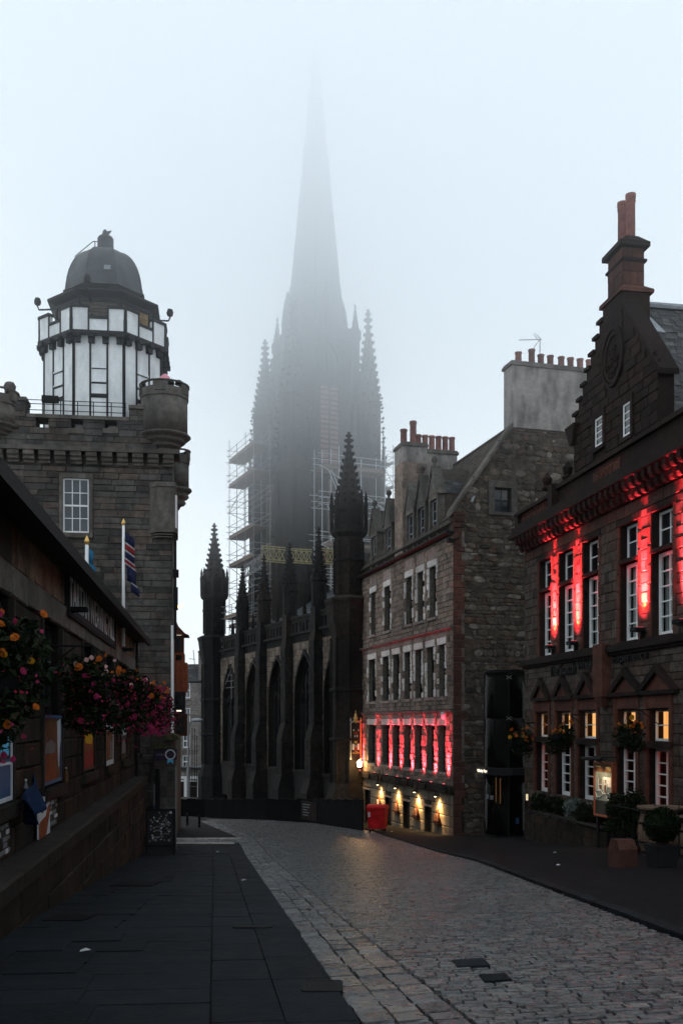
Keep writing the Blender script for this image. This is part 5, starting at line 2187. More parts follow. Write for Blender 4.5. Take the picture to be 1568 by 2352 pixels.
# pinkish blocks above the lintels
for row, cc in ((gr1, c1), (gr2, c1), (gr3, c3)):
    tp = {id(gr1): s1 - .05, id(gr2): s2 - .1, id(gr3): row[1] + .95}[id(row)]
    for a, b in cc:
        panels.append((a - .14, b + .16, row[1] + .35, min(tp, row[1] + .95)))
lay(ten, on(G, panels, -.05, .022, .006), M['pink_stone'], 'over_lintel_block', 30)
blocked += panels
cs = []
for lo, hi in ((g_led + .02, s1 - .08), (s1 + .06, s2 - .1), (s2 + .06, s3 - .1)):
    cs += cells(UG, 0, lo, hi, (.2, .33), (.24, .6), blocked, .016)
lay(ten, on(G, cs, -.05, .018, .016), M['grey_stone'], 'stone', 300)
for v, d in ((s1, .14), (s2, .18)):
    q = MB()
    q.box(G, UG, .03, v - .06, v + .04, -.05, d)
    q.box(G, UG, .02, v - .12, v - .06, -.05, d * .5)
    q.build('string_course', M['dressed'], ten)
q = MB()
q.box(G, UG, .06, s3 - .02, s3 + .1, -.05, .24)
q.tube(G.P(UG, s3 + .06, .28), G.P(.05, s3 + .06, .28), .08, 8)
q.build('gutter', M['black_iron'], ten)
for row, cc in ((gr1, c1), (gr2, c1), (gr3, c3)):
    for a, b in cc:
        q = MB()
        q.box(G, a - .02, b + .02, row[0] - .02, row[1] + .02, -.62, -.5)
        window(ten, G, a + .002, b - .002, row[0] + .002, row[1] - .002, -.26, 2, 4, M['black_timber'], M['dark_glass'], .06, .025)
# rough ledge over the ground floor
lay(ten, on(G, cells(UG, .05, g_led - .36, g_led - .02, (.34, .35), (.4, .8), [], .01), -.05, .18, .06), M['shop_stone'], 'ledge_stone', 40)
# ground floor of tan ashlar with doors
drs = []
for xa, xb, yt, yb in ((837, 850, 1815, 1912), (884, 898, 1833, 1893), (925, 940, 1842, 1905), (974, 990, 1854, 1921)):
    a, b = G.u(xa), G.u(xb)
    drs.append((a, b, G.at(xb, yb + 6)[1], G.at(xb, yt)[1]))
wall(G, UG, 0, -7, g_led - .36, drs, -.55, -.03).build('ground_wall', M['shop_mortar'], ten)
lay(ten, on(G, cells(UG, 0, g_led - .36 - .52 * 5, g_led - .37, (.52, .5201), (.9, 1.6), drs, .035), -.06, .0, .006), M['ashlar_tan'], 'ashlar', 90)
for a, b, c, d in drs:
    q = MB()
    q.box(G, a, b, c, d, -.3, -.22)
    o = q.build('door', M['black_timber'], ten)
    q = MB()
    q.box(G, a + .1, b - .1, c + .2, d - .9, -.22, -.2)
    q.box(G, a + .1, b - .1, d - .8, d - .12, -.22, -.2)
    q.build('door_panel', M['black_timber'], o)
    q = MB()
    q.box(G, a - .1, b + .1, d, d + .09, -.1, .05)
    q.build('door_head', M['pink_stone'], ten)
# dormers
dz0, dz1 = s3 + .1, G.at(993, 1148)[1]
dap = G.at(993, 1075)[1]
for i, (a, b) in enumerate(c3):
    c = (a + b) / 2
    hw = .62
    q = MB()
    wall(G, c - hw, c + hw, dz0 + .003, dz1 + .25, [(a, b, dz0 + .05, dz1)], -.4, -.02, q)
    q.prism(G, [(c - hw - .08, dz1 + .25), (c + hw + .08, dz1 + .25), (c, dap)], -.4, .0)
    dm_ = q.build('dormer', M['dressed'], ten)
    q = MB()
    for s_ in (-1, 1):
        q.hexa([G.P(c + s_ * (hw + .16), dz1 + .18, .08), G.P(c + s_ * (hw + .02), dz1 + .2, .08), G.P(c + s_ * (hw + .02), dz1 + .2, -.42), G.P(c + s_ * (hw + .16), dz1 + .18, -.42),
                G.P(c + s_ * .02, dap + .12, .08), G.P(c, dap - .06, .08), G.P(c, dap - .06, -.42), G.P(c + s_ * .02, dap + .12, -.42)])
    q.build('dormer_skew', M['dressed'], dm_)
    q = MB()
    P0 = G.P(c, 0, -.1)
    if i in (0, 3, 4, 1):
        q.lathe(P0, [(.09, dap - .1), (.13, dap + .05), (.07, dap + .12), (.07, dap + .25), (.15, dap + .33), (.16, dap + .45), (.1, dap + .55), (.02, dap + .58)], 10)
        q.build('dormer_finial', M['dressed'], dm_, True)
    window(dm_, G, a + .002, b - .002, dz0 + .052, dz1 - .002, -.18, 2, 4, M['lead'], M['dark_glass'], .05, .022, panes=False)
    q = MB()
    for s_ in (-1, 1):
        q.hexa([G.P(c + s_ * (hw + .02), dz1 + .2, -.43), G.P(c + s_ * hw, dz1 + .12, -.43), G.P(c + s_ * hw, dz1 + .12, -2.6), G.P(c + s_ * (hw + .02), dz1 + .2, -2.6),
                G.P(c, dap, -.43), G.P(c, dap - .1, -.43), G.P(c, dap - .1, -2.6), G.P(c, dap, -2.6)])
    q.box(G, c - hw, c + hw, dz0, dz1 + .15, -2.4, -.42)
    q.build('dormer_roof', M['roof_tile'], dm_)
    f = Fr(G.P(c + hw + .02, dz1 + .2, -.45), -G.N, (G.P(c, dap, -.45) - G.P(c + hw + .02, dz1 + .2, -.45)))
    lay(dm_, on(f, cells(0, 1.6, .02, .78, (.16, .18), (.18, .3), [], .008), .0, .03, .008), M['slate'], 'slate', 26, 'flag')
# big roof
eav = Vector(G.P(0, 9.2, .1))
rv = Vector(G.P(0, 13.85, -3.0)) - eav
RG = Fr(eav, G.U, rv)
RL = rv.length
q = MB()
q.box(RG, UG, -.2, 0, RL, -.3, 0)
q.box(G, UG, -.2, 13.5, 13.83, -7.5, -3.0)
rb = Fr(Vector(G.P(0, 9.2, -10.6)), -G.U, Vector(G.P(0, 13.85, -7.5)) - Vector(G.P(0, 9.2, -10.6)))
q.box(rb, .2, -UG, 0, RL, -.3, 0)
rf = q.build('roof', M['roof_tile'], ten)
cs = cells(UG, -.3, .4, RL - .05, (.2, .21), (.2, .3), [], .008, keep=lambda a, b: not any(abs(a - (x + y) / 2) < .5 and b < 2.2 for x, y in c3))
lay(rf, on(RG, cs, -.01, .035, .012), M['roof_tile'], 'roof_tile', 260, 'flag')
q = MB()
q.tube(RG.P(UG, RL, .02), RG.P(-.2, RL, .02), .11, 8)
q.build('ridge', M['roof_tile'], rf)
q = MB()
q.path([G.P(-.02, 10.2, -.9), G.P(-.3, 11.4, -1.6)], .07, 5)
q.build('flashing', M['lead'], rf)
# rubble gable
gw = 10.4
gwin = (GG.u(1135), GG.u(1173.6), GG.at(1150, 1176)[1], GG.at(1150, 1120)[1])
sk = lambda u: 9.75 + 1.39 * (u if u < gw / 2 else gw - u)
q = MB()
q.prism(GG, [(.02, -7), (gwin[0], -7), (gwin[0], min(13.8, sk(gwin[0]))), (.02, sk(0))], -.6, -.03)
q.prism(GG, [(gwin[0], -7), (gwin[1], -7), (gwin[1], gwin[2]), (gwin[0], gwin[2])], -.6, -.03)
q.prism(GG, [(gwin[0], gwin[3]), (gwin[1], gwin[3]), (gwin[1], min(13.8, sk(gwin[1]))), (gwin[0], min(13.8, sk(gwin[0])))], -.6, -.03)
q.prism(GG, [(gwin[1], -7), (gw, -7), (gw, sk(gw)), (gw - 2.9, 13.8), (2.95, 13.8), (gwin[1], min(13.8, sk(gwin[1])))], -.6, -.03)
gwall = q.build('gable_wall', M['rubble_mortar'], ten)
cs = cells(.42, 6.6, -5.6, 13.75, (.1, .36), (.16, .7), [(gwin[0] - .3, gwin[1] + .3, gwin[2] - .15, gwin[3] + .3)], .01, keep=lambda a, b: b < sk(a) - .15)
lay(gwall, on(GG, cs, -.06, -.005, .03, .16, 1.04), M['rubble'], 'rubble_stone', 300, 'rubble')
qs = cells(0, .42, -5.4, 9.7, (.26, .42), (.42, .43), [], .014)
lay(gwall, on(GG, [(a, b + R.choice((0, .16)), c, d) for a, b, c, d in qs], -.05, .03, .012), M['red_stone'], 'corner_quoin', 45)
q = MB()
q.box(GG, gwin[0] - .3, gwin[0], gwin[2], gwin[3], -.3, .03)
q.box(GG, gwin[1], gwin[1] + .3, gwin[2], gwin[3], -.3, .03)
q.box(GG, gwin[0] - .3, gwin[1] + .3, gwin[3] + .003, gwin[3] + .32, -.3, .035)
q.box(GG, gwin[0] - .3, gwin[1] + .3, gwin[2] - .16, gwin[2] - .003, -.3, .07)
q.build('gable_window_margin', M['dressed'], gwall)
window(ten, GG, gwin[0] + .002, gwin[1] - .002, gwin[2], gwin[3], -.18, 2, 2, M['black_timber'], M['dark_glass'], .06, .03)
q = MB()
e0, e1 = GG.P(-.12, 9.55, 0), GG.P(2.95, 13.82, 0)
SKW = Fr(e0, e1 - e0)
q.box(SKW, 0, (e1 - e0).length, -.02, .2, -.5, .12)
q.build('skew', M['dressed'], gwall)
# chimneys


def chimney(name, fr, u0, u1, d0, d1, v0, v1, m, pots, potm, ph, pr=.16, cap=M['dressed'], stones=None):
    q = MB()
    q.box(fr, u0, u1, v0, v1, d0, d1)
    c = q.build(name, m, ten)
    q = MB()
    q.box(fr, u0 - .08, u1 + .08, v1 + .003, v1 + .14, d0 - .08, d1 + .08)
    q.box(fr, u0 - .03, u1 + .03, v1 + .143, v1 + .22, d0 - .03, d1 + .03)
    q.build('chimney_cap', cap, c)
    for (u, d, h) in pots:
        q = MB()
        z = v1 + .22
        q.lathe(fr.P(u, z, d), [(pr * .95, 0), (pr * .9, h * .85), (pr * 1.06, h * .88), (pr * 1.06, h * .96), (pr * .98, h), (pr * .8, h), (pr * .78, h * .7)], 14, caps=False)
        q.build('chimney_pot', potm, c, True)
    return c


ctop = GG.at(1175, 838)[1]
cu0, cu1 = GG.u(1175), GG.u(1175) + 4.4
chd = (-.9, .0)
pots = []
for k, x in enumerate((1189.5, 1220, 1241, 1262.8, 1287.7, 1309, 1331, 1351.7)):
    pots.append((GG.u(x, -.45), -.45, .78 if k == 1 else .58))
gc = chimney('gable_chimney', GG, cu0, cu1, *chd, 13.82, ctop, M['render'], pots, M['terracotta'], .58, .165)
q = MB()
ap = GG.P(GG.u(1239, -.45), ctop + .2, -.45)
az = lambda y: (HY - y) / F * ap.y
q.path([ap, Vector((ap.x, ap.y, az(775)))], .018, 5)
q.path([Vector((ap.x - .95, ap.y + .1, az(779))), Vector((ap.x + .1, ap.y, az(780)))], .014, 4)
for k in range(7):
    p = Vector((ap.x - .95 + .13 * k, ap.y + .1 - .014 * k, az(779)))
    q.tube(p - Vector((0, .2, .04)), p + Vector((0, .2, .04)), .008, 4)
q.path([Vector((ap.x - .3, ap.y, az(800))), Vector((ap.x - .05, ap.y, az(782))), Vector((ap.x - .3, ap.y, az(768)))], .012, 4)
for k in range(5):
    q.tube(Vector((ap.x - .3 + .05 * k, ap.y - .15, az(768) - .05 * k)), Vector((ap.x - .14 + .05 * k, ap.y + .15, az(764) - .05 * k)), .008, 4)
q.build('aerial', M['black_iron'], gc)
# wall-head stack and the mid stack behind it
fu0, fu1 = G.u(907, -.02), G.u(925, -.02)
fz = lambda y: G.at(916, y)[1]
wc = chimney('wallhead_chimney', G, fu0, fu1, -1.35, .0, s3 - .2, fz(1030), M['pink_stone'], [(fu0 * .65 + fu1 * .35, -.35, .9), (fu0 * .35 + fu1 * .65, -.75, 1.25)], M['terracotta'], 1, .19)
fs_ = Fr(G.P(fu1, 0, 0), -G.N)
lay(wc, on(G, cells(fu0, fu1, s3, fz(1068), (.34, .5), (.4, .7), [], .014), -.03, .02, .01), M['grey_stone'], 'stone', 40)
lay(wc, on(fs_, cells(0, 1.35, s3, fz(1068), (.34, .5), (.4, .7), [], .014), -.03, .02, .01), M['grey_stone'], 'side_stone', 40)
q = MB()
q.box(G, fu0 - .01, fu1 + .012, fz(1066), fz(1031), -1.36, .012)
q.build('rendered_head', M['render'], wc)
Fm = Fr(G.P(fu1 - .1, 0, 0), -G.N)
mt_ = (HY - 1042) / F * (Fm.P(2, 0, 0).y)
mp = [(Fm.u(x, -.3), -.3, .78) for x in (1015, 1021 + 5, 1036)]
mx0, mx1 = Fm.u(957), Fm.u(1049)
mp = [(mx0 + (mx1 - mx0) * (.08 + .168 * k), -.3, .8) for k in range(6)]
chimney('mid_chimney', Fm, mx0, mx1, -.65, 0, 9.5, mt_, M['render'], mp, M['terracotta'], .8, .17)

# up-lit piers: a small red floodlight at the foot of each
ucs = [UG + .35] + [(c1[i][1] + c1[i + 1][0]) / 2 for i in range(6)] + [(c1[6][1]) / 2 - .02]
for i, uu in enumerate(ucs):
    lb = 'small red uplight on the stone ledge, %s pier from the near corner' % ('first', 'second', 'third', 'fourth', 'fifth', 'sixth', 'seventh', 'eighth')[7 - i]
    p = G.P(uu, g_led + .02, .26)
    t = thing('uplight', lb, 'uplight', p, 'red uplights along the tenement ledge')
    q = MB()
    q.box(G, uu - .07, uu + .07, g_led + .02, g_led + .1, .2, .32)
    q.build('housing', M['black_iron'], t)
    q = MB()
    q.box(G, uu - .05, uu + .05, g_led + .101, g_led + .11, .215, .305)
    q.build('lens', M['red_led'], t)
    bar('uplight_lamp', G.P(uu, g_led + .13, .22), G.P(uu, g_led + 1.5, -.04), 100, (1, .05, .08), .26, 32, G.U, t)
    spot('uplight_spill', G.P(uu, g_led + .16, .25), G.P(uu, g_led + 2.6, .0), 70, (1, .07, .1), 90, 1, .03, t)
# gooseneck lamps over the ground floor
for i, (x, y) in enumerate(((868.7, 1783), (908.3, 1788), (953.4, 1797), (1001.3, 1808))):
    uu, vv = G.at(x, y, .17)
    vv = min(vv, g_led - .5)
    lb = 'warm gooseneck lamp above the tavern wall, %s from the red bin' % ('first', 'second', 'third', 'fourth')[i]
    t = thing('gooseneck_lamp', lb, 'wall lamp', G.P(uu, vv, .17), 'gooseneck lamps along the tavern wall')
    q = MB()
    q.path([G.P(uu, vv - .12, 0), G.P(uu, vv + .1, .1), G.P(uu, vv + .16, .18), G.P(uu, vv + .08, .22)], .018, 6)
    q.build('arm', M['black_iron'], t)
    q = MB()
    q.lathe(G.P(uu, vv - .02, .22), [(.13, -.04), (.12, .0), (.06, .07), (.03, .1)], 12, caps=False)
    q.build('shade', M['black_iron'], t, True)
    q = MB()
    q.lathe(G.P(uu, vv - .02, .22), [(.02, -.07), (.07, -.05), (.075, -.01), (.02, .03)], 10)
    q.build('bulb', M['lamp_warm'], t, True)
    spot('gooseneck_light', G.P(uu, vv - .1, .2), G.P(uu, vv - 1.1, .0), 700, (1, .6, .22), 90, 1, .05, t)
    spot('gooseneck_fill', G.P(uu, vv - .1, .42), G.P(uu, vv - 1.6, .1), 190, (1, .58, .2), 150, 1, .08, t)  # second spot added without a fitting, for the bulb's bounced light
# carved menu cases under the lamps
for i, (xa, xb, yt, yb) in enumerate(((860.5, 875.5, 1801, 1850), (901, 916.5, 1807, 1863), (946.5, 961.5, 1818, 1874), (993, 1012, 1827, 1887))):
    a, b = G.u(xa, .1), G.u(xb, .1)
    v0, v1 = G.at(xb, yb, .1)[1] - .1, min(G.at(xb, yt, .1)[1], g_led - 1.2)
    lb = 'carved gothic menu case in red-brown wood, under the %s lamp from the bin' % ('first', 'second', 'third', 'fourth')[i]
    t = thing('menu_case', lb, 'menu case', G.P((a + b) / 2, v0, .05), 'carved menu cases on the tavern wall')
    c = (a + b) / 2
    w_ = min(b - a, .62) / 2
    q = MB()
    q.box(G, c - w_, c + w_, v0 + .12, v1 - .75, .0, .12)
    q.prism(G, [(c - w_, v1 - .747), (c + w_, v1 - .747), (c + .05, v1 - .1), (c, v1), (c - .05, v1 - .1)], .0, .1)
    cs_ = q.build('case', M['copper_wood'], t)
    q = MB()
    for s_ in (-1, 1):
        q.tap(G, c + s_ * w_, v0 + .2, v1 - .5, .08, .035, .035, .05, .05)
        q.tap(G, c + s_ * w_, v1 - .5, v1 - .2, .08, .035, .004, .05, .004)
    q.build('side_pinnacle', M['copper_wood'], cs_)
    q = MB()
    q.box(G, c - w_ * .35, c + w_ * .35, v0 + .35, v1 - .8, .12, .13)
    q.build('menu', M['print_brown'] if i != 0 else M['print_white'], cs_)
    q = MB()
    q.prism(G, [(c - .02, v1 - .7), (c + w_ * .5, v1 - .7), (c + .03, v1 - .2)], .1, .125)
    q.build('carved_panel', M['pink_stone'], cs_)
    q = MB()
    q.box(G, c - w_ - .02, c + w_ + .02, v0, v0 + .12, .0, .17)
    q.build('ledge', M['copper_wood'], cs_)
# camera dome and wall box near the red band
q = MB()
uu, vv = G.at(1017, 1642, .15)
q.lathe(G.P(uu, vv, .15), [(.02, -.2), (.1, -.16), (.12, 0), (.12, .1), (.06, .14)], 10)
tag(q.build('camera_dome', M['print_white'], None, True), 'white security camera dome under the upper string course of the tenement', 'camera')
q = MB()
p = GG.P(.05, GG.at(1045, 1240)[1], .1)
q.box(GG, -.35, .0, p.z - .16, p.z + .0, .05, .3)
q.tube(p + Vector((-.5, -.3, .05)), p, .02)
q.tube(p, p + Vector((.14, -.3, .02)), .05, 8)
tag(q.build('wall_floodlight', M['black_iron']), 'dark floodlight bracketed at the upper corner of the tenement', 'floodlight')

# hanging sign of the restaurant and the lantern under it
WS = Fr(G.P(UG + .15, 0, 0), (.9647, .2634, 0))
sz = lambda y: (HY - y) / F * WS.o.y
ws0, ws1 = WS.u(807, 0), WS.u(826, 0)
hs = thing('hanging_sign', 'tall black hanging sign with gilt posts and a crown, lettered for the restaurant', 'hanging sign', WS.P((ws0 + ws1) / 2, sz(1740), 0))
q = MB()
q.box(WS, ws0, ws1, sz(1731), sz(1668), -.03, .03)
q.prism(WS, [(ws0, sz(1668)), (ws1, sz(1668)), (ws1 - .08, sz(1660)), ((ws0 + ws1) / 2, sz(1657)), (ws0 + .08, sz(1660))], -.03, .03)
bd = q.build('sign_panel', M['print_dark'], hs)
for x, m in ((ws0 - .06, 'print_white'), (ws1 + .06, 'gold')):
    q = MB()
    q.lathe(WS.P(x, 0, 0), [(.02, sz(1745)), (.07, sz(1744)), (.05, sz(1740)), (.035, sz(1735)), (.035, sz(1664)), (.05, sz(1662)), (.02, sz(1659)), (.06, sz(1655)), (.05, sz(1651)), (.01, sz(1647))], 8)
    q.build('post', M[m], hs, True)
q = MB()
wc_ = (ws0 + ws1) / 2
q.lathe(WS.P(wc_, 0, 0), [(.2, sz(1659)), (.12, sz(1653)), (.17, sz(1649)), (.07, sz(1645)), (.09, sz(1641)), (.02, sz(1638)), (.035, sz(1635)), (.005, sz(1631))], 10)
q.build('crown', M['gold'], hs, True)
q = MB()
for a, b in zip([(-.27, 1660), (-.18, 1656), (-.08, 1657), (0, 1661), (.08, 1657), (.18, 1656)], [(-.18, 1656), (-.08, 1657), (0, 1661), (.08, 1657), (.18, 1656), (.27, 1660)]):
    q.tube(WS.P(wc_ + a[0], sz(a[1]), .05), WS.P(wc_ + b[0], sz(b[1]), .05), .025, 5)
q.build('scroll', M['print_white'], hs)
pr = [('print_white', -.17, -.09, 1679, 1675), ('print_white', .14, .2, 1679, 1675), ('print_red', -.15, -.05, 1685, 1681), ('print_orange', -.04, .1, 1687, 1680), ('print_white', -.08, -.02, 1693, 1688), ('print_white', .05, .12, 1693, 1688),
      ('gold', -.08, .08, 1707, 1702), ('print_white', -.22, -.1, 1722, 1708), ('print_white', .1, .22, 1722, 1708), ('print_white', -.1, .1, 1712, 1711), ('print_white', -.1, .1, 1715.5, 1714.6), ('print_red', -.09, .09, 1724, 1716)]
for m, a, b, y0, y1 in pr:
    q = MB()
    q.box(WS, wc_ + a, wc_ + b, sz(y0), sz(y1), .031, .036)
    q.build('emblem', M[m], bd)
text(bd, 'lettering', 'THE', WS, wc_ - .06, wc_ + .07, sz(1727), sz(1725), .032, M['gold'], .01)
text(bd, 'lettering', 'WITCHERY', WS, ws0 + .04, ws1 - .04, sz(1730.5), sz(1727.6), .032, M['gold'], .01)
q = MB()
q.path([WS.P(.0, sz(1660), 0), WS.P(ws0 - .1, sz(1660), 0)], .025, 5)
q.path([WS.P(.0, sz(1722), 0), WS.P(ws0 - .1, sz(1722), 0)], .02, 5)
q.build('bracket', M['black_iron'], hs)
lp = WS.P(WS.u(822), sz(1760), .3)
t = thing('wall_lantern', 'bright warm lantern at the alley corner below the hanging sign', 'lantern', lp)
q = MB()
q.lathe(lp, [(.05, -.05), (.13, 0), (.16, .28), (.02, .42)], 6)
q.build('lantern_glass', M['lamp_warm'], t)
q = MB()
q.path([lp + Vector((0, 0, .42)), lp + Vector((0, 0, .55)), lp + Vector((.35, .1, .55))], .02, 5)
q.build('bracket', M['black_iron'], t)
point('lantern_light', lp + Vector((-.05, -.35, .1)), 110, (1, .6, .22), .1, t)
# ================================================= RED SANDSTONE BUILDING ON THE RIGHT
Rf = Fr((7.48, 40, 0), (.1695, -.9855, 0))        # street front; u = 0 at the far corner, growing towards the camera
red = thing('red_building', 'dark red sandstone building with a crow-stepped gable and glowing red wall lights', 'building', Rf.P(8, -5, -2))
RW = 41.0
rv_ = lambda x, y, d=0.: Rf.at(x, y, d)[1]
r_bal, r_balb, r_cor, r_corb = rv_(1187, 1170, .55), rv_(1190, 1204, .5), rv_(1186, 1231, .55), rv_(1205, 1268)
up = [(Rf.u(a), Rf.u(b)) for a, b in ((1237.6, 1265), (1282.8, 1316.4), (1337.5, 1373.6), (1422, 1464.6), (1494.7, 1544))]
lo_ = [(Rf.u(a), Rf.u(b)) for a, b in ((1229.6, 1259), (1276, 1311), (1328, 1370), (1415.5, 1461), (1487, 1537))]
step = up[1][0] - up[0][0]
u_top, u_tr, u_bot = rv_(1237.6, 1291), rv_(1237.6, 1359.8), rv_(1262, 1505)
l_top, l_tr1, l_tr0, l_bot = rv_(1259, 1637), rv_(1259, 1693), rv_(1259, 1706), rv_(1259, 1822)
wUp, wLo = sum(b - a for a, b in up) / 5, sum(b - a for a, b in lo_) / 5
for k in range(1, 12):                            # the same bays go on towards the camera, out of the frame
    base = up[4][0] + (2.95 if k % 2 else 0) + 5.05 * ((k - 1) // 2) + (0 if k % 2 else 5.05)
    up.append((base, base + wUp))
    lo_.append((base - .15, base - .15 + wLo))
up = [x for x in up if x[1] < RW]
lo_ = [x for x in lo_ if x[1] < RW]
hol = [(a, b, u_bot, u_tr - .06) for a, b in up] + [(a, b, u_tr + .06, u_top) for a, b in up]
hol += [(a, b, l_bot, l_tr0) for a, b in lo_] + [(a, b, l_tr1, l_top) for a, b in lo_]
wall(Rf, 0, RW, -6.5, r_corb + .05, hol, -.6, -.03).build('wall', M['red_dark'], red)
q = MB()
q.box(Rf, 0, RW, -6.5, r_bal - .5, -12, -3.2)
q.box(Rf, .02, .6, -6.5, r_bal - .5, -3.2, -.62)
q.box(Rf, .6, RW, r_bal - .8, r_bal - .5, -3.2, -.62)
q.build('wall_core', M['shop_dark'], red)
fE = Fr(Rf.P(0, 0, 0), -Rf.N)
# dressed red margins round the openings, snecked brown stone between
mg = []
for a, b in up:
    mg += [(a - .2, a, u_bot - .1, u_top + .2), (b, b + .2, u_bot - .1, u_top + .2)]
for a, b in lo_:
    mg += [(a - .18, a, l_bot, l_top + .55), (b, b + .18, l_bot, l_top + .55)]
for a, b, c, d in mg[:24]:
    h = (d - c) / round((d - c) / .62)
    lay(red, on(Rf, [(a + .002, b - .002, c + h * k + .004, c + h * (k + 1) - .004) for k in range(round((d - c) / h))], -.05, .022, .004), M['red_smooth'], 'margin_stone', 12)
for a, b, c, d in mg[24:]:
    q = MB()
    q.box(Rf, a, b, c, d, -.05, .045)
    q.build('margin', M['red_smooth'], red)
for a, b in up[:7]:
    q = MB()
    q.box(Rf, a + .003, b - .003, u_tr - .06, u_tr + .06, -.4, .06)
    q.build('transom', M['red_dark'], red)
    q = MB()
    q.box(Rf, a - .2, b + .2, u_top + .002, u_top + .2, -.4, .048)
    q.build('window_head', M['red_dark'], red)
s_low = rv_(1207.6, 1525)
us_ = up[:7]
blk = [(a - .2, b + .2, u_bot - .15, u_top + .22) for a, b in up]
cs = cells(0, 17, u_bot - .12, u_top + .22, (.26, .36), (.3, .7), blk, .016)
lay(red, on(Rf, cs, -.05, .012, .01), M['brown_snecked'], 'stone', 150)
cs = cells(0, 17, u_top + .23, r_corb - .05, (.4, .5), (.8, 1.4), [], .012)
lay(red, on(Rf, cs, -.05, .01, .006), M['red_stone'], 'frieze_stone', 60)
q = MB()
q.box(Rf, -.05, RW, s_low - .1, s_low + .12, -.05, .2)
q.box(Rf, -.03, RW, s_low - .2, s_low - .1, -.05, .1)
q.build('string_course', M['red_dark'], red)
cs = cells(0, 17, s_low + .13, u_bot - .13, (.3, .4), (.8, 1.4), [], .012)
lay(red, on(Rf, cs, -.05, .01, .006), M['red_stone'], 'sill_stone', 40)
blk = [(a - .19, b + .19, l_bot, 1.1) for a, b in lo_]
cs = cells(0, 17, l_top + .55, s_low - .21, (.22, .3), (.35, .8), [], .016)
lay(red, on(Rf, cs, -.05, .0, .01), M['brown_snecked'], 'sneck_stone', 110)
cs = cells(0, 17, l_bot - .3, l_top + .55, (.26, .34), (.3, .7), blk, .016)
lay(red, on(Rf, cs, -.05, .0, .01), M['brown_snecked'], 'pier_stone', 90)
cs = cells(0, 17, -5.4, l_bot - .3, (.36, .5), (.6, 1.1), [], .016, keep=lambda a, b: b > -5.2)
lay(red, on(Rf, cs, -.05, .02, .01), M['red_dark'], 'base_stone', 60)
cs = cells(-.5, 0, -5, r_corb, (.3, .45), (.5, .51), [], .014)
lay(red, on(fE.off(.0), [(a + .5, b + .5, c, d) for a, b, c, d in cs], -.05, .02, .01), M['brown_snecked'], 'corner_stone', 40)
# windows
for i, (a, b) in enumerate(up[:7]):
    window(red, Rf, a + .002, b - .002, u_tr + .062, u_top - .002, -.26, 2, 2, M['white_paint'], M['dark_glass'], .08, .035, False)
    o = window(red, Rf, a + .002, b - .002, u_bot + .002, u_tr - .062, -.24, 2, 5, M['white_paint'], M['clear_glass'], .1, .04, False, dep=.1)
    q = MB()
    n = 12
    for k in range(n):
        x0, x1 = a - .1 + (b - a + .2) * k / n, a - .1 + (b - a + .2) * (k + 1) / n
        d0_, d1_ = (-.46, -.41) if k % 2 else (-.41, -.46)
        q.raw([Rf.P(x0, u_bot, d0_), Rf.P(x1, u_bot, d1_), Rf.P(x1, u_tr, d1_), Rf.P(x0, u_tr, d0_)], [(0, 1, 2, 3)])
    q.build('net_curtain', M['pale_stone'], red)
    q = MB()
    q.box(Rf, a - .05, b + .05, u_bot - .13, u_bot - .002, -.35, .12)
    q.build('sill', M['red_dark'], red)
lit = [1, 1, 1, 1, 1, 0, 1]
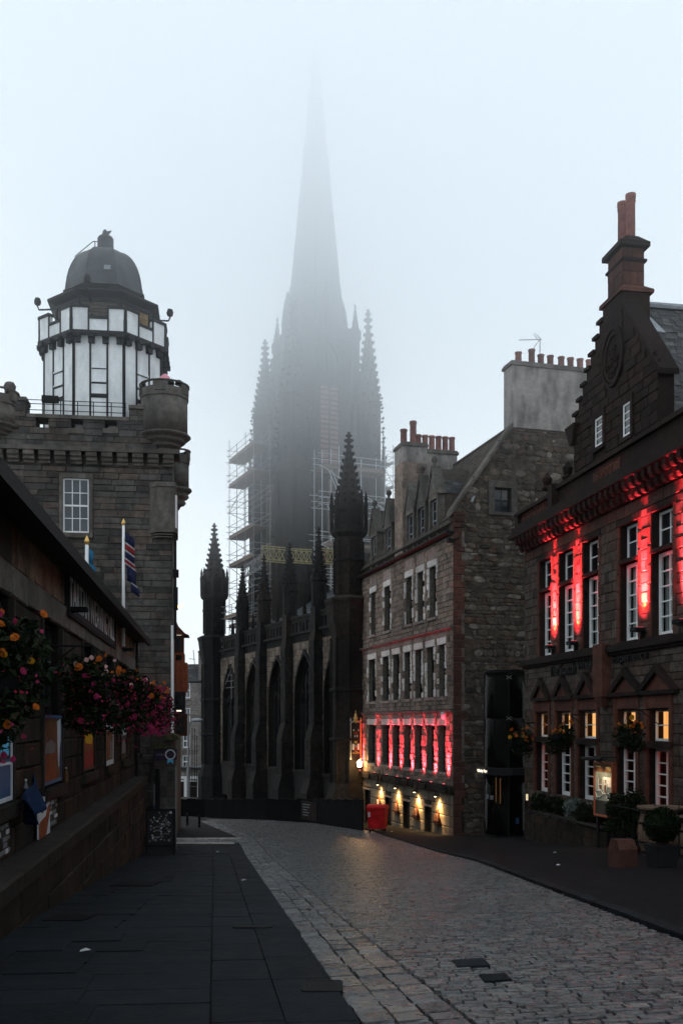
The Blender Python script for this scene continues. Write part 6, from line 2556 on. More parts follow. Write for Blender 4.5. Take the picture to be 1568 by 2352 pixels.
for i, (a, b) in enumerate(lo_[:7]):
    window(red, Rf, a + .002, b - .002, l_tr1 + .002, l_top - .002, -.24, 1, 2, M['white_paint'], M['clear_glass'], .05, .03, False)
    window(red, Rf, a + .002, b - .002, l_bot + .002, l_tr0 - .002, -.24, 2, 5, M['white_paint'], M['clear_glass'], .1, .04, False, dep=.1)
    q = MB()
    q.box(Rf, a - .18, b + .18, l_tr0 + .002, l_tr1 - .002, -.35, .07)
    q.build('transom', M['red_dark'], red)
    q = MB()
    n = 14
    w_ = (b - a + .5)
    for k in range(n):      # gathered curtain behind the glass
        x0, x1 = a - .25 + w_ * k / n, a - .25 + w_ * (k + 1) / n
        if i == 4 and .62 < (k + .5) / n < .98:
            continue
        d0_, d1_ = (-.56, -.5) if k % 2 else (-.5, -.56)
        q.raw([Rf.P(x0, l_tr1 - .08, d0_), Rf.P(x1, l_tr1 - .08, d1_), Rf.P(x1, l_top + .1, d1_), Rf.P(x0, l_top + .1, d0_)], [(0, 1, 2, 3)])
    q.build('glow_curtain', M['curtain_glow'], red)
    q = MB()
    q.box(Rf, a - .4, b + .4, l_bot - .1, l_tr1 - .1, -1.3, -1.26)
    q.build('glow_room_wall', M['dim_room_glow'] if i not in (0, 4) else M['red_room_glow'], red)
    if i == 4:
        q = MB()
        q.box(Rf, a - .3, b + .3, l_tr1 - .1, l_top, -.95, -.9)
        q.build('glow_room_wall', M['red_room_glow'], red)
    # panel and pediment above
    c = (a + b) / 2 + .05
    hw = step * .46 if i < 3 else 1.16
    z0 = l_top + .56
    ap_ = rv_(1242, 1557)
    q = MB()
    q.box(Rf, a - .1, b + .1, l_top + .06, z0 - .12, -.1, .03)
    q.build('panel', M['red_smooth'], red)
    q = MB()
    q.box(Rf, c - hw, c + hw, z0 - .1, z0 + .02, -.05, .16)
    for s_ in (-1, 1):
        q.hexa([Rf.P(c + s_ * hw, z0 + .021, .17), Rf.P(c + s_ * (hw - .28), z0 + .021, .17), Rf.P(c + s_ * (hw - .28), z0 + .021, -.03), Rf.P(c + s_ * hw, z0 + .021, -.03),
                Rf.P(c + s_ * .0, ap_, .17), Rf.P(c, ap_ - .26, .17), Rf.P(c, ap_ - .26, -.03), Rf.P(c + s_ * .0, ap_, -.03)])
    pd = q.build('pediment', M['red_dark'], red)
    q = MB()
    q.prism(Rf, [(c - hw + .28, z0 + .025), (c + hw - .28, z0 + .025), (c, ap_ - .27)], -.03, .05)
    q.build('tympanum', M['red_smooth'], pd)
# pilaster with a corbel between the third and fourth bays
pu_ = (Rf.u(1379), Rf.u(1401))
q = MB()
q.box(Rf, *pu_, rv_(1390, 1600), rv_(1390, 1480), -.03, .3)
q.tap(Rf, sum(pu_) / 2, rv_(1390, 1625), rv_(1390, 1601), .1, .15, .3, .1, .2)
q.build('pilaster', M['red_smooth'], red)
# raised name in dark letters
for wd, xa, xb in (('The', 1265, 1284), ('Scotch', 1287.5, 1324), ('Whisky', 1328.5, 1372)):
    text(red, 'lettering', wd, Rf, Rf.u(xa), Rf.u(xb), rv_(1271, 1552), rv_(1271, 1528), .02, M['shop_dark'], .06)
text(red, 'lettering', 'Experience', Rf, Rf.u(1411), Rf.u(1490), rv_(1411, 1529), rv_(1411, 1503), .02, M['shop_dark'], .06)
# cornice on brackets
q = MB()
q.box(Rf, -.5, RW, r_cor, r_cor + .16, -.6, .56)
q.box(Rf, -.42, RW, r_cor + .16, r_balb - .002, -.6, .42)
q.box(Rf, -.1, RW, r_corb + .05, r_cor - .002, -.6, .1)
q.build('cornice', M['red_dark'], red)
k = 0
u = .1
while u < 15.5:
    q = MB()
    q.box(Rf, u, u + .2, r_cor - .22, r_cor - .003, .1, .5)
    q.tube(Rf.P(u, r_cor - .22, .36), Rf.P(u + .2, r_cor - .22, .36), .12, 8)
    q.box(Rf, u, u + .2, r_cor - .48, r_cor - .225, .1, .3)
    q.tube(Rf.P(u, r_cor - .5, .18), Rf.P(u + .2, r_cor - .5, .18), .1, 8)
    q.build('cornice_bracket', M['red_dark'], red)
    u += .42
# balustrade at the far end
bu0, bu1 = -.3, Rf.u(1262, .3)
q = MB()
q.box(Rf, bu0, bu1 + .0, r_bal - .13, r_bal, .02, .36)
q.box(Rf, bu0, bu1, r_balb, r_balb + .1, .05, .33)
q.box(Rf, bu0, bu0 + .35, r_balb + .1, r_bal - .13, .05, .33)
q.build('balustrade', M['red_dark'], red)
n = 11
for i in range(n):
    c = Rf.P(bu0 + .5 + (bu1 - bu0 - .7) * (i + .5) / n, 0, .19)
    q = MB()
    z0, z1 = r_balb + .1, r_bal - .13
    h = z1 - z0
    q.lathe(c, [(.05, z0), (.08, z0 + h * .05), (.05, z0 + h * .12), (.085, z0 + h * .35), (.045, z0 + h * .75), (.075, z0 + h * .9), (.06, z1)], 8)
    q.build('baluster', M['red_stone'], red, True)
# parapet with the inscription, then the gable
gf, ga = Rf.u(1318), Rf.u(1431, .0)
gn = 2 * ga - gf
q = MB()
q.box(Rf, bu1, bu1 + .4, r_balb, r_bal + .28, -.2, .4)
q.box(Rf, bu1 + .4, RW, r_balb, r_bal + .05, -.5, .1)
q.box(Rf, bu1 + .4, RW, r_bal + .05, r_bal + .2, -.55, .25)
q.build('parapet', M['red_dark'], red)
ip0, ip1 = Rf.u(1362, .1), Rf.u(1424, .1)
q = MB()
q.box(Rf, ip0, ip1, r_balb + .1, r_bal - .05, .1, .13)
o = q.build('inscription_panel', M['red_stone'], red)
text(o, 'lettering', 'CASTLEHILL', Rf, ip0 + .1, ip1 - .1, r_balb + .5, r_bal - .12, .13, M['red_smooth'], .03)
text(o, 'lettering', 'SCHOOL', Rf, ip0 + .4, ip1 - .4, r_balb + .14, r_balb + .42, .13, M['red_smooth'], .03)
for c_ in ((1253, .2), (1300, -.2)):
    q = MB()
    P0 = Rf.P(Rf.u(c_[0], .2), 0, .15)
    z = r_bal + (.28 if c_[0] == 1253 else .2)
    q.lathe(P0, [(.2, z), (.22, z + .08), (.12, z + .16), (.18, z + .3), (.2, z + .42), (.1, z + .55), (.02, z + .66)], 8)
    q.build('carved_finial', M['red_dark'], red)
g_foot = rv_(1318, 985)
g_sh = rv_(1384, 738)
gc0, gc1 = Rf.u(1384), Rf.u(1427.7)
ga = (gc0 + gc1) / 2
gn = 2 * ga - gf
ns = 7
poly_l = []
for i in range(ns + 1):
    u = gf + (gc0 - gf) * i / ns
    v0 = g_foot + (g_sh - g_foot) * i / (ns + .0)
    v1 = g_foot + (g_sh - g_foot) * min(ns, i + 1) / (ns + .0)
    poly_l.append((u, v0 if i == 0 else v0))
    if i < ns:
        poly_l.append((u, v1))
poly_r = [(gc1, g_sh), (gn, g_foot)]
gwins = [(Rf.u(1367), Rf.u(1386), rv_(1376, 1026), rv_(1376, 958)), (Rf.u(1431), Rf.u(1450), rv_(1440, 1003), rv_(1440, 925))]
outer = poly_l + poly_r + [(gn, r_balb), (gf, r_balb)]
q = MB()
q.prism(Rf, outer, -.5, -.02)
gab = q.build('stepped_gable', M['red_dark'], red)
edge_v = lambda u: (g_foot + (g_sh - g_foot) * max(0, min(1, (u - gf) / (gc0 - gf)))) if u < ga else (g_foot + (g_sh - g_foot) * max(0, min(1, (gn - u) / (gn - gc1))))
ovc = Rf.at(1409, 820)
oa, ob = abs(Rf.u(1434.5) - Rf.u(1385)) / 2, abs(rv_(1409, 751) - rv_(1409, 888)) / 2
oc_ = (Rf.u(1385) + Rf.u(1434.5)) / 2
cs = cells(gf, gn, r_balb + .3, g_sh, (.27, .36), (.4, .8), [(a - .15, b + .15, c - .15, d + .2) for a, b, c, d in gwins], .014, keep=lambda a, b: b < edge_v(a) - .22 and ((a - oc_) / oa) ** 2 + ((b - ovc[1]) / ob) ** 2 > 1.25)
lay(gab, on(Rf, cs, -.06, .02, .012), M['red_dark'], 'gable_stone', 190)
for i in range(ns):
    for s_ in (0,):
        u0, u1 = gf + (gc0 - gf) * i / ns, gf + (gc0 - gf) * (i + 1) / ns
        if s_:
            u0, u1 = 2 * ga - u1, 2 * ga - u0
        v = g_foot + (g_sh - g_foot) * (i + 1) / ns
        q = MB()
        q.box(Rf, u0 - .05, u1 + .05, v + .003, v + .12, -.56, .08)
        q.build('crow_step', M['red_dark'], gab)
q = MB()
q.tap(Rf, gf, g_foot - .6, g_foot + .1, -.2, .1, .42, .35, .4)
q.build('skewput', M['red_dark'], gab)
q = MB()
SKr = Fr(Rf.P(gc1, g_sh - .1, 0), Rf.P(gn, g_foot, 0) - Rf.P(gc1, g_sh, 0))
q.box(SKr, 0, (Rf.P(gn, g_foot, 0) - Rf.P(gc1, g_sh, 0)).length + .3, .09, .26, -.56, .08)
q.build('skew', M['red_dark'], gab)
# oval relief
q = MB()
for rr_, d1_ in ((1.0, .1), (.84, .06)):
    n = 28
    o_ = [(oc_ + oa * rr_ * math.cos(t * 2 * math.pi / n), ovc[1] + ob * rr_ * math.sin(t * 2 * math.pi / n)) for t in range(n + 1)]
    i_ = [(oc_ + oa * (rr_ - .12) * math.cos(t * 2 * math.pi / n), ovc[1] + ob * (rr_ - .12) * math.sin(t * 2 * math.pi / n)) for t in range(n + 1)]
    q.strip(Rf, o_, i_, -.03, d1_)
ov = q.build('oval_frame', M['red_dark'], gab)
q = MB()
rr = random.Random(3)
for k in range(16):
    t, s_ = rr.uniform(0, 6.28), rr.uniform(.1, .6)
    q.lathe(Rf.P(oc_ + oa * s_ * math.cos(t), ovc[1] + ob * s_ * math.sin(t) - .1, -.01), [(.02, -.12), (.12, -.05), (.14, .05), (.02, .14)], 7)
q.prism(Rf, [(oc_ + oa * .72 * math.cos(t * .449), ovc[1] + ob * .72 * math.sin(t * .449)) for t in range(14)], -.06, -.005)
q.build('carved_relief', M['red_dark'], ov)
for a, b, c, d in gwins:
    q = MB()
    q.box(Rf, a - .15, a, c, d, -.02, .07)
    q.box(Rf, b, b + .15, c, d, -.02, .07)
    q.box(Rf, a - .15, b + .15, d, d + .2, -.02, .075)
    q.box(Rf, a - .15, b + .15, c - .14, c, -.02, .1)
    q.build('window_margin', M['red_dark'], gab)
    window(gab, Rf, a + .002, b - .002, c + .002, d - .002, .02, 1, 4, M['white_paint'], M['dark_glass'], .07, .03, False, panes=False, dep=.045)
    q = MB()
    q.box(Rf, a, b, c, d, -.015, -.005)
    q.build('window_glass', M['dark_glass'], gab)
# gable chimney with two tall pots
cb, ct, ccap = rv_(1427, 670), rv_(1427, 583), rv_(1427, 560)
cd = .95
q = MB()
q.box(Rf, gc0, gc1, g_sh - .8, cb, -cd, .01)
ch = q.build('chimney', M['red_dark'], red)
q = MB()
q.box(Rf, gc0 - .1, gc1 + .1, cb + .002, cb + .12, -cd - .1, .1)
q.tap(Rf, (gc0 + gc1) / 2, cb + .12, cb + .3, -cd / 2 + .01, (gc1 - gc0) / 2 + .1, (gc1 - gc0) / 2 - .14, cd / 2 + .1, cd / 2 - .12)
q.build('chimney_offset', M['red_stone'], ch)
a, b = gc0 + .16, gc1 - .16
q = MB()
q.box(Rf, a, b, cb + .3, ccap, -cd + .12, -.1)
q.build('chimney_shaft', M['red_dark'], ch)
lay(ch, on(Rf, cells(a, b, cb + .3, ccap - .02, (.4, .5), (.5, .8), [], .014), -.14, -.08, .006), M['red_stone'], 'chimney_stone', 14)
fs_ = Fr(Rf.P(b, 0, 0), -Rf.N)
lay(ch, on(fs_, cells(.1, cd - .12, cb + .3, ccap - .02, (.4, .5), (.4, .8), [], .014), -.04, .02, .006), M['red_stone'], 'chimney_side_stone', 14)
vb = rv_(1427, 593)
q = MB()
q.box(Rf, a - .06, b + .08, vb, vb + .08, -cd + .05, -.03)
q.box(Rf, a - .14, b + .16, ccap, ccap + .16, -cd - .02, .06)
q.tap(Rf, (a + b) / 2, ccap + .16, ccap + .42, -cd / 2, (b - a) / 2 + .14, (b - a) / 2 - .1, cd / 2, .2)
q.build('chimney_cap', M['red_dark'], ch)
for x, yt in ((1428, 466), (1447, 447)):
    uu = Rf.u(x, -.5)
    top = rv_(x, yt, -.5)
    z0 = ccap + .4
    q = MB()
    h = top - z0
    q.lathe(Rf.P(uu, z0, -.5), [(.15, 0), (.145, h - .28), (.17, h - .24), (.15, h - .2), (.17, h - .12), (.17, h), (.12, h), (.12, h - .3)], 14, caps=False)
    q.build('chimney_pot', M['terracotta'], ch, True)
# roof behind the gable, ridge running back, slates on the near slope
zr_ = rv_(1486, 682, -.9)
RS = Fr(Rf.P(gn + .2, r_bal + .3, -.45), -Rf.N, Rf.P(ga, zr_, -.45) - Rf.P(gn + .2, r_bal + .3, -.45))
rl = (Rf.P(ga, zr_, -.45) - Rf.P(gn + .2, r_bal + .3, -.45)).length
q = MB()
q.box(RS, 0, 11, 0, rl, -.2, 0)
sr = q.build('slate_roof', M['slate'], red)
cs = cells(.05, 5, .1, rl - .1, (.17, .19), (.16, .3), [], .006)
lay(sr, on(RS, cs, -.01, .035, .012), M['slate'], 'slate', 300, 'flag')
RS2 = Fr(Rf.P(gf - .2, r_bal + .3, -11.4), Rf.N, Rf.P(ga, zr_, -11.4) - Rf.P(gf - .2, r_bal + .3, -11.4))
q = MB()
q.box(RS2, 0, 10.9, 0, rl, -.2, -.003)
q.build('slate_roof', M['slate'], red)
q = MB()
q.tube(Rf.P(ga, zr_ + .03, -.9), Rf.P(ga, zr_ + .03, -11.5), .12, 8)
q.build('ridge', M['lead'], sr)
q = MB()
p0 = RS.P(.45, rl * .9, .06)
q.hexa([RS.P(.0, rl * .93, .03), RS.P(.5, rl * .93, .03), RS.P(.5, rl * .93, .08), RS.P(.0, rl * .93, .08), RS.P(.1, rl * .76, .03), RS.P(.95, rl * .74, .03), RS.P(.95, rl * .74, .08), RS.P(.1, rl * .76, .08)])
q.build('flashing', M['lead'], sr)
q = MB()
mr_ = Fr(Rf.P(0, r_bal - .3, -.6), Rf.U, Vector((0, 0, .6)) - Rf.N * .8)
q.box(mr_, 0, gf, 0, 3.4, -.15, 0)
q.box(mr_, gn, RW, 0, 3.4, -.15, 0)
q.build('main_roof', M['slate'], red)
# wall lights on the piers between the upper windows
for i, (x, y, lb) in enumerate(((1265, 1488, 'black wall light with a red beam between the first two upper windows'), (1317, 1479, 'black wall light with an orange-red beam between the second and third upper windows'),
                                (1468.7, 1448.7, 'black wall light with a yellow-red beam between the fourth and fifth upper windows'), (1549, 1434, 'black wall light at the right edge of the view'))):
    nx_ = {0: (0, 1), 1: (1, 2), 2: (3, 4), 3: (4, 5)}[i]
    uu = (up[nx_[0]][1] + up[nx_[1]][0]) / 2
    vv = rv_(x, y, .2)
    t = thing('wall_light', lb, 'wall light', Rf.P(uu, vv, .1), 'wall lights between the upper windows')
    q = MB()
    q.box(Rf, uu - .2, uu + .2, vv - .02, vv + .1, .08, .38)
    q.build('housing', M['black_iron'], t)
    q = MB()
    q.box(Rf, uu - .04, uu + .04, vv - .22, vv - .02, .03, .14)
    q.tube(Rf.P(uu, vv - .2, .1), Rf.P(uu + .1, vv - .42, .1), .015, 5)
    q.build('bracket', M['black_iron'], t)
    q = MB()
    q.box(Rf, uu - .15, uu + .15, vv + .101, vv + .108, .12, .34)
    q.build('lens', M['red_led'], t)
    bar('wall_light_lamp', Rf.P(uu, vv + .14, .24), Rf.P(uu, vv + 2.6, -.12), 480, (1, .045, .06), .44, 26, Rf.U, t)
    bar('added_amber_core', Rf.P(uu, vv + .14, .2), Rf.P(uu, vv + 1.3, -.06), 26, (1, .36, .03), .2, 16, Rf.U, t)  # amber lamp added only to turn the middle of the red beam yellow
    spot('wall_light_spill', Rf.P(uu, vv + .17, .28), Rf.P(uu, vv + 3.2, .0), 480, (1, .05, .08), 100, 1, .05, t)

# ------------------------------------------------ glass entrance between the two buildings
ec = Vector((6.95, 41.6, 0))
ent = thing('glass_entrance', 'dark curved glass entrance tower in the corner between the buildings', 'entrance', (ec.x, ec.y, g(ec.x, ec.y)))
ez = lambda y: (HY - y) / F * 40.8
e_t, e_c1, e_c0, e_b = ez(1541), ez(1764), ez(1780), g(ec.x, ec.y - .8)
r = .88
A, B = math.pi * 1.02, math.pi * 1.98
for nm, z0, z1 in (('glass_upper', e_c1, ez(1650)), ('glass_upper', ez(1650), e_t), ('glass_lower', e_b, e_c0)):
    n = 4
    for k in range(n):
        q = MB()
        t0, t1 = A + (B - A) * k / n, A + (B - A) * (k + 1) / n
        q.lathe(ec, [(r, z0 + .01), (r, z1 - .01), (r - .02, z1 - .01), (r - .02, z0 + .01), (r, z0 + .01)], 4, t0 + .008, False, t1 - .008)
        q.build('glass_panel', M['green_glass'], ent, True)
for k in (0, 2, 4):
    t = A + (B - A) * k / 4
    q = MB()
    q.tube(ec + Vector((r * math.cos(t), r * math.sin(t), e_b)), ec + Vector((r * math.cos(t), r * math.sin(t), e_t)), .014, 6)
    q.build('mullion', M['black_timber'], ent)
for z in (e_t, e_b + .03):
    q = MB()
    q.lathe(ec, [(r - .04, z - .04), (r + .05, z - .04), (r + .05, z + .04), (r - .04, z + .04), (r - .04, z - .04)], 16, A, False, B)
    q.build('ring', M['black_iron'], ent, False)
for t in (A + (B - A) / 2,):
    for z in (ez(1556), ez(1650)):
        q = MB()
        for s_ in (-1, 1):
            for h in (-1, 1):
                q.tube(ec + Vector(((r + .03) * math.cos(t), (r + .03) * math.sin(t), z)), ec + Vector(((r + .03) * math.cos(t + s_ * .12), (r + .03) * math.sin(t + s_ * .12), z + h * .07)), .014, 5)
        q.build('spider_fixing', M['galvanised'], ent)
q = MB()
q.lathe(ec, [(r + .03, e_c0), (r + .3, e_c0), (r + .3, e_c1), (r + .03, e_c1), (r + .03, e_c0)], 18, A - .15, False, B)
cn = q.build('canopy', M['black_timber'], ent)
q = MB()
q.box(Fr(ec, (1, .1, 0)), -.55, 1.2, e_b - .3, e_t, -1.6, -1.5)
q.build('back_wall', M['shop_stone'], ent)
q = MB()
q.lathe(ec, [(r + .02, e_t + .05), (.02, e_t + .08)], 18, A, False, B)
q.build('roof_cap', M['black_iron'], ent)
tf = Fr(ec + Vector((-1.02, -.62, 0)), (.8, -.6, 0))
text(cn, 'lettering', 'Whisky Experience', tf, -.28, .42, (e_c0 + e_c1) / 2 - .08, (e_c0 + e_c1) / 2 + .09, .02, M['lit_letter'], .02)
for x, y0, y1, m in ((1138.5, 1786, 1842, 'lit_strip'), (1148, 1788, 1846, 'lit_strip')):
    q = MB()
    p = Vector(((x - HX) / F * 41.6, 41.6, 0))
    q.tube(p + Vector((0, 0, (HY - y1) / F * 41.6)), p + Vector((0, 0, (HY - y0) / F * 41.6)), .022, 6)
    q.build('inner_light', M[m], ent)
dr_ = Fr(ec, (1, 0, 0))
for k, (u0, u1, z0, z1, m) in enumerate(((-.76, -.6, ez(1836), ez(1826), 'print_grey'), (-.55, -.46, ez(1838), ez(1828), 'print_grey'), (.5, .66, ez(1842), ez(1829), 'print_blue'), (.1, .4, ez(1892), ez(1878), 'print_blue'))):
    t = A + (B - A) * (.5 + .5 * (u0 + u1) / 2 / r)
    q = MB()
    q.lathe(ec, [(r + .004, z0), (r + .004, z1)], 3, t - .1, False, t + .1)
    q.build('sticker', M[m], ent)

# ------------------------------------------------ low planter wall, bushes, railings, poster, tables
pw = Fr(Rf.P(0, 0, 1.0), Rf.U)
pa, pb = pw.u(1206), pw.u(1392)
p_t = (pw.at(1206, 1880)[1] + pw.at(1392, 1882)[1]) / 2
plw = thing('planter_wall', 'low dark stone planter wall in front of the lit windows', 'planter', pw.P((pa + pb) / 2, g(*pw.P((pa + pb) / 2, 0)[:2]), -.4))
q = MB()
q.box(pw, pa, pb, -6.4, p_t, -.25, -.03)
q.box(pw, pa, pa + .25, -6.4, p_t, -.95, -.251)
q.build('core', M['shop_mortar'], plw)
lay(plw, on(pw, cells(pa, pb, p_t - .32 * 6, p_t - .08, (.26, .36), (.4, .8), [], .016, keep=lambda a, b: b + .3 > g(*pw.P(a, 0)[:2])), -.06, .0, .014), M['shop_stone'], 'stone', 120)
lay(plw, on(pw, cells(pa, pb, p_t - .08, p_t + .03, (.11, .111), (.8, 1.1), [], .01), -.3, .05, .004), M['coping'], 'coping_stone', 30)
q = MB()
q.box(pw, pa, pb, p_t - .3, p_t - .1, -.93, -.26)
q.build('soil', M['earth'], plw)


def bush(name, label, cat, c, rx, rz, n, seed, m=None, leaf=.06, flowers=None, group=None):
    vs, fs, lb_ = foliage(n, rx, rz, seed, leaf, .4)
    t = thing(name, label, cat, c, group)
    q = MB()
    q.raw([v + Vector(c) for v in vs], fs)
    q.build('foliage', m or M['leaf'], t)
    q = MB()
    rr = random.Random(seed)
    for k in range(5):
        q.tube(Vector(c) - Vector((0, 0, rz * .8)), Vector(c) + Vector((rr.uniform(-.5, .5) * rx, rr.uniform(-.5, .5) * rx, rz * .2)), .018, 5, .006)
    q.build('stem', M['shop_wood'], t)
    return t


pale_leaf = stone('pale_leaf', [(.12, .15, .14), (.2, .23, .22), (.06, .09, .06)], soot=0, bump=0)
nb = 7
names = ('nearest the glass entrance', 'second from the glass entrance', 'third from the entrance', 'with silvery leaves', 'beside the silvery one', 'next to the poster stand', 'behind the poster stand')
for i in range(nb):
    uu = pa + .35 + (pb - pa - .6) * i / (nb - 1)
    bush('planter_shrub', 'dark leafy shrub in the planter wall, ' + names[i], 'shrub', pw.P(uu, p_t + .3, -.55), .55, .52, 900, 60 + i, pale_leaf if i in (3,) else M['leaf'], .055, group='shrubs in the planter wall')
# flower baskets on the right
for i, (x, y0, y1, x1_, lb) in enumerate(((1193, 1664, 1740, 30, 'flower basket with orange begonias before the glass entrance'), (1287, 1657, 1722, 29, 'flower basket with orange begonias by the second lit window'), (1444, 1654, 1718, 31, 'flower basket with orange blooms by the fourth lit window'))):
    fd = .95 if i else .75
    uu, vv = Rf.at(x, (y0 + y1) / 2, fd)
    p = Rf.P(uu, vv, fd)
    basket(lb, p, Rf.P(uu + (.2 if i == 0 else 0), vv, .0), .55, .62, 1300, [('orange', 12, -.1, .9), ('yellow', 4, .2, .9), ('magenta', 5, -.8, .3)], 40 + i, 'flower baskets on the red building')
# lit poster case with its lamp bar
pf = Fr(Rf.P(0, 0, 1.25), Rf.U)
p0_, p1_ = pf.u(1365), pf.u(1404)
v0, v1 = pf.at(1384, 1872)[1], pf.at(1384, 1755)[1]
pc = thing('poster_case', 'lit poster case with glasses and bottles drawn in white, under a black lamp bar', 'poster case', pf.P((p0_ + p1_) / 2, v0 - 1.4, 0))
q = MB()
q.box(pf, p0_, p1_, v0, v1, -.12, -.02)
q.build('case', M['copper_wood'], pc)
q = MB()
for a, b, c, d in ((p0_, p1_, v1, v1 + .06), (p0_, p1_, v0 - .06, v0), (p0_ - .06, p0_, v0 - .06, v1 + .06), (p1_, p1_ + .06, v0 - .06, v1 + .06)):
    q.box(pf, a, b, c, d, -.12, .02)
q.build('frame', M['orange_wood'], pc)
q = MB()
for x in (p0_ + .08, p1_ - .08):
    q.box(pf, x - .04, x + .04, v0 - 2.2, v0 - .06, -.1, -.03)
q.build('post', M['black_iron'], pc)
pv = lambda t: v0 + (v1 - v0) * t
pu2 = lambda t: p0_ + (p1_ - p0_) * t
poster = MB()
poster.box(pf, p0_, p1_, pv(.28), pv(.84), -.019, -.01)
po = poster.build('poster', plain('poster_blue_grey', (.2, .22, .2), .5, noise=.5, scale=3, bump=0), pc)
q = MB()
q.box(pf, p0_, p1_, pv(.842), v1, -.019, -.01)
q.build('poster_head', M['print_brown'], pc)
q = MB()
q.box(pf, p0_, p1_, v0, pv(.278), -.019, -.01)
q.build('poster_foot', M['print_dark'], pc)
text(po, 'lettering', 'DINE', pf, pu2(.05), pu2(.36), pv(.93), pv(.965), -.009, M['gold'], .006)
text(po, 'lettering', 'WITH US', pf, pu2(.05), pu2(.55), pv(.875), pv(.905), -.009, M['print_orange'], .006)
q = MB()
for a, b, c, d in ((.68, .9, .945, .955), (.64, .94, .925, .937), (.74, .96, .905, .915), (.86, .92, .88, .9)):
    q.box(pf, pu2(a), pu2(b), pv(c), pv(d), -.009, -.004)
q.build('emblem', M['gold'], po)


def outline(pts, m, r=.011):
    q = MB()
    q.path([pf.P(pu2(a), pv(b), .0) for a, b in pts], r, 4)
    q.build('drawn_line', m, po)


outline([(.22, .72), (.22, .48), (.3, .46), (.44, .5), (.44, .72)], M['print_white'])
outline([(.52, .7), (.5, .55), (.55, .42), (.64, .42), (.7, .5), (.68, .7)], M['print_white'])
outline([(.05, .42), (.12, .46), (.18, .46), (.22, .5), (.36, .49), (.5, .41), (.36, .36), (.14, .33), (.05, .42)], M['print_white'])
outline([(.8 + .1 * math.cos(t * .524), .375 + .065 * math.sin(t * .524)) for t in range(13)], M['print_white'], .016)
outline([(.24, .58), (.34, .6), (.44, .58)], M['print_white'])
outline([(.74, .62), (.78, .45)], M['print_grey'], .006)
for a, b, c, d in ((.26, .4, .5, .62), (.56, .66, .44, .6), (.27, .32, .62, .7), (.36, .4, .62, .7), (.58, .63, .62, .7)):
    q = MB()
    q.box(pf, pu2(a), pu2(b), pv(c), pv(d), -.009, -.006)
    q.build('drawn_bottle', M['print_brown'], po)
q = MB()
q.box(pf, pu2(.5), pu2(.92), pv(.56), pv(.75), -.0098, -.0085)
q.build('drawn_shelf', M['pale_stone'], po)
q = MB()
lb0 = pf.at(1384, 1744)[1]
q.tube(pf.P(p0_ - .3, lb0, .28), pf.P(p1_ - .1, lb0 + .03, .28), .06, 8)
q.tube(pf.P(p0_ + .2, lb0 + .07, .1), pf.P(p1_ + .3, lb0 + .09, .0), .03, 6)
q.tube(pf.P((p0_ + p1_) / 2, lb0, .28), pf.P((p0_ + p1_) / 2, v1, -.05), .02, 6)
q.build('lamp_bar', M['black_iron'], pc)
for k in (.3, .75):
    spot('poster_light', pf.P(pu2(k), lb0 - .03, .34), pf.P(pu2(k), v0 + .4, 0), 70, (1, .75, .42), 100, .8, .06, pc)
# sandstone block, barrel tables, topiary ball, iron railing
p = ground_at(1418, 1992)
bkf = Fr(p, Rf.U)
t = thing('stone_block', 'red sandstone block with a pitched top on the edge of the dark pavement', 'stone block', p)
q = MB()
w_ = .28
q.prism(bkf, [(-w_, -.1), (w_, -.1), (w_, .42), (w_ * .5, .62), (-w_ * .5, .62), (-w_, .42)], -.32, .1)
q.build('block', M['red_smooth'], t)
p = ground_at(1519, 1990)
t = thing('topiary_pot', 'black square pot with a clipped dark ball of box at the right edge', 'topiary', p)
pf2 = Fr(p, Rf.U)
q = MB()
q.tap(pf2, 0, -.02, .44, 0, .22, .27, .22, .27)
q.tap(pf2, 0, .44, .48, 0, .29, .29, .29, .29)
q.build('pot', M['black_timber'], t)
vs, fs = [], []
rr = random.Random(8)
for _ in range(2600):
    d = Vector((rr.gauss(0, 1), rr.gauss(0, 1), rr.gauss(0, 1))).normalized()
    c = p + Vector((0, 0, .9)) + d * .38 * rr.uniform(.86, 1.03)
    s_ = d.cross(Vector((rr.gauss(0, 1), rr.gauss(0, 1), rr.gauss(0, 1)))).normalized() * .035
    e_ = (d + Vector((rr.uniform(-.6, .6), rr.uniform(-.6, .6), rr.uniform(-.6, .6)))).normalized() * .04
    b_ = len(vs)
    vs += [c - s_ * .6, c + e_ * .5 - s_ * .1, c + s_ * .6, c + e_]
    fs += [(b_, b_ + 1, b_ + 2), (b_, b_ + 2, b_ + 3)]
q = MB()
q.raw(vs, fs)
q.lathe(p + Vector((0, 0, .9)), [(.02, -.33), (.23, -.25), (.33, 0), (.23, .25), (.02, .33)], 12)
q.build('clipped_ball', M['leaf'], t)


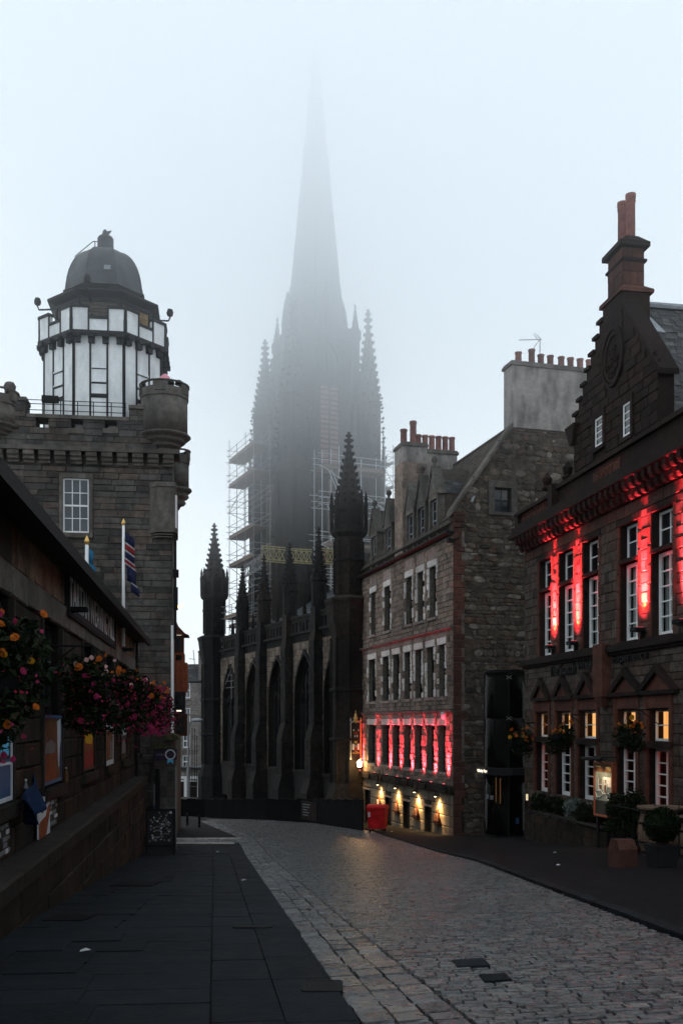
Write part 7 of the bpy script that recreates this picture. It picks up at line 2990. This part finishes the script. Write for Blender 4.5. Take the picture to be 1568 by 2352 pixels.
def barrel(label, p, r=.5, h=1.0):
    t = thing('barrel_table', label, 'barrel', p, 'barrel tables behind the railing')
    prof = [(r * .8, 0), (r * .95, h * .28), (r, h * .5), (r * .95, h * .72), (r * .8, h)]
    f_ = lambda z: np.interp(z, [q_[1] for q_ in prof], [q_[0] for q_ in prof])
    n = 18
    for k in range(n):
        q = MB()
        q.lathe(p, [(a, b) for a, b in prof], 1, k * 2 * math.pi / n + .012, False, (k + 1) * 2 * math.pi / n - .012)
        q.build('stave', M['shop_wood'], t)
    q = MB()
    q.lathe(p, [(.02, 0), (r * .76, 0), (r * .92, h * .5), (r * .76, h * .97), (.02, h * .97)], 18)
    q.build('inner', M['shop_dark'], t)
    for z in (.08, .3, .7, .92):
        q = MB()
        rr_ = f_(h * z) + .012
        q.lathe(p, [(rr_, h * z - .03), (rr_, h * z + .03)], 20, caps=False)
        q.build('hoop', M['black_iron'], t)
    q = MB()
    q.lathe(p, [(.02, h + .003), (r * 1.02, h + .003), (r * 1.02, h + .05), (.02, h + .05)], 22)
    q.build('table_top', M['shop_wood'], t)


p = ground_at(1520, 1965)
barrel('large dark barrel table behind the clipped ball', p, .62, 1.2)
p = Rf.P(Rf.u(1568, 1.4), 0, 1.5)
p.z = g(p.x, p.y)
barrel('barrel table cut by the right edge of the picture', p + Rf.U * .5, .5, 1.0)
rl_ = Fr(Rf.P(0, 0, 2.0), Rf.U)
ra, rb_ = rl_.u(1408), 16.5
rt = thing('iron_railing', 'black iron railing with spiked posts before the right-hand windows', 'railing', rl_.P(ra, g(*rl_.P(ra, 0)[:2]), 0))
zt_ = rl_.at(1450, 1858)[1]
for z in (zt_, zt_ - .95):
    q = MB()
    q.tube(rl_.P(ra, z, 0), rl_.P(rb_, z, 0), .02, 6)
    q.build('rail', M['black_iron'], rt)
u = ra
k = 0
while u < rb_:
    b_ = rl_.P(u, 0, 0)
    q = MB()
    q.tube(rl_.P(u, g(b_.x, b_.y), 0), rl_.P(u, zt_ + (.42 if k % 4 == 0 else .12), 0), .026 if k % 4 == 0 else .012, 6, .008 if k % 4 == 0 else .006)
    q.build('post' if k % 4 == 0 else 'baluster', M['black_iron'], rt)
    u += .3
    k += 1
for i, (x, dd, lb) in enumerate(((1432, 1.5, 'tall dark shrub behind the red sandstone block'), (1465, 1.1, 'dark shrub under the fourth lit window'))):
    uu = Rf.u(x, dd)
    p = Rf.P(uu, 0, dd)
    bush('garden_shrub', lb, 'shrub', Vector((p.x, p.y, g(p.x, p.y) + .95)), .62, .95, 1500, 80 + i, None, .06)
bn = Fr(Rf.P(0, 0, .9), Rf.U)
t = thing('garden_bench', 'dark red timber bench under the fifth lit window', 'bench', bn.P(bn.u(1530), g(*bn.P(bn.u(1530), 0)[:2]), 0))
b0, b1 = bn.u(1490), bn.u(1490) + 2.4
z = g(*bn.P(b0, 0)[:2])
for nm, a, b, c, d, e0, e1 in (('seat', b0, b1, .42, .47, -.05, .4), ('backrest', b0, b1, .6, 1.15, -.09, -.05), ('leg', b0 + .05, b0 + .12, 0, .42, -.05, .38), ('leg', b1 - .12, b1 - .05, 0, .42, -.05, .38), ('arm', b0, b0 + .07, .42, .7, -.05, .4), ('arm', b1 - .07, b1, .42, .7, -.05, .4)):
    q = MB()
    q.box(bn, a, b, z + c, z + d, e0, e1)
    q.build(nm, M['copper_wood'], t)
q = MB()
wp = Rf.P(Rf.u(1211, .1), 0, .1)
q.box(Fr(wp, Rf.U), -.04, .05, (HY - 1838) / F * wp.y, (HY - 1824) / F * wp.y, .0, .06)
t = tag(q.build('lit_box', M['lit_cream']), 'small lit box on the wall beside the glass entrance', 'wall light')

# ================================================= STREET THINGS
# red wheeled bin
p = ground_at(867, 1911)
BF = Fr(p, (.975, -.22, 0))
k = p.y / F
bw, bh = 42 * k / 2, 1.36
t = thing('wheeled_bin', 'red four-wheeled waste bin standing in front of the lit tavern wall', 'bin', p)
q = MB()
q.tap(BF, 0, .2, bh - .14, 0, bw * .86, bw * 1.0, .42, .5)
q.build('bin_body', M['red_plastic'], t)
q = MB()
q.tap(BF, 0, bh - .2, bh - .12, 0, bw * 1.05, bw * 1.07, .54, .55)
q.build('rim', M['red_plastic'], t)
q = MB()
n = 8
for i in range(n):
    a0_, a1_ = math.pi * i / n, math.pi * (i + 1) / n
    q.hexa([BF.P(-bw * 1.06, bh - .118, .53 * math.cos(a1_)), BF.P(bw * 1.06, bh - .118, .53 * math.cos(a1_)), BF.P(bw * 1.06, bh - .118, .53 * math.cos(a0_)), BF.P(-bw * 1.06, bh - .118, .53 * math.cos(a0_)),
            BF.P(-bw * 1.04, bh - .1 + .1 * math.sin(a1_), .53 * math.cos(a1_)), BF.P(bw * 1.04, bh - .1 + .1 * math.sin(a1_), .53 * math.cos(a1_)), BF.P(bw * 1.04, bh - .1 + .1 * math.sin(a0_), .53 * math.cos(a0_)), BF.P(-bw * 1.04, bh - .1 + .1 * math.sin(a0_), .53 * math.cos(a0_))])
q.build('lid', M['red_plastic'], t)
for sx in (-1, 1):
    for sd in (-1, 1):
        q = MB()
        c = BF.P(sx * bw * .68, .1, sd * .33)
        q.tube(c - BF.U * .03, c + BF.U * .03, .1, 14)
        wh_ = q.build('wheel', M['rubber'], t)
        q = MB()
        q.box(Fr(c, BF.U), -.045, .045, .04, .16, -.05, .05)
        q.build('castor_fork', M['galvanised'], wh_)
q = MB()
q.box(BF, -bw * .86, -bw * .62, .78, 1.02, .49, .503)
q.build('label', M['print_white'], t)
q = MB()
for sx in (-1, 1):
    q.tube(BF.P(sx * bw * .98, bh - .3, -.1), BF.P(sx * bw * 1.16, bh - .3, -.1), .03, 8)
q.build('lifting_pin', M['red_plastic'], t)

# sticker-covered black board on the left pavement
p = ground_at(370, 1962)
SF = Fr(p, (1, .1, 0))
k = p.y / F
w_, h_ = 33 * k, 104 * k
lean = .1
BFm = Fr(p + SF.N * .3, SF.U, Vector((0, 0, 1)) - SF.N * lean)
BBk = Fr(p - SF.N * .3, SF.U, Vector((0, 0, 1)) + SF.N * lean * 1.4)
t = thing('pavement_board', 'big black folding pavement board covered with small pale stickers', 'pavement board', p)
q = MB()
q.box(BFm, -w_, w_, .02, h_, -.03, 0)
fb = q.build('front_panel', M['black_timber'], t)
q = MB()
q.box(BBk, -w_, w_, .02, h_ * .99, -.0, .03)
q.build('back_panel', M['black_timber'], t)
q = MB()
for a, b, c, d in ((-w_, -w_ + .06, .0, h_), (w_ - .06, w_, .0, h_), (-w_, w_, h_ - .05, h_ + .02), (-w_, w_, .3, .36)):
    q.box(BFm, a, b, c, d, .001, .025)
q.build('frame', M['black_iron'], t)
rr = random.Random(31)
placed = []
ST = {}
for _ in range(900):
    a, b = rr.uniform(-w_ + .14, w_ - .14), rr.uniform(.5, h_ - .1)
    r_ = rr.uniform(.022, .05)
    if all((a - x) ** 2 + (b - y) ** 2 > (r_ + s_) ** 2 for x, y, s_ in placed):
        placed.append((a, b, r_))
for i, (a, b, r_) in enumerate(placed[:150]):
    kind = rr.choice(('round', 'square', 'tilted', 'strip', 'round'))
    m = M[rr.choice(('print_white', 'print_grey', 'print_grey', 'print_grey', 'sign_blue', 'print_dark'))]
    q = MB()
    if kind == 'round':
        q.prism(BFm, [(a + r_ * math.cos(x * .7854), b + r_ * math.sin(x * .7854)) for x in range(8)], .001, .004)
        q.prism(BFm, [(a + r_ * .6 * math.cos(x * .7854), b + r_ * .6 * math.sin(x * .7854)) for x in range(8)], .004, .005)
    else:
        wx, wy = (r_ * 1.2, r_ * .5) if kind == 'strip' else (r_ * .9, r_ * .9)
        t_ = .785 if kind == 'tilted' else rr.uniform(-.2, .2)
        q.prism(BFm, [(a + x * wx * math.cos(t_) - y * wy * math.sin(t_), b + x * wx * math.sin(t_) + y * wy * math.cos(t_)) for x, y in ((-1, -1), (1, -1), (1, 1), (-1, 1))], .001, .004)
    q.build('sticker', m, fb)

# bollards by the far pavement
for i, (x, y0, y1, lb) in enumerate(((430.5, 1894, 1868, 'thin black bollard at the far pavement edge, left one'), (458, 1898, 1873, 'thin black bollard at the far pavement edge, right one'))):
    p = ground_at(x, y0)
    h = (y0 - y1) * p.y / F
    q = MB()
    q.lathe(p, [(.075, -.05), (.07, h * .9), (.085, h * .91), (.085, h * .95), (.06, h), (.01, h + .01)], 10)
    tag(q.build('bollard', M['black_iron']), lb, 'bollard', 'bollards at the far pavement edge')
# far street lamp
p = ground_at(433, 1868)
Yl = p.y + 3
k = Yl / F
X = (433 - HX) * k
t = thing('street_lamp', 'tall grey street lamp with one arm at the far end of the street', 'street lamp', (X, Yl, g(X, Yl)))
z = lambda y: (HY - y) * k
q = MB()
q.tube((X, Yl, g(X, Yl)), (X, Yl, z(1765)), .13, 8)
q.tube((X, Yl, z(1765)), (X, Yl, z(1641)), .075, 8, .06)
q.build('pole', M['galvanised'], t)
q = MB()
q.path([Vector((X, Yl, z(1664))), Vector((X + 12 * k, Yl, z(1655)))], .05, 6)
q.path([Vector((X - 12 * k, Yl, z(1641))), Vector((X, Yl, z(1641)))], .04, 6)
q.build('arm', M['galvanised'], t)
q = MB()
c = Vector((X + 20 * k, Yl, z(1655)))
q.lathe(c, [(.02, -.12), (.22, -.08), (.3, .02), (.2, .14), (.02, .18)], 10)
v = np.array(q.v)
v[:, 0] = c.x + (v[:, 0] - c.x) * 1.6
q.v = [tuple(a) for a in v]
q.build('lantern', M['lead'], t, True)

# ------------------------------------------------ houses at the far end of the street
fh = thing('far_house', 'pale stone house closing the far end of the street, with a chimney on its right', 'house', (-15.5, 112, -7))
FY = 110.0
k = FY / F
FH = Fr((0, FY, 0), (1, 0, 0))
X_ = lambda x: (x - HX) * k
Zy = lambda y: (HY - y) * k
fx = [(422, 437, 1568 + 0, 1604), (422, 437, 1626, 1658), (420, 436, 1687, 1718), (419, 436, 1735, 1765), (409, 416, 1738, 1765)]
holes_ = [(X_(a), X_(b), Zy(d), Zy(c)) for a, b, c, d in fx]
wall(FH, X_(380), X_(500), -9, Zy(1564), holes_, -.5, -.03).build('wall', M['far_stone'], fh)
cs = cells(X_(400), X_(490), Zy(1860), Zy(1566), (.45, .6), (.7, 1.3), [(a - .1, b + .1, c - .2, d + .1) for a, b, c, d in holes_], .03)
lay(fh, on(FH, cs, -.05, .02, .012), M['far_stone'], 'stone', 200)
for a, b, c, d in holes_:
    window(fh, FH, a, b, c, d, -.15, 2, 2, M['white_paint'], M['blue_glass'] if c < Zy(1620) else M['print_grey'], .12, .06)
    q = MB()
    q.box(FH, a - .1, b + .1, c - .2, c - .01, -.1, .12)
    q.build('sill', M['far_stone'], fh)
q = MB()
RFh = Fr((0, FY - .2, Zy(1566)), (1, 0, 0), (0, .75, .9))
rr_l = (Zy(1524) - Zy(1566)) / .768
q.box(RFh, X_(380), X_(500), 0, rr_l, -.2, 0)
ro = q.build('roof', M['slate'], fh)
cs = cells(X_(402), X_(480), .05, rr_l, (.3, .32), (.35, .5), [], .02)
lay(ro, on(RFh, cs, -.01, .05, .01), M['slate'], 'slate', 120, 'flag')
q = MB()
q.box(FH, X_(456), X_(500), -8.8, Zy(1497), -3.4, .06)
chh = q.build('chimney', M['far_stone'], fh)
q = MB()
q.box(FH, X_(455), X_(502), Zy(1499), Zy(1495), -3.5, .16)
q.build('chimney_cap', M['far_stone'], chh)
for x in (461, 466.5, 472):
    q = MB()
    q.lathe(FH.P(X_(x), Zy(1495), -.5), [(.13, 0), (.12, 1.6), (.15, 1.7)], 8)
    q.build('chimney_pot', M['pale_stone'], chh)
q = MB()
q.path([FH.P(X_(441), Zy(1524), -2), FH.P(X_(438), Zy(1490), -2)], .04, 5)
q.path([FH.P(X_(428), Zy(1510), -2), FH.P(X_(442), Zy(1512), -2)], .03, 5)
q.build('aerial', M['black_iron'], ro)
q = MB()
q.box(FH, X_(380), X_(500), Zy(1642), Zy(1639), -.05, .12)
q.build('string_course', M['far_stone'], fh)
# white framed shopfront at its foot
sp_ = thing('shopfront', 'white framed shopfront with dark red panels at the far end of the street', 'shopfront', (-15, 96, -7))
SY = 96.0
k2 = SY / F
X2, Z2 = (lambda x: (x - HX) * k2), (lambda y: (HY - y) * k2)
SFt = Fr((0, SY, 0), (1, 0, 0))
q = MB()
q.box(SFt, X2(380), X2(462), -8, Z2(1768), -3, -.1)
q.build('wall', M['far_stone'], sp_)
for nm, a, b, y0, y1, m, d in (('fascia', 400, 459, 1789, 1783, 'white_paint', .1), ('fascia', 400, 459, 1795, 1792, 'white_paint', .08), ('pilaster', 423, 430, 1880, 1789.2, 'white_paint', .09), ('pilaster', 453, 459, 1880, 1789.2, 'white_paint', .09),
                               ('pilaster', 399, 405, 1880, 1789.2, 'white_paint', .09), ('window_panel', 405, 423, 1880, 1795.2, 'red_dark', .03), ('window_panel', 430, 453, 1880, 1795.2, 'red_dark', .03)):
    q = MB()
    q.box(SFt, X2(a) + .01, X2(b) - .01, Z2(y0), Z2(y1), -.1, d)
    q.build(nm, M[m], sp_)
q = MB()
q.box(SFt, X2(380), X2(462), Z2(1768), Z2(1762), -3.1, .25)
q.build('cornice', M['slate'], sp_)
# low wall and steps rail to the right of it
t = thing('street_railing', 'thin dark scaffold-like railing beside the far lamp, against the church', 'railing', at_Y(446, 1840, 82))
for x in (441.5, 447, 452.5):
    q = MB()
    q.tube(at_Y(x, 1868, 82), at_Y(x, 1672 if x < 452 else 1690, 82), .035, 5)
    q.build('post', M['black_iron'], t)
for y in (1718, 1748, 1762, 1792, 1806):
    q = MB()
    q.tube(at_Y(438, y, 82), at_Y(456, y + 1, 82), .03, 5)
    q.build('rail', M['galvanised'], t)

# ================================================= THE AIR: fog that thickens upwards until it swallows the spire
m = bpy.data.materials.new('fog')
m.use_nodes = True
nn = m.node_tree
nn.nodes.clear()
out = nn.nodes.new('ShaderNodeOutputMaterial')
pv_ = nn.nodes.new('ShaderNodeVolumePrincipled')
nn.links.new(pv_.outputs[0], out.inputs['Volume'])
pv_.inputs['Color'].default_value = (.97, .986, 1, 1)
pv_.inputs['Anisotropy'].default_value = .55
ge = nn.nodes.new('ShaderNodeNewGeometry')
sx = nn.nodes.new('ShaderNodeSeparateXYZ')
nn.links.new(ge.outputs['Position'], sx.inputs[0])
mr = nn.nodes.new('ShaderNodeMapRange')
mr.inputs[1].default_value = 8
mr.inputs[2].default_value = 66
nn.links.new(sx.outputs['Z'], mr.inputs[0])
pw_ = nn.nodes.new('ShaderNodeMath')
pw_.operation = 'POWER'
pw_.inputs[1].default_value = 1.5
nn.links.new(mr.outputs[0], pw_.inputs[0])
ma = nn.nodes.new('ShaderNodeMath')
ma.operation = 'MULTIPLY_ADD'
ma.inputs[1].default_value = .135
ma.inputs[2].default_value = .00008
nn.links.new(pw_.outputs[0], ma.inputs[0])
nn.links.new(ma.outputs[0], pv_.inputs['Density'])
try:
    m.cycles.volume_step_rate = .35
except Exception:
    pass
q = MB()
q.box(Fr((0, 0, 0), (1, 0, 0)), -34.5, 34.5, -12, 64, -130, 9.5)
hz = q.build('haze', m)
hz['kind'] = 'stuff'
